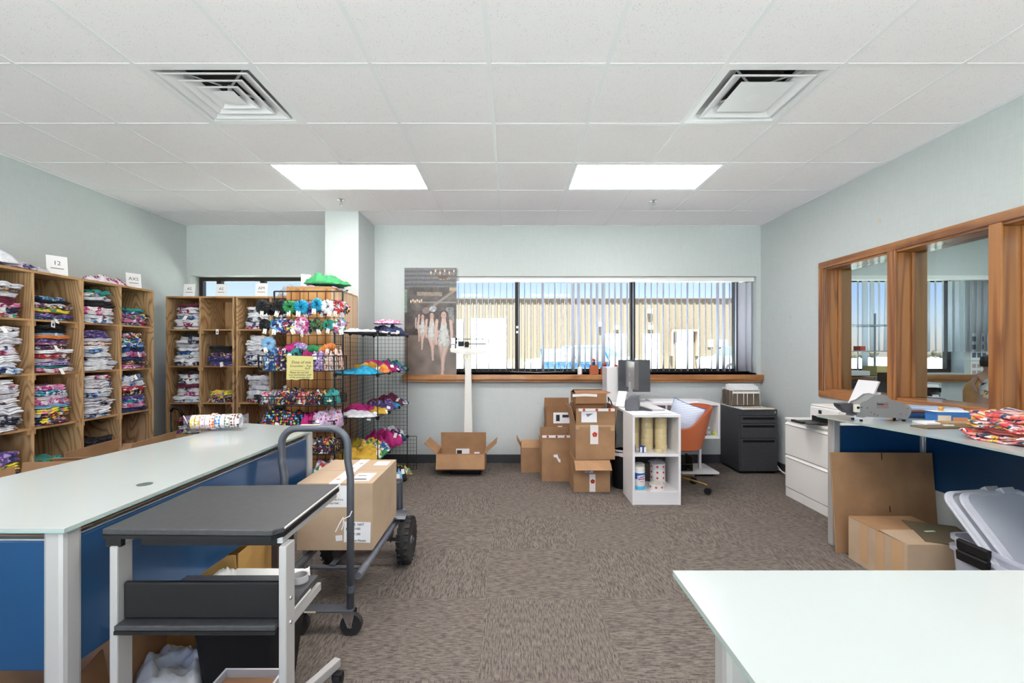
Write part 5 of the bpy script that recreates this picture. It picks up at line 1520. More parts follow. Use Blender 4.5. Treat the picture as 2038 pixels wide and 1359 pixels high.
# ------------------------------------------------------------------ wire grid stand with scrunchies
def wire_grid(mb, o, du, dv, nu, nv, r=0.0022, frame=True, rf=0.0042):
    """flat grid of square wires: origin o, edge vectors du, dv"""
    o, du, dv = Vector(o), Vector(du), Vector(dv)
    for i in range(nu+1):
        e = i in (0, nu)
        mb.bar(o+du*(i/nu), o+du*(i/nu)+dv, 2*(rf if e else r))
    for j in range(nv+1):
        e = j in (0, nv)
        mb.bar(o+dv*(j/nv), o+dv*(j/nv)+du, 2*(rf if e else r))
    return mb
def stuffpart(*a, **k):
    p = part(*a, **k); p['kind'] = 'stuff'; return p
GYp = 3.85
g = thing('wire_grid_stand', 'tall black wire grid stand hung with scrunchies and baskets', 'rack', (-1.73, GYp, 0))
stuffpart('grid_panel', wire_grid(MB(), (-2.02, GYp, 0.02), (0.585, 0, 0), (0, 0, 1.813), 8, 24, 0.0024, rf=0.0055), M_BLKWIRE, g, world=True)
for x in (-2.02, -1.435):
    part('foot', MB().bar((x, GYp-0.2, 0.012), (x, GYp+0.16, 0.012), 0.02), M_BLKWIRE, g, world=True)

def scrunchie_mesh(seed, R=0.031, r=0.0235):
    rr = random.Random(seed)
    ph = [rr.uniform(0, 6.28) for _ in range(5)]
    nu, nv = 72, 10
    k1 = rr.choice([13, 15, 17])
    vs_ = []
    for i in range(nu):
        a = 2*PI*i/nu
        for j in range(nv):
            b = 2*PI*j/nv
            w = 1 + 0.13*math.sin(k1*a+ph[0]+1.2*math.sin(b)) + 0.10*math.sin((k1-5)*a+ph[1]+2*b) + 0.06*math.sin(5*a+ph[4])
            q = r*w
            rad = R + q*math.cos(b) + 0.003*math.sin(3*a+ph[2])
            y = q*math.sin(b)*0.85 + 0.004*math.sin(2*a+ph[3])
            vs_.append((rad*math.cos(a), y, rad*math.sin(a)))
    fs_ = [(i*nv+j, i*nv+(j+1) % nv, ((i+1) % nu)*nv+(j+1) % nv, ((i+1) % nu)*nv+j) for i in range(nu) for j in range(nv)]
    return MB().add(vs_, fs_)
SCR = [scrunchie_mesh(60+k).mesh('scrunchie', 'all') for k in range(5)]
SC_CACHE = {}
CARD_ME = MB().box(-0.015, 0.015, -0.0006, 0.0006, -0.042, 0.0).mesh('hang_tag'); CARD_ME.materials.append(M_TAGW)
DOT_ME = MB().lathe([(0, 0), (0.006, 0), (0.006, 0.0005), (0, 0.0005)], 10, Matrix.Translation((0, -0.0008, -0.034)) @ Matrix.Rotation(PI/2, 4, 'X')).mesh('dot_print'); DOT_ME.materials.append(plain('yellow_dot', (232, 180, 50), 0.6))
def scrunchie(key, label, x, y, z, s=1.0, seed=0, rot=(0, 0, 0), tagged=True, group='scrunchies on the wire grid'):
    me = mat_mesh(SC_CACHE, SCR[seed % 5], key)
    o = obj('scrunchie', me)
    o.location = (x, y, z); o.rotation_euler = rot; o.scale = (s, s, s)
    tag(o, label, 'scrunchie', group)
    if tagged:
        r = random.Random(seed)
        c = obj('hang_tag', CARD_ME, None, o); c.location = (r.uniform(-0.025, 0.025), -0.022, -0.03); c.rotation_euler = (r.uniform(-0.25, 0.1), r.uniform(-0.35, 0.35), r.uniform(-0.4, 0.4))
        d = obj('dot_print', DOT_ME, None, c)
    return o
HK = plain('hook_black', (22, 22, 24), 0.4)
for z, xs_ in ((1.70, (-2.0, -1.87, -1.785, -1.69, -1.56, -1.475, -1.40)), (1.553, (-1.985, -1.885, -1.785, -1.69, -1.565, -1.465, -1.38))):
    for x in xs_:
        part('hook', MB().tube([(x, GYp, z+0.012), (x, GYp-0.24, z+0.012), (x, GYp-0.255, z+0.026)], 0.003, 6), HK, g, world=True)
row1 = [('black', -2.0, 'black glossy scrunchie, leftmost of the upper row', 1.12), ('black', -1.87, 'black scrunchie, second in the upper row', 1.1), ('green', -1.785, 'dark green scrunchie in the upper row', 1.0),
        ('turquoise', -1.69, 'turquoise scrunchie with red centre, left of the two', 1.1), ('turquoise', -1.56, 'turquoise scrunchie hung higher, right of the two', 1.0), ('white', -1.475, 'white scrunchie in the upper row', 1.05), ('red', -1.40, 'dark red scrunchie at right end of the upper row', 1.0)]
for k, (key, x, lab, s) in enumerate(row1):
    scrunchie(key, lab, x, GYp-0.21, 1.68 + (0.015 if k == 4 else 0), s, 10+k, (0.05, 0, rnd.uniform(-0.3, 0.3)))
row1b = [('black', -2.0, 'black scrunchie behind the leftmost of the upper row'), ('olive', -1.80, 'dark patterned scrunchie behind the green one'), ('purple', -1.69, 'purple scrunchie behind the left turquoise one'), ('maroon', -1.57, 'dark red scrunchie behind the right turquoise one'), ('multi', -1.40, 'bright multicoloured scrunchie behind the dark red one')]
for k, (key, x, lab) in enumerate(row1b):
    scrunchie(key, lab, x+0.02, GYp-0.125, 1.674, 1.0, 30+k, (0.05, 0, rnd.uniform(-0.3, 0.3)), tagged=(k > 1))
row2 = [('black', -1.985, 'black scrunchie at left end of the lower row', 0.95), ('bluep', -1.885, 'blue tie-dye scrunchie in the lower row', 1.05), ('multi', -1.785, 'pink and blue scrunchie in the lower row', 1.0), ('pinkp', -1.69, 'large pale pink scrunchie in the lower row', 1.3),
        ('olive', -1.565, 'dark olive scrunchie in the lower row', 1.0), ('teal', -1.465, 'small teal green scrunchie in the lower row', 0.9), ('multilight', -1.38, 'white flowered scrunchie at right end of lower row', 1.05)]
for k, (key, x, lab, s) in enumerate(row2):
    scrunchie(key, lab, x, GYp-0.21, 1.532, s, 20+k, (0.05, 0, rnd.uniform(-0.3, 0.3)))
for k, (key, x, lab) in enumerate((('purple', -1.885, 'purple scrunchie behind the blue tie-dye one'), ('navy', -1.70, 'navy scrunchie behind the large pink one'), ('lilac', -1.46, 'lilac scrunchie behind the small teal one'), ('lightblue', -1.98, 'light blue crinkled scrunchie hanging under the lower row at left'))):
    scrunchie(key, lab, x+0.02, GYp-0.12 if k < 3 else GYp-0.2, 1.526 if k < 3 else 1.385, 1.0, 40+k, (0.05, 0, 0.2), tagged=(k % 2 == 1))

def wire_basket(label, x0, x1, y0, y1, z0, z1):
    t = thing('wire_basket', label, 'basket', ((x0+x1)/2, (y0+y1)/2, z0), group='black wire baskets on the grid stand')
    m = MB()
    f = 0.02
    wire_grid(m, (x0, y0+f, z0), (x1-x0, 0, 0), (0, -f, z1-z0), 14, 3, 0.0018, rf=0.003)
    wire_grid(m, (x0, y1, z0), (x1-x0, 0, 0), (0, 0, z1-z0), 14, 3, 0.0018, rf=0.003)
    wire_grid(m, (x0, y0+f, z0), (0, y1-y0-f, 0), (0, 0, z1-z0), 6, 3, 0.0018, rf=0.003)
    wire_grid(m, (x1, y0+f, z0), (0, y1-y0-f, 0), (0, 0, z1-z0), 6, 3, 0.0018, rf=0.003)
    stuffpart('basket_sides', m, M_BLKWIRE, t, world=True)
    stuffpart('basket_floor', wire_grid(MB(), (x0, y0+f, z0), (x1-x0, 0, 0), (0, y1-y0-f, 0), 14, 6, 0.0018), M_BLKWIRE, t, world=True)
    part('rim', MB().tube([(x0, y0, z1), (x1, y0, z1), (x1, y1, z1), (x0, y1, z1)], 0.004, 6, closed=True), M_BLKWIRE, t, world=True)
B0, B1 = -2.0, -1.40
ya, yb = GYp-0.29, GYp-0.012
wire_basket('upper black wire basket full of headbands behind the yellow note', B0, B1, ya, yb, 1.165, 1.285)
wire_basket('second black wire basket holding floral headbands', B0, B1, ya, yb, 0.895, 0.965)
wire_basket('third black wire basket draped with dotted fabric', B0, B1, ya, yb, 0.70, 0.77)
wire_basket('fourth black wire basket with dark printed headbands', B0, B1, ya, yb, 0.50, 0.58)
wire_basket('lowest black wire basket with pale floral headbands', B0, B1, ya, yb, 0.24, 0.32)
gh = 'headbands in the wire baskets'
def pile(items, z, zh):
    for k, (key, x, y, w, d, h, lab) in enumerate(items):
        loose(key, lab, x, GYp+y, z+zh*k*0.0, w, d, h, rnd.uniform(-0.3, 0.3), 200+int(abs(x)*1000)+int(z*1000), gh, 1 if k % 2 == 0 else 0, cat='headband', name='headband', rough=1.1, boxy=True, tag_at=[(0, -d*0.42)])
pile([('bluep', -1.93, -0.16, 0.12, 0.22, 0.19, 'blue and white headband at left of upper basket'), ('multidark', -1.82, -0.16, 0.10, 0.22, 0.20, 'black and yellow headband in the upper basket'), ('teal', -1.73, -0.16, 0.10, 0.22, 0.19, 'teal headband in the upper basket'),
      ('magenta', -1.64, -0.16, 0.09, 0.22, 0.17, 'magenta headband in the upper basket'), ('lilac', -1.54, -0.16, 0.13, 0.24, 0.17, 'lilac dotted headband in the upper basket'), ('peach', -1.45, -0.16, 0.09, 0.22, 0.18, 'peach headband at right of the upper basket')], 1.168, 0)
for k, (key, x, z, lab) in enumerate((('lilac', -1.70, 1.375, 'lilac scrunchie lying on the upper basket pile'), ('green', -1.60, 1.36, 'glossy green scrunchie lying on the upper basket pile'), ('orange', -1.50, 1.375, 'orange scrunchie lying on the upper basket pile'), ('magenta', -1.78, 1.385, 'magenta scrunchie at the back of upper basket'))):
    scrunchie(key, lab, x, GYp-0.16, z-0.03, 1.3, 50+k, (1.2, 0.2, k*1.0), tagged=(k % 2 == 0), group=gh)
pile([('multilight', -1.94, -0.16, 0.10, 0.2, 0.11, 'pale headband at left of second basket'), ('multidark', -1.80, -0.16, 0.17, 0.24, 0.13, 'black and red floral headband in the second basket'), ('floral', -1.67, -0.16, 0.12, 0.22, 0.10, 'red floral headband in the second basket'),
      ('multidark', -1.565, -0.16, 0.11, 0.22, 0.115, 'dark floral headband right of the red one in second basket'), ('teal', -1.455, -0.16, 0.12, 0.2, 0.11, 'teal patterned headband at right of the second basket')], 0.898, 0)
pile([('dots', -1.83, -0.19, 0.34, 0.30, 0.155, 'black fabric with neon dots over the third basket'), ('magenta', -1.625, -0.18, 0.08, 0.27, 0.13, 'magenta fabric strip between dotted and lilac fabric'), ('cakes', -1.49, -0.18, 0.20, 0.29, 0.15, 'lilac fabric with cake print over the third basket')], 0.703, 0)
pile([('multidark', -1.52, -0.15, 0.17, 0.22, 0.12, 'dark printed headband in the fourth basket'), ('whiteblack', -1.68, -0.15, 0.14, 0.22, 0.11, 'black and white headband in the fourth basket')], 0.503, 0)
pile([('multilight', -1.50, -0.15, 0.19, 0.24, 0.20, 'pale floral headband in the lowest basket'), ('turquoise', -1.63, -0.15, 0.08, 0.22, 0.12, 'turquoise headband in the lowest basket'), ('peach', -1.72, -0.15, 0.10, 0.22, 0.18, 'peach headband in the lowest basket')], 0.243, 0)
# yellow note
t = thing('paper_note', 'torn yellow handwritten note hanging on the upper basket', 'sign', (X(595, 3.53), ya-0.016, 1.11))
t.rotation_euler = (0, 0, -0.03)
zn0, zn1 = 1.095, 1.287
rj = random.Random(4)
edge = [(-0.108+0.0216*k, 1.103+rj.uniform(-0.008, 0.006)) for k in range(11)]
part('paper', MB().prism([(-0.103, 1.289), (0.106, 1.283)] + list(reversed(edge)), 0.0012, Matrix(((1,0,0,0),(0,0,1,0),(0,1,0,-1.11),(0,0,0,1)))), M_PAPERY, t)
for s, x, z, hh in (('Dots of mix', 0.01, 1.235, 0.032), ('Scrunchies - Top', 0.005, 1.206, 0.025), ('Rack', 0.06, 1.187, 0.02), ('Please do not mix', -0.005, 1.155, 0.021), ('new merchandise, stuff', 0.0, 1.136, 0.019), ('of the scrunchie dots', 0.0, 1.117, 0.019)):
    lettering(s, hh, M_INK, t, facing((x, -0.0004, z-1.11)), name='handwriting', shear=0.25)
part('ruled_line', MB().obox((0.15, 0.0008, 0.0016), Matrix.Translation((0.0, -0.0004, 1.17-1.11)) @ Matrix.Rotation(0.04, 4, 'Y')), M_INK, t)

# ------------------------------------------------------------------ wire cube rack beside the column
cx0, cx1, cy0, U = -1.52, -1.15, 3.90, 0.37
rk = thing('wire_cube_rack', 'black wire cube rack holding coloured clothes beside the column', 'rack', ((cx0+cx1)/2, cy0+0.55, 0))
LV = [0.012, 0.37, 0.742, 1.115, 1.487]
for lv in range(4):
    z0, z1 = LV[lv], LV[lv+1]
    for k in range(3):
        y = cy0+k*U
        stuffpart('side_grid', wire_grid(MB(), (cx0, y, z0), (0, U, 0), (0, 0, z1-z0), 9, 9, 0.0014, rf=0.003), M_BLKWIRE, rk, world=True)
        if lv < 3 or k > 0:
            stuffpart('side_grid', wire_grid(MB(), (cx1+0.0, cy0+1.11, z0), (0.0, 0.0, z1-z0), (cx0-cx1, 0, 0), 9, 9, 0.0014, rf=0.003), M_BLKWIRE, rk, world=True) if k == 2 else None
for lv in range(1, 5):
    for k in range(3):
        stuffpart('shelf_grid', wire_grid(MB(), (cx0, cy0+k*U, LV[lv]), (0, U, 0), (cx1-cx0, 0, 0), 9, 9, 0.0014, rf=0.003), M_BLKWIRE, rk, world=True)
    for k in range(4):
        for x in (cx0, cx1):
            part('connector', MB().lathe([(0, -0.014), (0.015, -0.014), (0.015, 0.014), (0, 0.014)], 10, Matrix.Translation((x, cy0+k*U, LV[lv]))), M_BLACK, rk, world=True)
for x in (cx0, cx1):
    for k in (0, 3):
        part('upright', MB().bar((x, cy0+k*U, 0.0), (x, cy0+k*U, LV[4]), 0.007), M_BLKWIRE, rk, world=True)
stuffpart('low_grid', wire_grid(MB(), (cx1, cy0+1.13, 0.0), (0.1, 0, 0), (0, 0, 0.37), 3, 9, 0.0014, rf=0.003), M_BLKWIRE, rk, world=True)
gw = 'clothes on the wire cube rack'
def rackrow(z, items):
    items = [(a, b, c, w_*1.08, d_*1.15, h_*0.85, l_, n_) for a, b, c, w_, d_, h_, l_, n_ in items]
    for k, (key, fx, fy, w, d, h, lab, nt_) in enumerate(items):
        loose(key, lab, cx0+0.37*fx, cy0+1.11*fy, z, w, d, h, rnd.uniform(-0.25, 0.25), 300+k*7+int(z*500), gw, nt_, rough=1.5, tag_at=[(w*0.40, -d*0.30), (w*0.45, d*0.1)])
z4 = LV[4]+0.004
rackrow(z4, [('white', 0.45, 0.18, 0.30, 0.28, 0.045, 'white garment flat on top of the wire rack', 0), ('whiteblack', 0.62, 0.52, 0.26, 0.24, 0.04, 'white garments at the middle of the rack top', 1), ('navy', 0.55, 0.84, 0.34, 0.28, 0.13, 'dark navy garment stack on the rack top near the poster', 1)])
loose('pinkp', 'pink and white garment on the navy stack of the rack top', cx0+0.37*0.55, cy0+1.11*0.84, z4+0.12, 0.3, 0.24, 0.055, 0.2, 377, gw, rough=1.4)
z3 = LV[3]+0.004
rackrow(z3, [('turquoise', 0.48, 0.13, 0.34, 0.25, 0.075, 'turquoise garment at the front of second rack shelf', 0), ('gold', 0.42, 0.36, 0.32, 0.22, 0.12, 'golden yellow garment on the second rack shelf', 1), ('orange', 0.80, 0.34, 0.14, 0.16, 0.07, 'small orange garment beside the golden one', 0),
             ('magenta', 0.5, 0.56, 0.34, 0.2, 0.13, 'magenta garment on the second rack shelf', 1), ('purple', 0.6, 0.74, 0.34, 0.18, 0.12, 'purple garment on the second rack shelf', 1), ('teal', 0.5, 0.91, 0.34, 0.16, 0.13, 'teal garment at the back of second rack shelf', 0)])
z2 = LV[2]+0.004
rackrow(z2, [('white', 0.40, 0.12, 0.33, 0.24, 0.055, 'white tagged garments at the front of third rack shelf', 2), ('magenta', 0.30, 0.33, 0.26, 0.2, 0.11, 'magenta garment on the third rack shelf', 0), ('gold', 0.75, 0.30, 0.16, 0.22, 0.07, 'golden garment on the third rack shelf', 1),
             ('purple', 0.62, 0.50, 0.30, 0.18, 0.12, 'purple garment on the third rack shelf', 1), ('turquoise', 0.60, 0.65, 0.30, 0.14, 0.07, 'turquoise garment on the third rack shelf', 0), ('maroon', 0.5, 0.78, 0.34, 0.14, 0.15, 'dark magenta garment on the third rack shelf', 1), ('whiteblue', 0.6, 0.92, 0.34, 0.14, 0.09, 'blue and white garment at the back of third rack shelf', 1)])
z1_ = LV[1]+0.004
rackrow(z1_, [('gold', 0.48, 0.13, 0.36, 0.25, 0.11, 'golden yellow garment at the front of the fourth rack shelf', 1), ('green', 0.85, 0.16, 0.12, 0.22, 0.06, 'green garment beside the golden one on the fourth rack shelf', 1), ('yellow', 0.42, 0.37, 0.34, 0.2, 0.15, 'lime yellow garment on the fourth rack shelf', 1),
              ('bluep', 0.7, 0.36, 0.2, 0.16, 0.09, 'blue garment on the fourth rack shelf', 1), ('magenta', 0.6, 0.58, 0.34, 0.22, 0.2, 'bright magenta garment on the fourth rack shelf', 1), ('navy', 0.65, 0.78, 0.3, 0.16, 0.13, 'navy garment on the fourth rack shelf', 1), ('white', 0.5, 0.92, 0.34, 0.14, 0.14, 'white garment at the back of fourth rack shelf', 0)])
rackrow(0.006, [('purple', 0.6, 0.42, 0.34, 0.3, 0.24, 'purple garment in the bottom of the wire rack', 1), ('black', 0.7, 0.66, 0.34, 0.22, 0.22, 'black garment in the bottom of the wire rack', 1), ('yellow', 0.75, 0.84, 0.3, 0.15, 0.13, 'yellow green garment in the bottom of the wire rack', 1), ('lightblue', 0.95, 0.56, 0.16, 0.18, 0.16, 'light blue garment spilling from bottom of the wire rack', 1)])

# ------------------------------------------------------------------ tape rolls in a clear holder on the left table
t = thing('tape_holder', 'clear acrylic holder for decorated tape rolls on the left table', 'holder', (X(432, 2.5), 2.50, ZT+0.0002))
M_ACR = clear_plastic('clear_acrylic', (236, 240, 244), 0.12, 0.05)
L = 0.285
part('base', MB().box(-L/2, L/2, -0.045, 0.045, 0, 0.004), M_ACR, t)
for s in (-1, 1):
    part('end_plate', MB().box(s*L/2-0.002, s*L/2+0.002, -0.045, 0.045, 0.004, 0.085), M_ACR, t)
part('rod', MB().cyl((-L/2-0.005, 0, 0.058), (L/2+0.005, 0, 0.058), 0.008, 12), M_ACR, t)
t.rotation_euler = (0, 0, math.radians(13))
tape_cols = [('yellow', (240, 200, 60)), ('yellow', (236, 180, 40)), ('pink', (232, 150, 190)), ('pale pink', (236, 186, 200)), ('orange', (236, 110, 50)), ('blue', (50, 140, 220)), ('silver', (210, 210, 214)), ('green', (96, 140, 96)), ('brown', (130, 60, 50)), ('dark brown', (96, 44, 44))]
ang = math.radians(13)
onr = ['first', 'second', 'third', 'fourth', 'fifth', 'sixth', 'seventh', 'eighth', 'ninth', 'tenth']
for k, (nm, col) in enumerate(tape_cols):
    f = -L/2+0.034+k*0.0242
    rr_ = 0.039 if k not in (4,) else 0.046
    cx_, cy_ = t.location.x + f*math.cos(ang), t.location.y + f*math.sin(ang)
    o = thing('tape_roll', 'tape roll with %s dots, %s from the left in the acrylic holder' % (nm, onr[k]), 'tape', (cx_, cy_, ZT+0.0585-0.008+0.0), ang, 'decorated tape rolls in the holder')
    o.location.z = ZT+0.0502
    Mx = Matrix.Rotation(PI/2, 4, 'Y')
    part('tape', MB().lathe([(0.024, -0.0105), (rr_, -0.0105), (rr_, 0.0105), (0.024, 0.0105)], 28, Mx, closed=True), dotted('tape_dots_%d' % k, (238, 234, 230), [col, col], 62, 0.42, 0.35), o, smooth=True)
    part('core', MB().lathe([(0.022, -0.0108), (0.0239, -0.0108), (0.0239, 0.0108), (0.022, 0.0108)], 24, Mx, closed=True), M_WHITE, o, smooth=True)

# ------------------------------------------------------------------ open boxes between the left shelves and the table
gl = 'open boxes along the left shelves'
cbox('open cardboard box at the foot of the leftmost shelf bays', 0.42, 0.5, 0.42, (-2.86, 2.62, 0), 0.15, {'right': (115, 0.2), 'left': (95, 0.18), 'front': (120, 0.2), 'back': (100, 0.2)}, M_CARD, group=gl)
tt = cbox('open cardboard box with a tall flap before the shelf under card AXS', 0.4, 0.5, 0.50, (-2.83, 3.27, 0), 0.12, {'right': (100, 0.2), 'left': (80, 0.15), 'back': (130, 0.12), 'front': (120, 0.15)}, M_CARD, group=gl)
tt = cbox('open cardboard box with white labels before the far left shelf', 0.46, 0.46, 0.44, (-2.84, 3.92, 0), 0.05, {'right': (92, 0.13), 'back': (96, 0.12)}, M_CARD, group=gl)
part('label_strip', MB().box(-0.2, -0.02, -0.2, -0.19, 0.52, 0.55), M_PAPER, tt); part('label_strip', MB().box(0.03, 0.2, -0.2, -0.19, 0.53, 0.555), M_PAPER, tt)
loose('bluep', 'blue garment in the open box with white labels', -2.84, 3.92, 0.30, 0.36, 0.36, 0.2, 0.2, 411, gl)
loose('teal', 'teal garment in the box before the shelf under card 12', -2.83, 3.27, 0.34, 0.3, 0.36, 0.2, 0.1, 412, gl)
loose('multilight', 'pale garment in the box at the leftmost bays', -2.86, 2.62, 0.26, 0.3, 0.36, 0.2, 0.1, 413, gl)
# cart handle with a green bag in the corner
t = thing('corner_trolley', 'small chrome handled trolley in the corner between shelves', 'trolley', (-3.33, 4.57, 0))
hp = [(-3.46, 4.6, 0.05), (-3.47, 4.6, 0.70), (-3.44, 4.6, 0.74), (-3.38, 4.6, 0.72), (-3.32, 4.6, 0.62), (-3.22, 4.6, 0.44)]
part('handle', MB().tube(hp, 0.011, 10), M_CHROME, t, world=True, smooth='all')
part('grip', MB().tube([(-3.47, 4.6, 0.705), (-3.44, 4.6, 0.742), (-3.38, 4.6, 0.722), (-3.345, 4.6, 0.66)], 0.014, 10), M_BLACK, t, world=True, smooth='all')
part('base', MB().box(-3.52, -3.2, 4.5, 4.7, 0.06, 0.09), M_BLACK, t, world=True)
for x in (-3.48, -3.24):
    part('wheel', MB().cyl((x, 4.49, 0.05), (x, 4.515, 0.05), 0.05, 16).cyl((x, 4.685, 0.05), (x, 4.71, 0.05), 0.05, 16), M_RUBBER, t, world=True)['kind'] = 'stuff'
part('tray', MB().box(-3.5, -3.2, 4.52, 4.68, 0.09, 0.40), M_BLACK, t, world=True)
one('green_bag', crumple(61, 0.34, 0.2, 0.10), plain('green_plastic', (30, 140, 80), 0.35), 'bright green bag on the trolley in the corner', 'bag', loc=(-3.34, 4.6, 0.402), smooth='all')
# ------------------------------------------------------------------ beam scale
M_SCALE = plain('scale_enamel', (232, 230, 224), 0.35)
sx, sy = X(932, 5.175), 5.175
t = thing('beam_scale', 'white upright beam scale standing by the window', 'scale', (sx, sy, 0))
part('platform', MB().box(-0.15, 0.15, -0.36, 0.10, 0.012, 0.06), M_BLACK, t, bevel=0.006)
part('base_pad', MB().box(-0.16, 0.16, -0.37, 0.11, 0.0, 0.012), M_BLACK, t)
zp = Z(712, sy)
part('column', MB().add([(-0.055, -0.03, 0.06), (0.055, -0.03, 0.06), (0.055, 0.03, 0.06), (-0.055, 0.03, 0.06), (-0.033, -0.025, zp), (0.033, -0.025, zp), (0.033, 0.025, zp), (-0.033, 0.025, zp)], [(3,2,1,0),(4,5,6,7),(0,1,5,4),(1,2,6,5),(2,3,7,6),(3,0,4,7)]), M_SCALE, t, bevel=0.006)
zb = Z(700, sy)
hd = [(-0.215, zb-0.035), (-0.10, zb-0.06), (0.0, zb-0.075), (0.10, zb-0.06), (0.215, zb-0.035), (0.215, zb+0.015), (-0.215, zb+0.015)]
hd = [(X(x_, sy)-sx, Z(y_, sy)) for x_, y_ in ((896, 693), (968, 695), (968, 702), (938, 706), (926, 706), (897, 701))]
part('head', MB().prism(hd, 0.05, Matrix(((1,0,0,0),(0,0,1,-0.03),(0,1,0,0),(0,0,0,1)))), M_SCALE, t, bevel=0.006)
part('emblem', MB().lathe([(0, 0), (0.02, 0), (0.018, 0.004), (0, 0.004)], 18, Matrix.Translation((0, -0.03, Z(700, sy))) @ Matrix.Rotation(PI/2, 4, 'X')), M_ALU, t)
def bz(py): return Z(py, sy)
def bxp(px): return X(px, sy)-sx
part('upper_beam', MB().box(bxp(908), bxp(967), -0.006, 0.004, bz(675.5), bz(674)), M_BRONZE, t)
part('lower_beam', MB().box(bxp(912), bxp(967), -0.006, 0.004, bz(685.5), bz(683.5)), M_BRONZE, t)
part('beam_end', MB().box(bxp(966.5), bxp(968), -0.006, 0.004, bz(685.5), bz(674)).box(bxp(968), bxp(974), -0.004, 0.002, bz(680.5), bz(679)), M_ALU, t)
part('end_cap', MB().box(bxp(897), bxp(907), -0.02, 0.02, bz(686), bz(672.5)), M_ALU, t, bevel=0.008)
part('knob', MB().lathe([(0.0, 0), (0.016, 0), (0.016, 0.016), (0, 0.016)], 12, Matrix.Translation((bxp(907), 0, bz(674.5))) @ Matrix.Rotation(PI/2, 4, 'Y')), M_BLACK, t)
part('knob', MB().lathe([(0.0, 0), (0.016, 0), (0.016, 0.016), (0, 0.016)], 12, Matrix.Translation((bxp(907), 0, bz(681.5))) @ Matrix.Rotation(PI/2, 4, 'Y')), M_BLACK, t)
for a, b, c, d in ((912.5, 923, 679, 689), (925, 933, 680, 691)):
    part('weight', MB().box(bxp(a), bxp(b), -0.025, 0.02, bz(d), bz(c)), M_BLACK, t, bevel=0.004)
part('pivot', MB().box(bxp(913), bxp(924), -0.02, 0.02, bz(693.2), bz(689)), M_ALU, t)
part('beam_post', MB().box(bxp(898), bxp(905), -0.012, 0.012, bz(693.2), bz(685)), M_ALU, t)

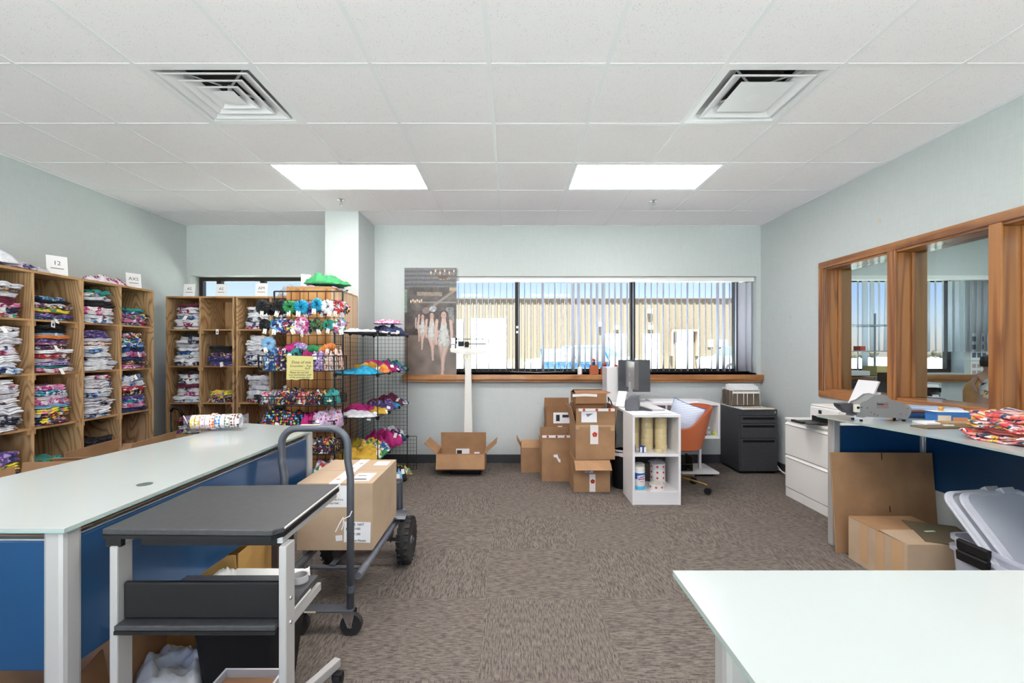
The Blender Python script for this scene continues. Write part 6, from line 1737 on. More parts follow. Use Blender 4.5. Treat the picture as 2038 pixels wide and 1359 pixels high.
# ------------------------------------------------------------------ poster leaning on the sill: flat print painted per vertex
def poster():
    Yp = YB-0.03
    x0, x1 = X(805, Yp), X(908.5, Yp)
    z0, z1 = 1.0455, Z(533, Yp)
    w, h = x1-x0, z1-z0
    NU, NV = 170, 340
    def mixc(a, b, t):
        t = max(0.0, min(1.0, t)); return tuple(a[i]+(b[i]-a[i])*t for i in range(3))
    def ell(u, v, cx, cy, rx, ry): return ((u-cx)/rx)**2 + ((v-cy)/ry)**2 < 1
    def cap(x, y, ax, ay, bx, by, ra, rb_):             # signed inside-ness of a tapered limb, in metres
        dx, dy = bx-ax, by-ay
        t = max(0.0, min(1.0, ((x-ax)*dx+(y-ay)*dy)/(dx*dx+dy*dy+1e-9)))
        r = ra+(rb_-ra)*t
        return 1 - math.hypot(x-ax-dx*t, y-ay-dy*t)/r
    people = [(0.28, 0.425, 0.262, 0), (0.35, 0.428, 0.335, 1), (0.526, 0.408, 0.455, -1), (0.755, 0.392, 0.606, 1)]   # u, top v, height v, leading leg
    SK, SKD, SUIT, SUITD, HAIR = (206, 172, 156), (150, 116, 104), (206, 206, 200), (146, 152, 152), (58, 44, 42)
    def figure(c, x, y, px, top, T, lead, n2):
        q = T
        hx = px
        sh, wa, hip, kn, an = top+0.185*q, top+0.37*q, top+0.50*q, top+0.73*q, top+0.95*q
        if cap(x, y, hx-0.0*q, top+0.08*q, hx, top+0.24*q, 0.075*q, 0.10*q) > 0: c = HAIR
        for s in (-1, 1):                               # arms
            d = max(cap(x, y, hx+s*0.105*q, sh, hx+s*0.125*q, wa, 0.030*q, 0.024*q), cap(x, y, hx+s*0.125*q, wa, hx+s*0.115*q, hip+0.03*q, 0.024*q, 0.018*q))
            if d > 0: c = mixc(SKD, SK, 0.35+d*1.2)
        for s in (-lead, lead):                         # rear leg first
            fx = hx + s*0.02*q - (0.03*q*lead if s == lead else 0)
            fy = an if s == lead else an-0.07*q
            d = max(cap(x, y, hx+s*0.045*q, hip, fx, kn, 0.056*q, 0.036*q), cap(x, y, fx, kn, fx-0.01*q*s, fy, 0.036*q, 0.02*q), cap(x, y, fx-0.01*q*s, fy, fx-0.012*q*s, fy+0.045*q, 0.020*q, 0.024*q))
            if d > 0: c = mixc(SKD, SK, (0.3 if s == lead else 0.05)+d*1.1)
        d = max(cap(x, y, hx, sh+0.015*q, hx, wa, 0.092*q, 0.072*q), cap(x, y, hx, wa, hx, hip, 0.072*q, 0.092*q))
        if d > 0:
            c = mixc(SUITD, SUIT, 0.45+d*0.6+n2*0.9)
            if abs(x-hx) > 0.045*q and y > hip-0.0*q+0.03*q: c = SK
            if y < sh+0.05*q and abs(x-hx) < 0.035*q+(sh-y)*0.3: c = SK
        if cap(x, y, hx, top+0.13*q, hx, sh, 0.024*q, 0.030*q) > 0: c = SK
        for s in (-1, 1):                               # hair falling over the shoulders
            if cap(x, y, hx+s*0.05*q, top+0.09*q, hx+s*0.075*q, top+0.30*q, 0.026*q, 0.020*q) > 0: c = mixc(HAIR, (92, 70, 62), 0.5+n2)
        if ((x-hx)/(0.040*q))**2 + ((y-top-0.088*q)/(0.058*q))**2 < 1:
            c = mixc(SKD, SK, 0.75)
            for s in (-1, 1):
                if ((x-hx-s*0.016*q)/(0.009*q))**2 + ((y-top-0.083*q)/(0.005*q))**2 < 1: c = (66, 48, 46)
            if ((x-hx)/(0.012*q))**2 + ((y-top-0.122*q)/(0.0055*q))**2 < 1: c = (160, 92, 88)
        return c
    def col(u, v):                         # u right, v down
        n1 = noise.noise(Vector((u*6, v*12, 1))); n2 = noise.noise(Vector((u*24, v*48, 4))); n3 = noise.noise(Vector((u*60, v*120, 9)))
        if v < 0.18: c = mixc((66, 66, 70), (112, 112, 116), 0.45+0.35*math.sin(v*150+n1)+n2*0.3)
        elif v < 0.40: c = mixc((52, 46, 44), (104, 94, 88), 0.45+n1*0.8+n2*0.4)
        elif v < 0.63: c = mixc((44, 38, 38), (88, 78, 74), 0.45+n1*0.8+n2*0.5)
        else: c = mixc((88, 74, 66), (140, 124, 112), 0.3+n1*0.4+(v-0.63)*0.9+n3*0.25)
        if 0.222 < v-0.01*u < 0.258 and 0.24 < u < 0.72: c = mixc((120, 102, 90), (150, 132, 116), 0.5+n2)
        if 0.315 < v < 0.33 and 0.3 < u: c = mixc(c, (150, 144, 138), 0.7)
        if abs((v-0.20) - (1.0-u)*0.35) < 0.014 and u > 0.55: c = (132, 122, 112)
        if u > 0.86 and 0.185 < v < 0.215: c = (176, 150, 118)
        if u < 0.05 and 0.2 < v < 0.42: c = mixc((84, 110, 92), (120, 140, 124), 0.5+n2)
        if 0.8 < u < 0.95 and 0.37 < v < 0.52: c = mixc(c, mixc((120, 128, 126), (180, 186, 182), 0.5+n2*1.4), 0.6)
        if ell(u, v, 0.545, 0.385, 0.07, 0.028): c = mixc((196, 198, 200), (140, 142, 150), 0.5+n2*1.5)
        if ell(u, v, 0.41, 0.40, 0.07, 0.032): c = mixc((150, 104, 80), (92, 104, 122), 0.5+n2*2)
        for cx, cy, sx_, sy_, nb in ((0.73, 0.06, 0.26, 0.055, 6), (0.225, 0.325, 0.12, 0.036, 6)):
            if ell(u, v, cx, cy, sx_, sy_):
                rr_ = abs(math.sin((u-cx)*38+n1*3)*math.cos((v-cy)*70))
                if rr_ > 0.72: c = (158, 116, 78)
            for k in range(nb):
                bx = cx - sx_*0.85 + 1.7*sx_*k/(nb-1)
                if ell(u, v, bx, cy-sy_*(0.3+0.25*(k % 2)), 0.014, 0.013): c = (226, 206, 186)
        if ell(u, v, 0.74, 0.085, 0.10, 0.016): c = (72, 54, 44)
        for (pu_, top, T, lead) in people:
            if abs(u-pu_) < 0.24 and v > top-0.03: c = figure(c, u*w, v*h, pu_*w, top*h, T*h, lead, n2)
        return mixc(c, (170, 166, 166), 0.10+0.22*max(0, u-0.6))
    t = thing('poster', 'tall poster of models in pale swimsuits leaning on the window sill', 'poster', ((x0+x1)/2, Yp, z0))
    part('board', MB().box(-w/2, w/2, 0.001, 0.006, 0, h), plain('foam_board', (150, 144, 140), 0.6), t)
    mb = MB().grid(lambda u, v: (-w/2+u*w, 0.0, h*v), NU, NV)
    me = mb.mesh('print')
    at = me.color_attributes.new('print_colour', 'FLOAT_COLOR', 'POINT')
    cols = []
    for j in range(NV+1):
        for i in range(NU+1):
            c = lin(tuple(max(0, min(255, q)) for q in col(i/NU, 1-j/NV)))
            cols += list(c)
    at.data.foreach_set('color', cols)
    m, nt, b = newmat('poster_print')
    a = nt.nodes.new('ShaderNodeVertexColor'); a.layer_name = 'print_colour'
    nt.links.new(a.outputs[0], b.inputs['Base Color']); b.inputs['Roughness'].default_value = 0.3
    obj('print', me, m, t)
poster()

# ------------------------------------------------------------------ things on the sill
t = thing('bottle', 'small white pump bottle on the window sill', 'bottle', (X(1154, 5.285), 5.285, 1.0455))
part('body', MB().lathe([(0.0, 0), (0.026, 0), (0.028, 0.01), (0.028, 0.075), (0.012, 0.092), (0.0, 0.092)], 18), M_WHITE, t, smooth=True)
part('cap', MB().lathe([(0.011, 0.092), (0.011, 0.115), (0, 0.115)], 12), M_ALU, t)
M_TERRA = plain('terracotta', (176, 92, 56), 0.7)
for k, (px, s, lab) in enumerate(((1182, 1.0, 'square terracotta pot with red topped cactus on the sill'), (1204, 0.72, 'smaller terracotta pot with red topped cactus half hidden by the white tower'), (1226, 0.6, 'small terracotta pot with a pointed cactus behind the white tower'))):
    t = thing('potted_cactus', lab, 'plant', (X(px, 5.285), 5.284, 1.0455), 0, 'potted cacti on the sill')
    hw = (0.05, 0.05, 0.028)[k]
    part('pot', MB().box(-hw, hw, -hw*0.6, hw*0.6, 0, 0.11*s), M_TERRA, t, bevel=0.003)
    part('stem', MB().lathe([(0.0, 0.11*s), (0.014, 0.11*s), (0.017, 0.125*s), (0.014, 0.15*s), (0, 0.155*s)], 10), plain('cactus_green', (40, 66, 70), 0.8), t, smooth=True)
    fb = MB(); rr = random.Random(k)
    for q in range(9):
        fb.lathe([(0.001, -0.011), (0.009, -0.006), (0.012, 0), (0.008, 0.007), (0.001, 0.011)], 8, Matrix.Translation((rr.uniform(-0.014, 0.014), rr.uniform(-0.012, 0.012), 0.165*s+rr.uniform(-0.006, 0.014))))
    part('bloom', fb, plain('cactus_red', (206, 74, 52), 0.7), t, smooth=True)['kind'] = 'stuff'

# ------------------------------------------------------------------ white L-shaped desk with open bookcase end
ZD = 0.775
d = thing('desk', 'white L-shaped desk with an open bookcase end', 'desk', (1.26, 4.5, 0))
dx0, dx1, dy0 = 1.05, 1.465, 3.87
part('desktop', MB().box(dx0, dx1, dy0, 5.22, ZD-0.022, ZD), M_WHITE, d, world=True, bevel=0.002)
part('return_top', MB().box(dx1+0.0005, 2.187, 4.70, 5.18, ZD-0.022, ZD), M_WHITE, d, world=True, bevel=0.002)
part('bookcase_side', MB().box(dx0, dx0+0.02, dy0, 4.20, 0, ZD-0.0225), M_WHITE, d, world=True, bevel=0.001)
part('bookcase_side', MB().box(dx1-0.02, dx1, dy0, 4.20, 0, ZD-0.0225), M_WHITE, d, world=True, bevel=0.001)
part('bookcase_shelf', MB().box(dx0+0.0205, dx1-0.0205, dy0+0.003, 4.19, 0.415, 0.437), M_WHITE, d, world=True)
part('bookcase_bottom', MB().box(dx0+0.0205, dx1-0.0205, dy0+0.003, 4.19, 0.093, 0.113), M_WHITE, d, world=True)
part('plinth', MB().box(dx0+0.0205, dx1-0.0205, dy0+0.006, dy0+0.022, 0, 0.0925), M_WHITE, d, world=True)
part('bookcase_back', MB().box(dx0+0.0205, dx1-0.0205, 4.191, 4.20, 0.437, ZD-0.0225), plain('bookcase_back', (214, 208, 206), 0.5), d, world=True)
part('return_bottom', MB().box(1.62, 2.187, 4.70, 5.10, 0.407, 0.425), M_WHITE, d, world=True)
part('return_end', MB().box(2.169, 2.187, 4.70, 5.10, 0.4255, ZD-0.0225), M_WHITE, d, world=True)
part('return_back', MB().box(1.62, 2.168, 5.09, 5.10, 0.4255, ZD-0.0225), M_WHITE, d, world=True)
part('return_divider', MB().box(1.62, 1.636, 4.70, 5.089, 0.4255, ZD-0.0225), M_WHITE, d, world=True)
part('post', MB().box(X(1391.5, 4.86), X(1396, 4.86), 4.86, 4.89, 0.05, 0.406), M_WHITE, d, world=True)
part('foot_board', MB().box(1.80, 2.19, 4.72, 5.1, 0.03, 0.05), M_WHITE, d, world=True)
part('foot_board', MB().box(1.84, 2.15, 4.76, 5.06, 0.0, 0.03), M_BLACK, d, world=True)
part('leg', MB().box(dx0, dx0+0.03, 5.17, 5.2, 0, ZD-0.0225), M_ALU, d, world=True)
# computer tower, monitors, desk clutter
t = thing('computer_tower', 'tall white computer tower at the back of the desk', 'computer', (X(1217, 5.02), 5.0, ZD+0.0004))
tw, th = 0.165, Z(731, 4.85)-ZD
part('case', MB().box(-tw/2, tw/2, -0.12, 0.12, 0, th), plain('tower_white', (222, 220, 220), 0.4), t, bevel=0.006)
part('side_face', MB().box(tw/2, tw/2+0.004, -0.11, 0.11, 0.01, th-0.01), plain('tower_blue_grey', (160, 166, 196), 0.4), t)
for k in range(8):
    part('vent_slot', MB().box(tw/2-0.040, tw/2-0.026, -0.1212, -0.12, 0.16+0.024*k, 0.174+0.024*k), M_BLACK, t)
M_SCR = plain('dark_screen', (74, 76, 80), 0.3)
M_CHIN = plain('silver_chin', (190, 190, 192), 0.35, 0.4)
t = thing('monitor', 'large dark monitor facing the room on the desk', 'monitor', (X(1263, 4.82), 4.85, ZD+0.0004))
w_ = X(1295, 4.82)-X(1231, 4.82)
zA, zB = Z(716, 4.82)-ZD, Z(780, 4.82)-ZD
part('screen', MB().box(-w_/2, w_/2, -0.02, 0.0, zB, zA), M_SCR, t, bevel=0.003)
part('chin', MB().box(-w_/2, w_/2, -0.021, 0.0, zB-0.02, zB-0.0005), M_CHIN, t)
part('stand', MB().box(-0.03, 0.03, -0.005, 0.012, 0.008, zB+0.1), M_CHIN, t); part('base', MB().box(-0.09, 0.09, -0.08, 0.08, 0, 0.008), M_CHIN, t)
t = thing('monitor', 'silver-backed monitor turned edge-on in front of the dark one', 'monitor', (X(1261, 4.5)-0.0, 4.50, ZD+0.0004), math.radians(-93))
zA, zB = Z(719, 4.5)-ZD, Z(772, 4.5)-ZD
part('back_shell', MB().prism([(-0.27, 0), (0.27, 0), (0.2, 0.025), (-0.2, 0.025)], zA-zB, Matrix.Translation((0, -0.012, zB)) @ Matrix.Rotation(PI, 4, 'Z')), plain('dark_silver', (150, 150, 152), 0.3, 0.6), t, bevel=0.003)
part('screen', MB().box(-0.27, 0.27, -0.0115, -0.006, zB, zA), M_SCR, t)
part('logo', MB().lathe([(0, 0), (0.022, 0), (0.022, 0.001), (0, 0.001)], 18, Matrix.Translation((0.0, -0.0375, (zA+zB)/2)) @ Matrix.Rotation(PI/2, 4, 'X')), M_CHROME, t)
part('stand', MB().box(-0.05, 0.05, -0.04, -0.02, 0.006, zB+0.06), M_CHIN, t); part('base', MB().box(-0.1, 0.1, -0.11, 0.06, 0, 0.006), M_CHIN, t)
one('label_printer', MB().prism([(-0.06, 0), (0.06, 0), (0.06, 0.09), (0.02, 0.12), (-0.06, 0.12)], 0.19, Matrix.Translation((0.095, 0, 0)) @ Matrix(((0,0,-1,0),(1,0,0,0),(0,1,0,0),(0,0,0,1)))), plain('dark_grey_plastic', (92, 92, 98), 0.4), 'dark grey label printer on the desk in front of the monitors', 'printer', loc=(X(1258, 4.22), 4.20, ZD+0.0036), rz=math.radians(70), bevel=0.008)
one('tablet_stand', MB().obox((0.09, 0.02, 0.16), rotm('X', -24, (0, 0, 0.078))).obox((0.08, 0.01, 0.12), rotm('X', 30, (0, 0.06, 0.056))), M_WHITE, 'white slanted tablet on a stand on the desk', 'tablet', loc=(1.085, 4.40, ZD+0.0004), rz=math.radians(-40), bevel=0.003)
t = thing('keyboard', 'white and grey keyboard on the desk', 'keyboard', (1.335, 4.30, ZD+0.0004), math.radians(97))
part('base', MB().box(-0.18, 0.18, -0.06, 0.06, 0, 0.012), M_CHIN, t, bevel=0.002)
kb = MB()
for i in range(13):
    for j in range(4):
        kb.box(-0.17+i*0.026, -0.17+i*0.026+0.022, -0.052+j*0.026, -0.03+j*0.026, 0.012, 0.015)
stuffpart('keys', kb, M_WHITE, t)
one('desk_mat', MB().box(-0.08, 0.08, -0.14, 0.13, 0, 0.003), plain('dark_mat', (66, 68, 76), 0.6), 'dark narrow mat beside the keyboard on the desk', 'mat', loc=(1.205, 4.24, ZD+0.0004), rz=0.05)
for k, (x, y, rz, lab) in enumerate(((1.30, 3.99, 0.2, 'white paper sheets at the front corner of the desk'), (1.20, 4.03, -0.3, 'loose white paper beside the front sheets on the desk'))):
    one('paper_sheets', MB().box(-0.105, 0.105, -0.07, 0.07, 0, 0.003), M_PAPER, lab, 'paper', loc=(x, y, ZD+0.0004+0.0032*(1-k)), rz=rz)
one('paper_tray', MB().box(-0.25, 0.25, -0.13, 0.13, 0, 0.004).box(-0.24, 0.24, -0.12, 0.12, 0.0045, 0.012), M_PAPER, 'wide white paper pad on the desk return', 'paper', loc=(1.76, 4.92, ZD+0.0004), rz=0.02)
one('figurine', MB().lathe([(0.0, 0), (0.018, 0), (0.022, 0.012), (0.014, 0.03), (0.017, 0.042), (0.0, 0.055)], 12), M_INKR, 'tiny red and yellow figurine below the monitors', 'figurine', loc=(X(1252, 4.45)-0.045, 4.62, ZD+0.0036), smooth=True)
one('power_cable', MB().tube([(1.035, 4.75, 0.79), (1.02, 4.70, 0.84), (1.03, 4.6, 0.80), (1.03, 4.5, 0.74), (1.032, 4.42, 0.5), (1.03, 4.45, 0.3), (1.033, 4.6, 0.26)], 0.006, 8).tube([(1.02, 4.56, 0.75), (1.025, 4.62, 0.5), (1.022, 4.8, 0.42), (1.02, 4.95, 0.7)], 0.006, 8), M_BLACK, 'black power cables hanging beside the desk', 'cable', smooth='all')
# bookcase contents: clear packing tape rolls
M_CTAPE = plain('clear_packing_tape', (222, 200, 150), 0.18, spec=0.6, coat=0.4)
M_CORE = plain('tape_core', (236, 226, 190), 0.7)
roll = thing('packing_tape', '', 'tape', (0, 0, 0), 0, 'clear packing tape rolls in the bookcase')
part('tape', MB().lathe([(0.039, 0.0006), (0.052, 0.0), (0.0525, 0.003), (0.0525, 0.045), (0.052, 0.048), (0.039, 0.0474)], 30, closed=True), M_CTAPE, roll, smooth=True)
part('core', MB().lathe([(0.0365, 0.0), (0.0389, 0.0), (0.0389, 0.048), (0.0365, 0.048)], 24, closed=True), M_CORE, roll, smooth=True)
cols_ = [(1.125, 4.12, 6, 'left column'), (1.237, 4.08, 6, 'middle column'), (1.352, 4.05, 6, 'right column')]
first = True
onum = ['lowest', 'second', 'third', 'fourth', 'fifth', 'topmost']
for x, y, n_, lab in cols_:
    for k in range(n_):
        o = roll if first else copy_tree(roll)
        first = False
        o.location = (x+rnd.uniform(-0.002, 0.002), y, 0.4375+k*0.0484); o.rotation_euler = (0, 0, rnd.uniform(0, 6))
        o['label'] = 'clear packing tape roll, %s in the %s of the bookcase' % (onum[k], lab)
o = copy_tree(roll); o.location = (1.30, 3.945, 0.4377); o.scale = (0.75, 0.75, 0.5); o['label'] = 'thin cream tape roll lying in front on the upper bookcase shelf'
t = thing('ribbon_spool', 'blue and white ribbon spools on the upper bookcase shelf', 'spool', (1.155, 3.95, 0.4375))
part('spool', MB().lathe([(0.022, 0), (0.026, 0.004), (0.026, 0.05), (0.022, 0.054)], 8), M_INKB, t)
part('ribbon', MB().box(-0.026, -0.008, -0.03, -0.026, 0.004, 0.048).box(0.008, 0.026, -0.03, -0.026, 0.004, 0.048), M_PAPER, t)
one('ribbon_bottle', MB().lathe([(0, 0), (0.013, 0), (0.013, 0.05), (0.009, 0.055), (0.009, 0.065), (0, 0.065)], 12), M_INKB, 'tiny blue capped bottle on the upper bookcase shelf', 'bottle', loc=(1.092, 3.97, 0.4375), smooth=True)
# wipes canisters and printed tape
M_LBLUE = plain('label_blue', (32, 96, 176), 0.4); M_LAQUA = plain('label_aqua', (90, 190, 224), 0.4)
def canister(label, x, y, text=True):
    t = thing('wipes_canister', label, 'canister', (x, y, 0.1134), 0, 'wipes canisters in the bookcase')
    part('body', MB().lathe([(0, 0), (0.043, 0), (0.046, 0.006), (0.046, 0.165), (0.043, 0.17), (0, 0.17)], 28), M_WHITE, t, smooth=True)
    part('lid', MB().lathe([(0.044, 0.1705), (0.044, 0.195), (0.038, 0.205), (0, 0.205)], 28), plain('lid_cream', (236, 232, 222), 0.4), t, smooth=True)
    part('blue_band', MB().lathe([(0.0464, 0.100), (0.0468, 0.101), (0.0468, 0.152), (0.0464, 0.153)], 28), M_LBLUE, t, smooth=True)
    part('aqua_band', MB().lathe([(0.0464, 0.008), (0.0468, 0.009), (0.0468, 0.040), (0.0464, 0.041)], 28), M_LAQUA, t, smooth=True)
    if text:
        part('white_banner', MB().obox((0.062, 0.001, 0.028), Matrix.Translation((0, -0.0478, 0.122)) @ Matrix.Rotation(-0.18, 4, 'Y')), M_PAPER, t)
        lettering('Lysol', 0.026, M_INKB, t, facing((0, -0.0486, 0.122), roll=10), name='brand_print', bold=0.0008)
        part('red_swash', MB().obox((0.06, 0.001, 0.005), Matrix.Translation((0.002, -0.0478, 0.102)) @ Matrix.Rotation(-0.18, 4, 'Y')), M_INKR, t)
        lettering('WIPES', 0.013, M_INKR, t, facing((0.004, -0.0478, 0.082)), name='label_print')
canister('white and blue wipes canister at the front of the lower bookcase shelf', 1.127, 3.935)
canister('second wipes canister behind the front one in the bookcase', 1.158, 4.04, False)
M_PTAPE = plain('printed_tape_white', (232, 226, 222), 0.3)
for k, (x, y, z, R, lab) in enumerate(((1.285, 3.965, 0.1134, 0.062, 'printed tape roll at the front bottom of the bookcase'), (1.335, 4.085, 0.1134, 0.066, 'lowest printed tape roll of the wrapped stack'), (1.335, 4.085, 0.1632, 0.066, 'second printed tape roll of the wrapped stack'), (1.335, 4.085, 0.213, 0.066, 'third printed tape roll of the wrapped stack'), (1.335, 4.085, 0.2628, 0.066, 'top printed tape roll of the wrapped stack'))):
    t = thing('printed_tape_roll', lab, 'tape', (x, y, z), 0, 'printed tape rolls in the bookcase')
    part('tape', MB().lathe([(0.037, 0), (R, 0), (R, 0.0485), (0.037, 0.0485)], 30, closed=True), M_PTAPE, t, smooth=True)
    part('core', MB().lathe([(0.034, 0), (0.0369, 0), (0.0369, 0.0485), (0.034, 0.0485)], 24, closed=True), M_CORE, t, smooth=True)
    for a in (-70, -20, 30):
        p = MB()
        for q in range(5):
            aa = 2*PI*q/5
            p.lathe([(0, 0), (0.0048, 0), (0.0048, 0.0008), (0, 0.0008)], 8, Matrix.Rotation(math.radians(a), 4, 'Z') @ Matrix.Translation((math.cos(aa)*0.006, -R-0.0002, 0.024+math.sin(aa)*0.006)) @ Matrix.Rotation(PI/2, 4, 'X'))
        stuffpart('flower_print', p, M_INKR, t)
one('plastic_wrap', crumple(71, 0.15, 0.14, 0.035, rough=1.4), clear_plastic('wrap_film', (236, 236, 240), 0.25, 0.08), 'crumpled clear plastic wrap on the printed tape stack', 'wrap', loc=(1.33, 4.085, 0.3118), smooth='all')
# waste bin beside the bookcase
t = thing('waste_bin', 'black waste bin with white liner beside the bookcase', 'bin', (1.105, 4.40, 0))
part('tub', MB().lathe([(0, 0), (0.10, 0), (0.125, 0.36), (0.12, 0.36), (0.095, 0.006), (0, 0.006)], 28), M_BLACK, t, smooth=True)
ww = MB()
nn = 40; rr = random.Random(8)
ww.grid(lambda u, v: ((0.129+0.003*math.sin(9*u*2*PI)-0.02*v*(v > 0.6))*math.cos(u*2*PI), (0.129+0.003*math.sin(9*u*2*PI)-0.02*v*(v > 0.6))*math.sin(u*2*PI), 0.315+0.005*math.sin(5*u*2*PI)*(1-v)+v*0.06), nn, 4)
part('liner', ww, plain('bin_liner_pinkish', (238, 226, 224), 0.4), t, smooth='all')

# ------------------------------------------------------------------ orange swivel chair with a striped pillow
M_LEA = plain('cognac_leather', (196, 104, 62), 0.45, bump=0.15, bscale=160, coat=0.1)
M_LEAD = plain('cognac_leather_dark', (158, 74, 42), 0.5)
M_BRASS = plain('brass', (190, 158, 96), 0.25, 0.9)
c = thing('swivel_chair', 'orange leather tub chair on brass swivel base at the desk', 'chair', (1.60, 4.32, 0), math.radians(-90))
def shell(u, v, grow=0.0):
    th = (u-0.5)*2*math.radians(128)                    # 0 = middle of the back (+y local)
    e = abs(th)/math.radians(128)
    top = 0.80 - 0.19*(1/(1+math.exp(-(e-0.52)*14)))
    z = 0.42 + (top-0.42)*v
    k = (z-0.42)/0.40
    rx = 0.20 + 0.075*k + grow; ry = 0.19 + 0.11*k*(1-0.5*e) + grow
    return (rx*math.sin(th)*1.08, ry*math.cos(th), z)
sh_ = MB().grid(lambda u, v: shell(u, v), 36, 8)
nv_ = len(sh_.v); nf_ = len(sh_.f)
outer = MB().grid(lambda u, v: shell(u, v, 0.026), 36, 8)
both = MB().add(sh_.v, sh_.f).add(outer.v, [tuple(reversed(f)) for f in outer.f])
wN = 37
rim_ids = [i for i in range(wN)] + [j*wN+36 for j in range(1, 9)] + [8*wN+i for i in range(35, -1, -1)] + [j*wN for j in range(7, 0, -1)]
for a in range(len(rim_ids)):
    b = (a+1) % len(rim_ids)
    both.f.append((rim_ids[a], rim_ids[b], rim_ids[b]+nv_, rim_ids[a]+nv_))
part('shell', both, M_LEA, c, smooth=True)
part('piping', MB().tube([shell(i/48, 1.0, 0.013) for i in range(49)], 0.009, 8), M_LEAD, c, smooth='all')
part('seat', MB().lathe([(0, 0.40), (0.19, 0.40), (0.215, 0.425), (0.21, 0.465), (0.17, 0.482), (0, 0.485)], 28), M_LEA, c, smooth=True)
part('column', MB().cyl((0, 0, 0.10), (0, 0, 0.40), 0.022, 14), M_BRASS, c, smooth=True)
for k in range(5):
    a = math.radians(72*k+18+90+90)
    ex, ey = 0.275*math.cos(a), 0.275*math.sin(a)
    part('base_arm', MB().bar((0.02*math.cos(a), 0.02*math.sin(a), 0.125), (ex, ey, 0.085), 0.026, 0.014), M_BRASS, c, bevel=0.003)
    cs = part('caster', MB().cyl((ex-0.018*math.sin(a), ey+0.018*math.cos(a), 0.03), (ex+0.018*math.sin(a), ey-0.018*math.cos(a), 0.03), 0.03, 16), M_BLACK, c, smooth=True)
    part('caster_stem', MB().cyl((ex, ey, 0.03), (ex, ey, 0.082), 0.008, 8), M_BRASS, c)
# pillow
def pillow(name, label, M, w, h, t_, mat, pipe):
    o = thing(name, label, 'pillow', M.translation)
    R3 = M.to_3x3().to_4x4()
    def f(u, v, s):
        a, b = (u-0.5)*2, (v-0.5)*2
        pin = 1-0.08*(1-abs(a)**2) if False else 1
        th = t_/2*max(0, (1-abs(a)**2.6))**0.55*max(0, (1-abs(b)**2.6))**0.55
        x = a*w/2*(1-0.07*(1-b*b)*abs(a)**3); y = b*h/2*(1-0.07*(1-a*a)*abs(b)**3)
        return (x, s*th, y)
    b_ = MB().grid(lambda u, v: f(u, v, 1), 18, 18).grid(lambda u, v: f(1-u, v, -1), 18, 18)
    me_ = part('cushion', b_.xf(R3), mat, o, smooth='all')
    rim = [f(u/18, 0, 0) for u in range(18)] + [f(1, v/18, 0) for v in range(18)] + [f(1-u/18, 1, 0) for u in range(18)] + [f(0, 1-v/18, 0) for v in range(18)]
    part('piping', MB().tube(rim, 0.004, 6, closed=True).xf(R3), pipe, o, smooth='all')
def stripes(name, a, b, scale):
    m, nt, bb = newmat(name)
    tc = nt.nodes.new('ShaderNodeTexCoord')
    w_n = nt.nodes.new('ShaderNodeTexWave'); w_n.inputs['Scale'].default_value = scale; w_n.bands_direction = 'Z'
    nt.links.new(tc.outputs['Object'], w_n.inputs['Vector'])
    r = ramp_node(nt, [(0.0, a), (0.72, a), (0.8, b)])
    nt.links.new(w_n.outputs['Fac'], r.inputs[0]); nt.links.new(r.outputs[0], bb.inputs['Base Color'])
    bb.inputs['Roughness'].default_value = 0.85
    return m
pillow('pillow', 'pale blue striped pillow with dark piping in the orange chair', Matrix.Translation((1.64, 4.27, 0.668)) @ Matrix.Rotation(math.radians(-52), 4, 'Z') @ Matrix.Rotation(math.radians(-14), 4, 'X') @ Matrix.Rotation(math.radians(14), 4, 'Y'), 0.34, 0.34, 0.14, stripes('pillow_stripe', (206, 212, 226), (150, 164, 190), 22), M_INKB)
# shelf items and floor basket
t = thing('pump_bottle', 'small clear pump bottle in the desk return shelf', 'bottle', (X(1411, 4.8), 4.80, 0.4256))
part('body', MB().lathe([(0, 0), (0.021, 0), (0.021, 0.055), (0.009, 0.07), (0, 0.07)], 14), M_ACR, t, smooth=True)
part('cap', MB().lathe([(0.008, 0.0705), (0.008, 0.09), (0, 0.09)], 10), M_PAPER, t)
part('label_band', MB().lathe([(0.0214, 0.015), (0.0216, 0.016), (0.0216, 0.045), (0.0214, 0.046)], 14), M_CHIN, t)
one('tape_measure', MB().lathe([(0, 0), (0.026, 0), (0.033, 0.012), (0.033, 0.03), (0.026, 0.042), (0, 0.042)], 18), plain('lime_plastic', (176, 204, 40), 0.4), 'small lime green tape measure in the desk return shelf', 'tape measure', loc=(X(1424, 4.8), 4.80, 0.4256), smooth=True)
one('marker_pen', MB().cyl((-0.03, 0, 0.007), (0.03, 0, 0.007), 0.007, 10), M_BLACK, 'black marker lying in the desk return shelf', 'pen', loc=(X(1400, 4.8)-0.01, 4.78, 0.4256), rz=-0.2)
t = thing('letter_tray', 'dark wire tray with black cloth under the chair', 'tray', (1.80, 4.86, 0.0505))
part('tray', MB().box(-0.2, 0.13, -0.1, 0.1, 0, 0.006).box(0.124, 0.13, -0.1, 0.1, 0.006, 0.15).box(-0.2, 0.124, 0.094, 0.1, 0.006, 0.12).box(-0.2, 0.124, -0.1, -0.094, 0.07, 0.08), plain('brown_wire', (84, 76, 64), 0.5, 0.3), t)
part('cloth', crumple(81, 0.26, 0.16, 0.12).move((-0.04, 0, 0.0065)), M_BLACK, t, smooth='all')

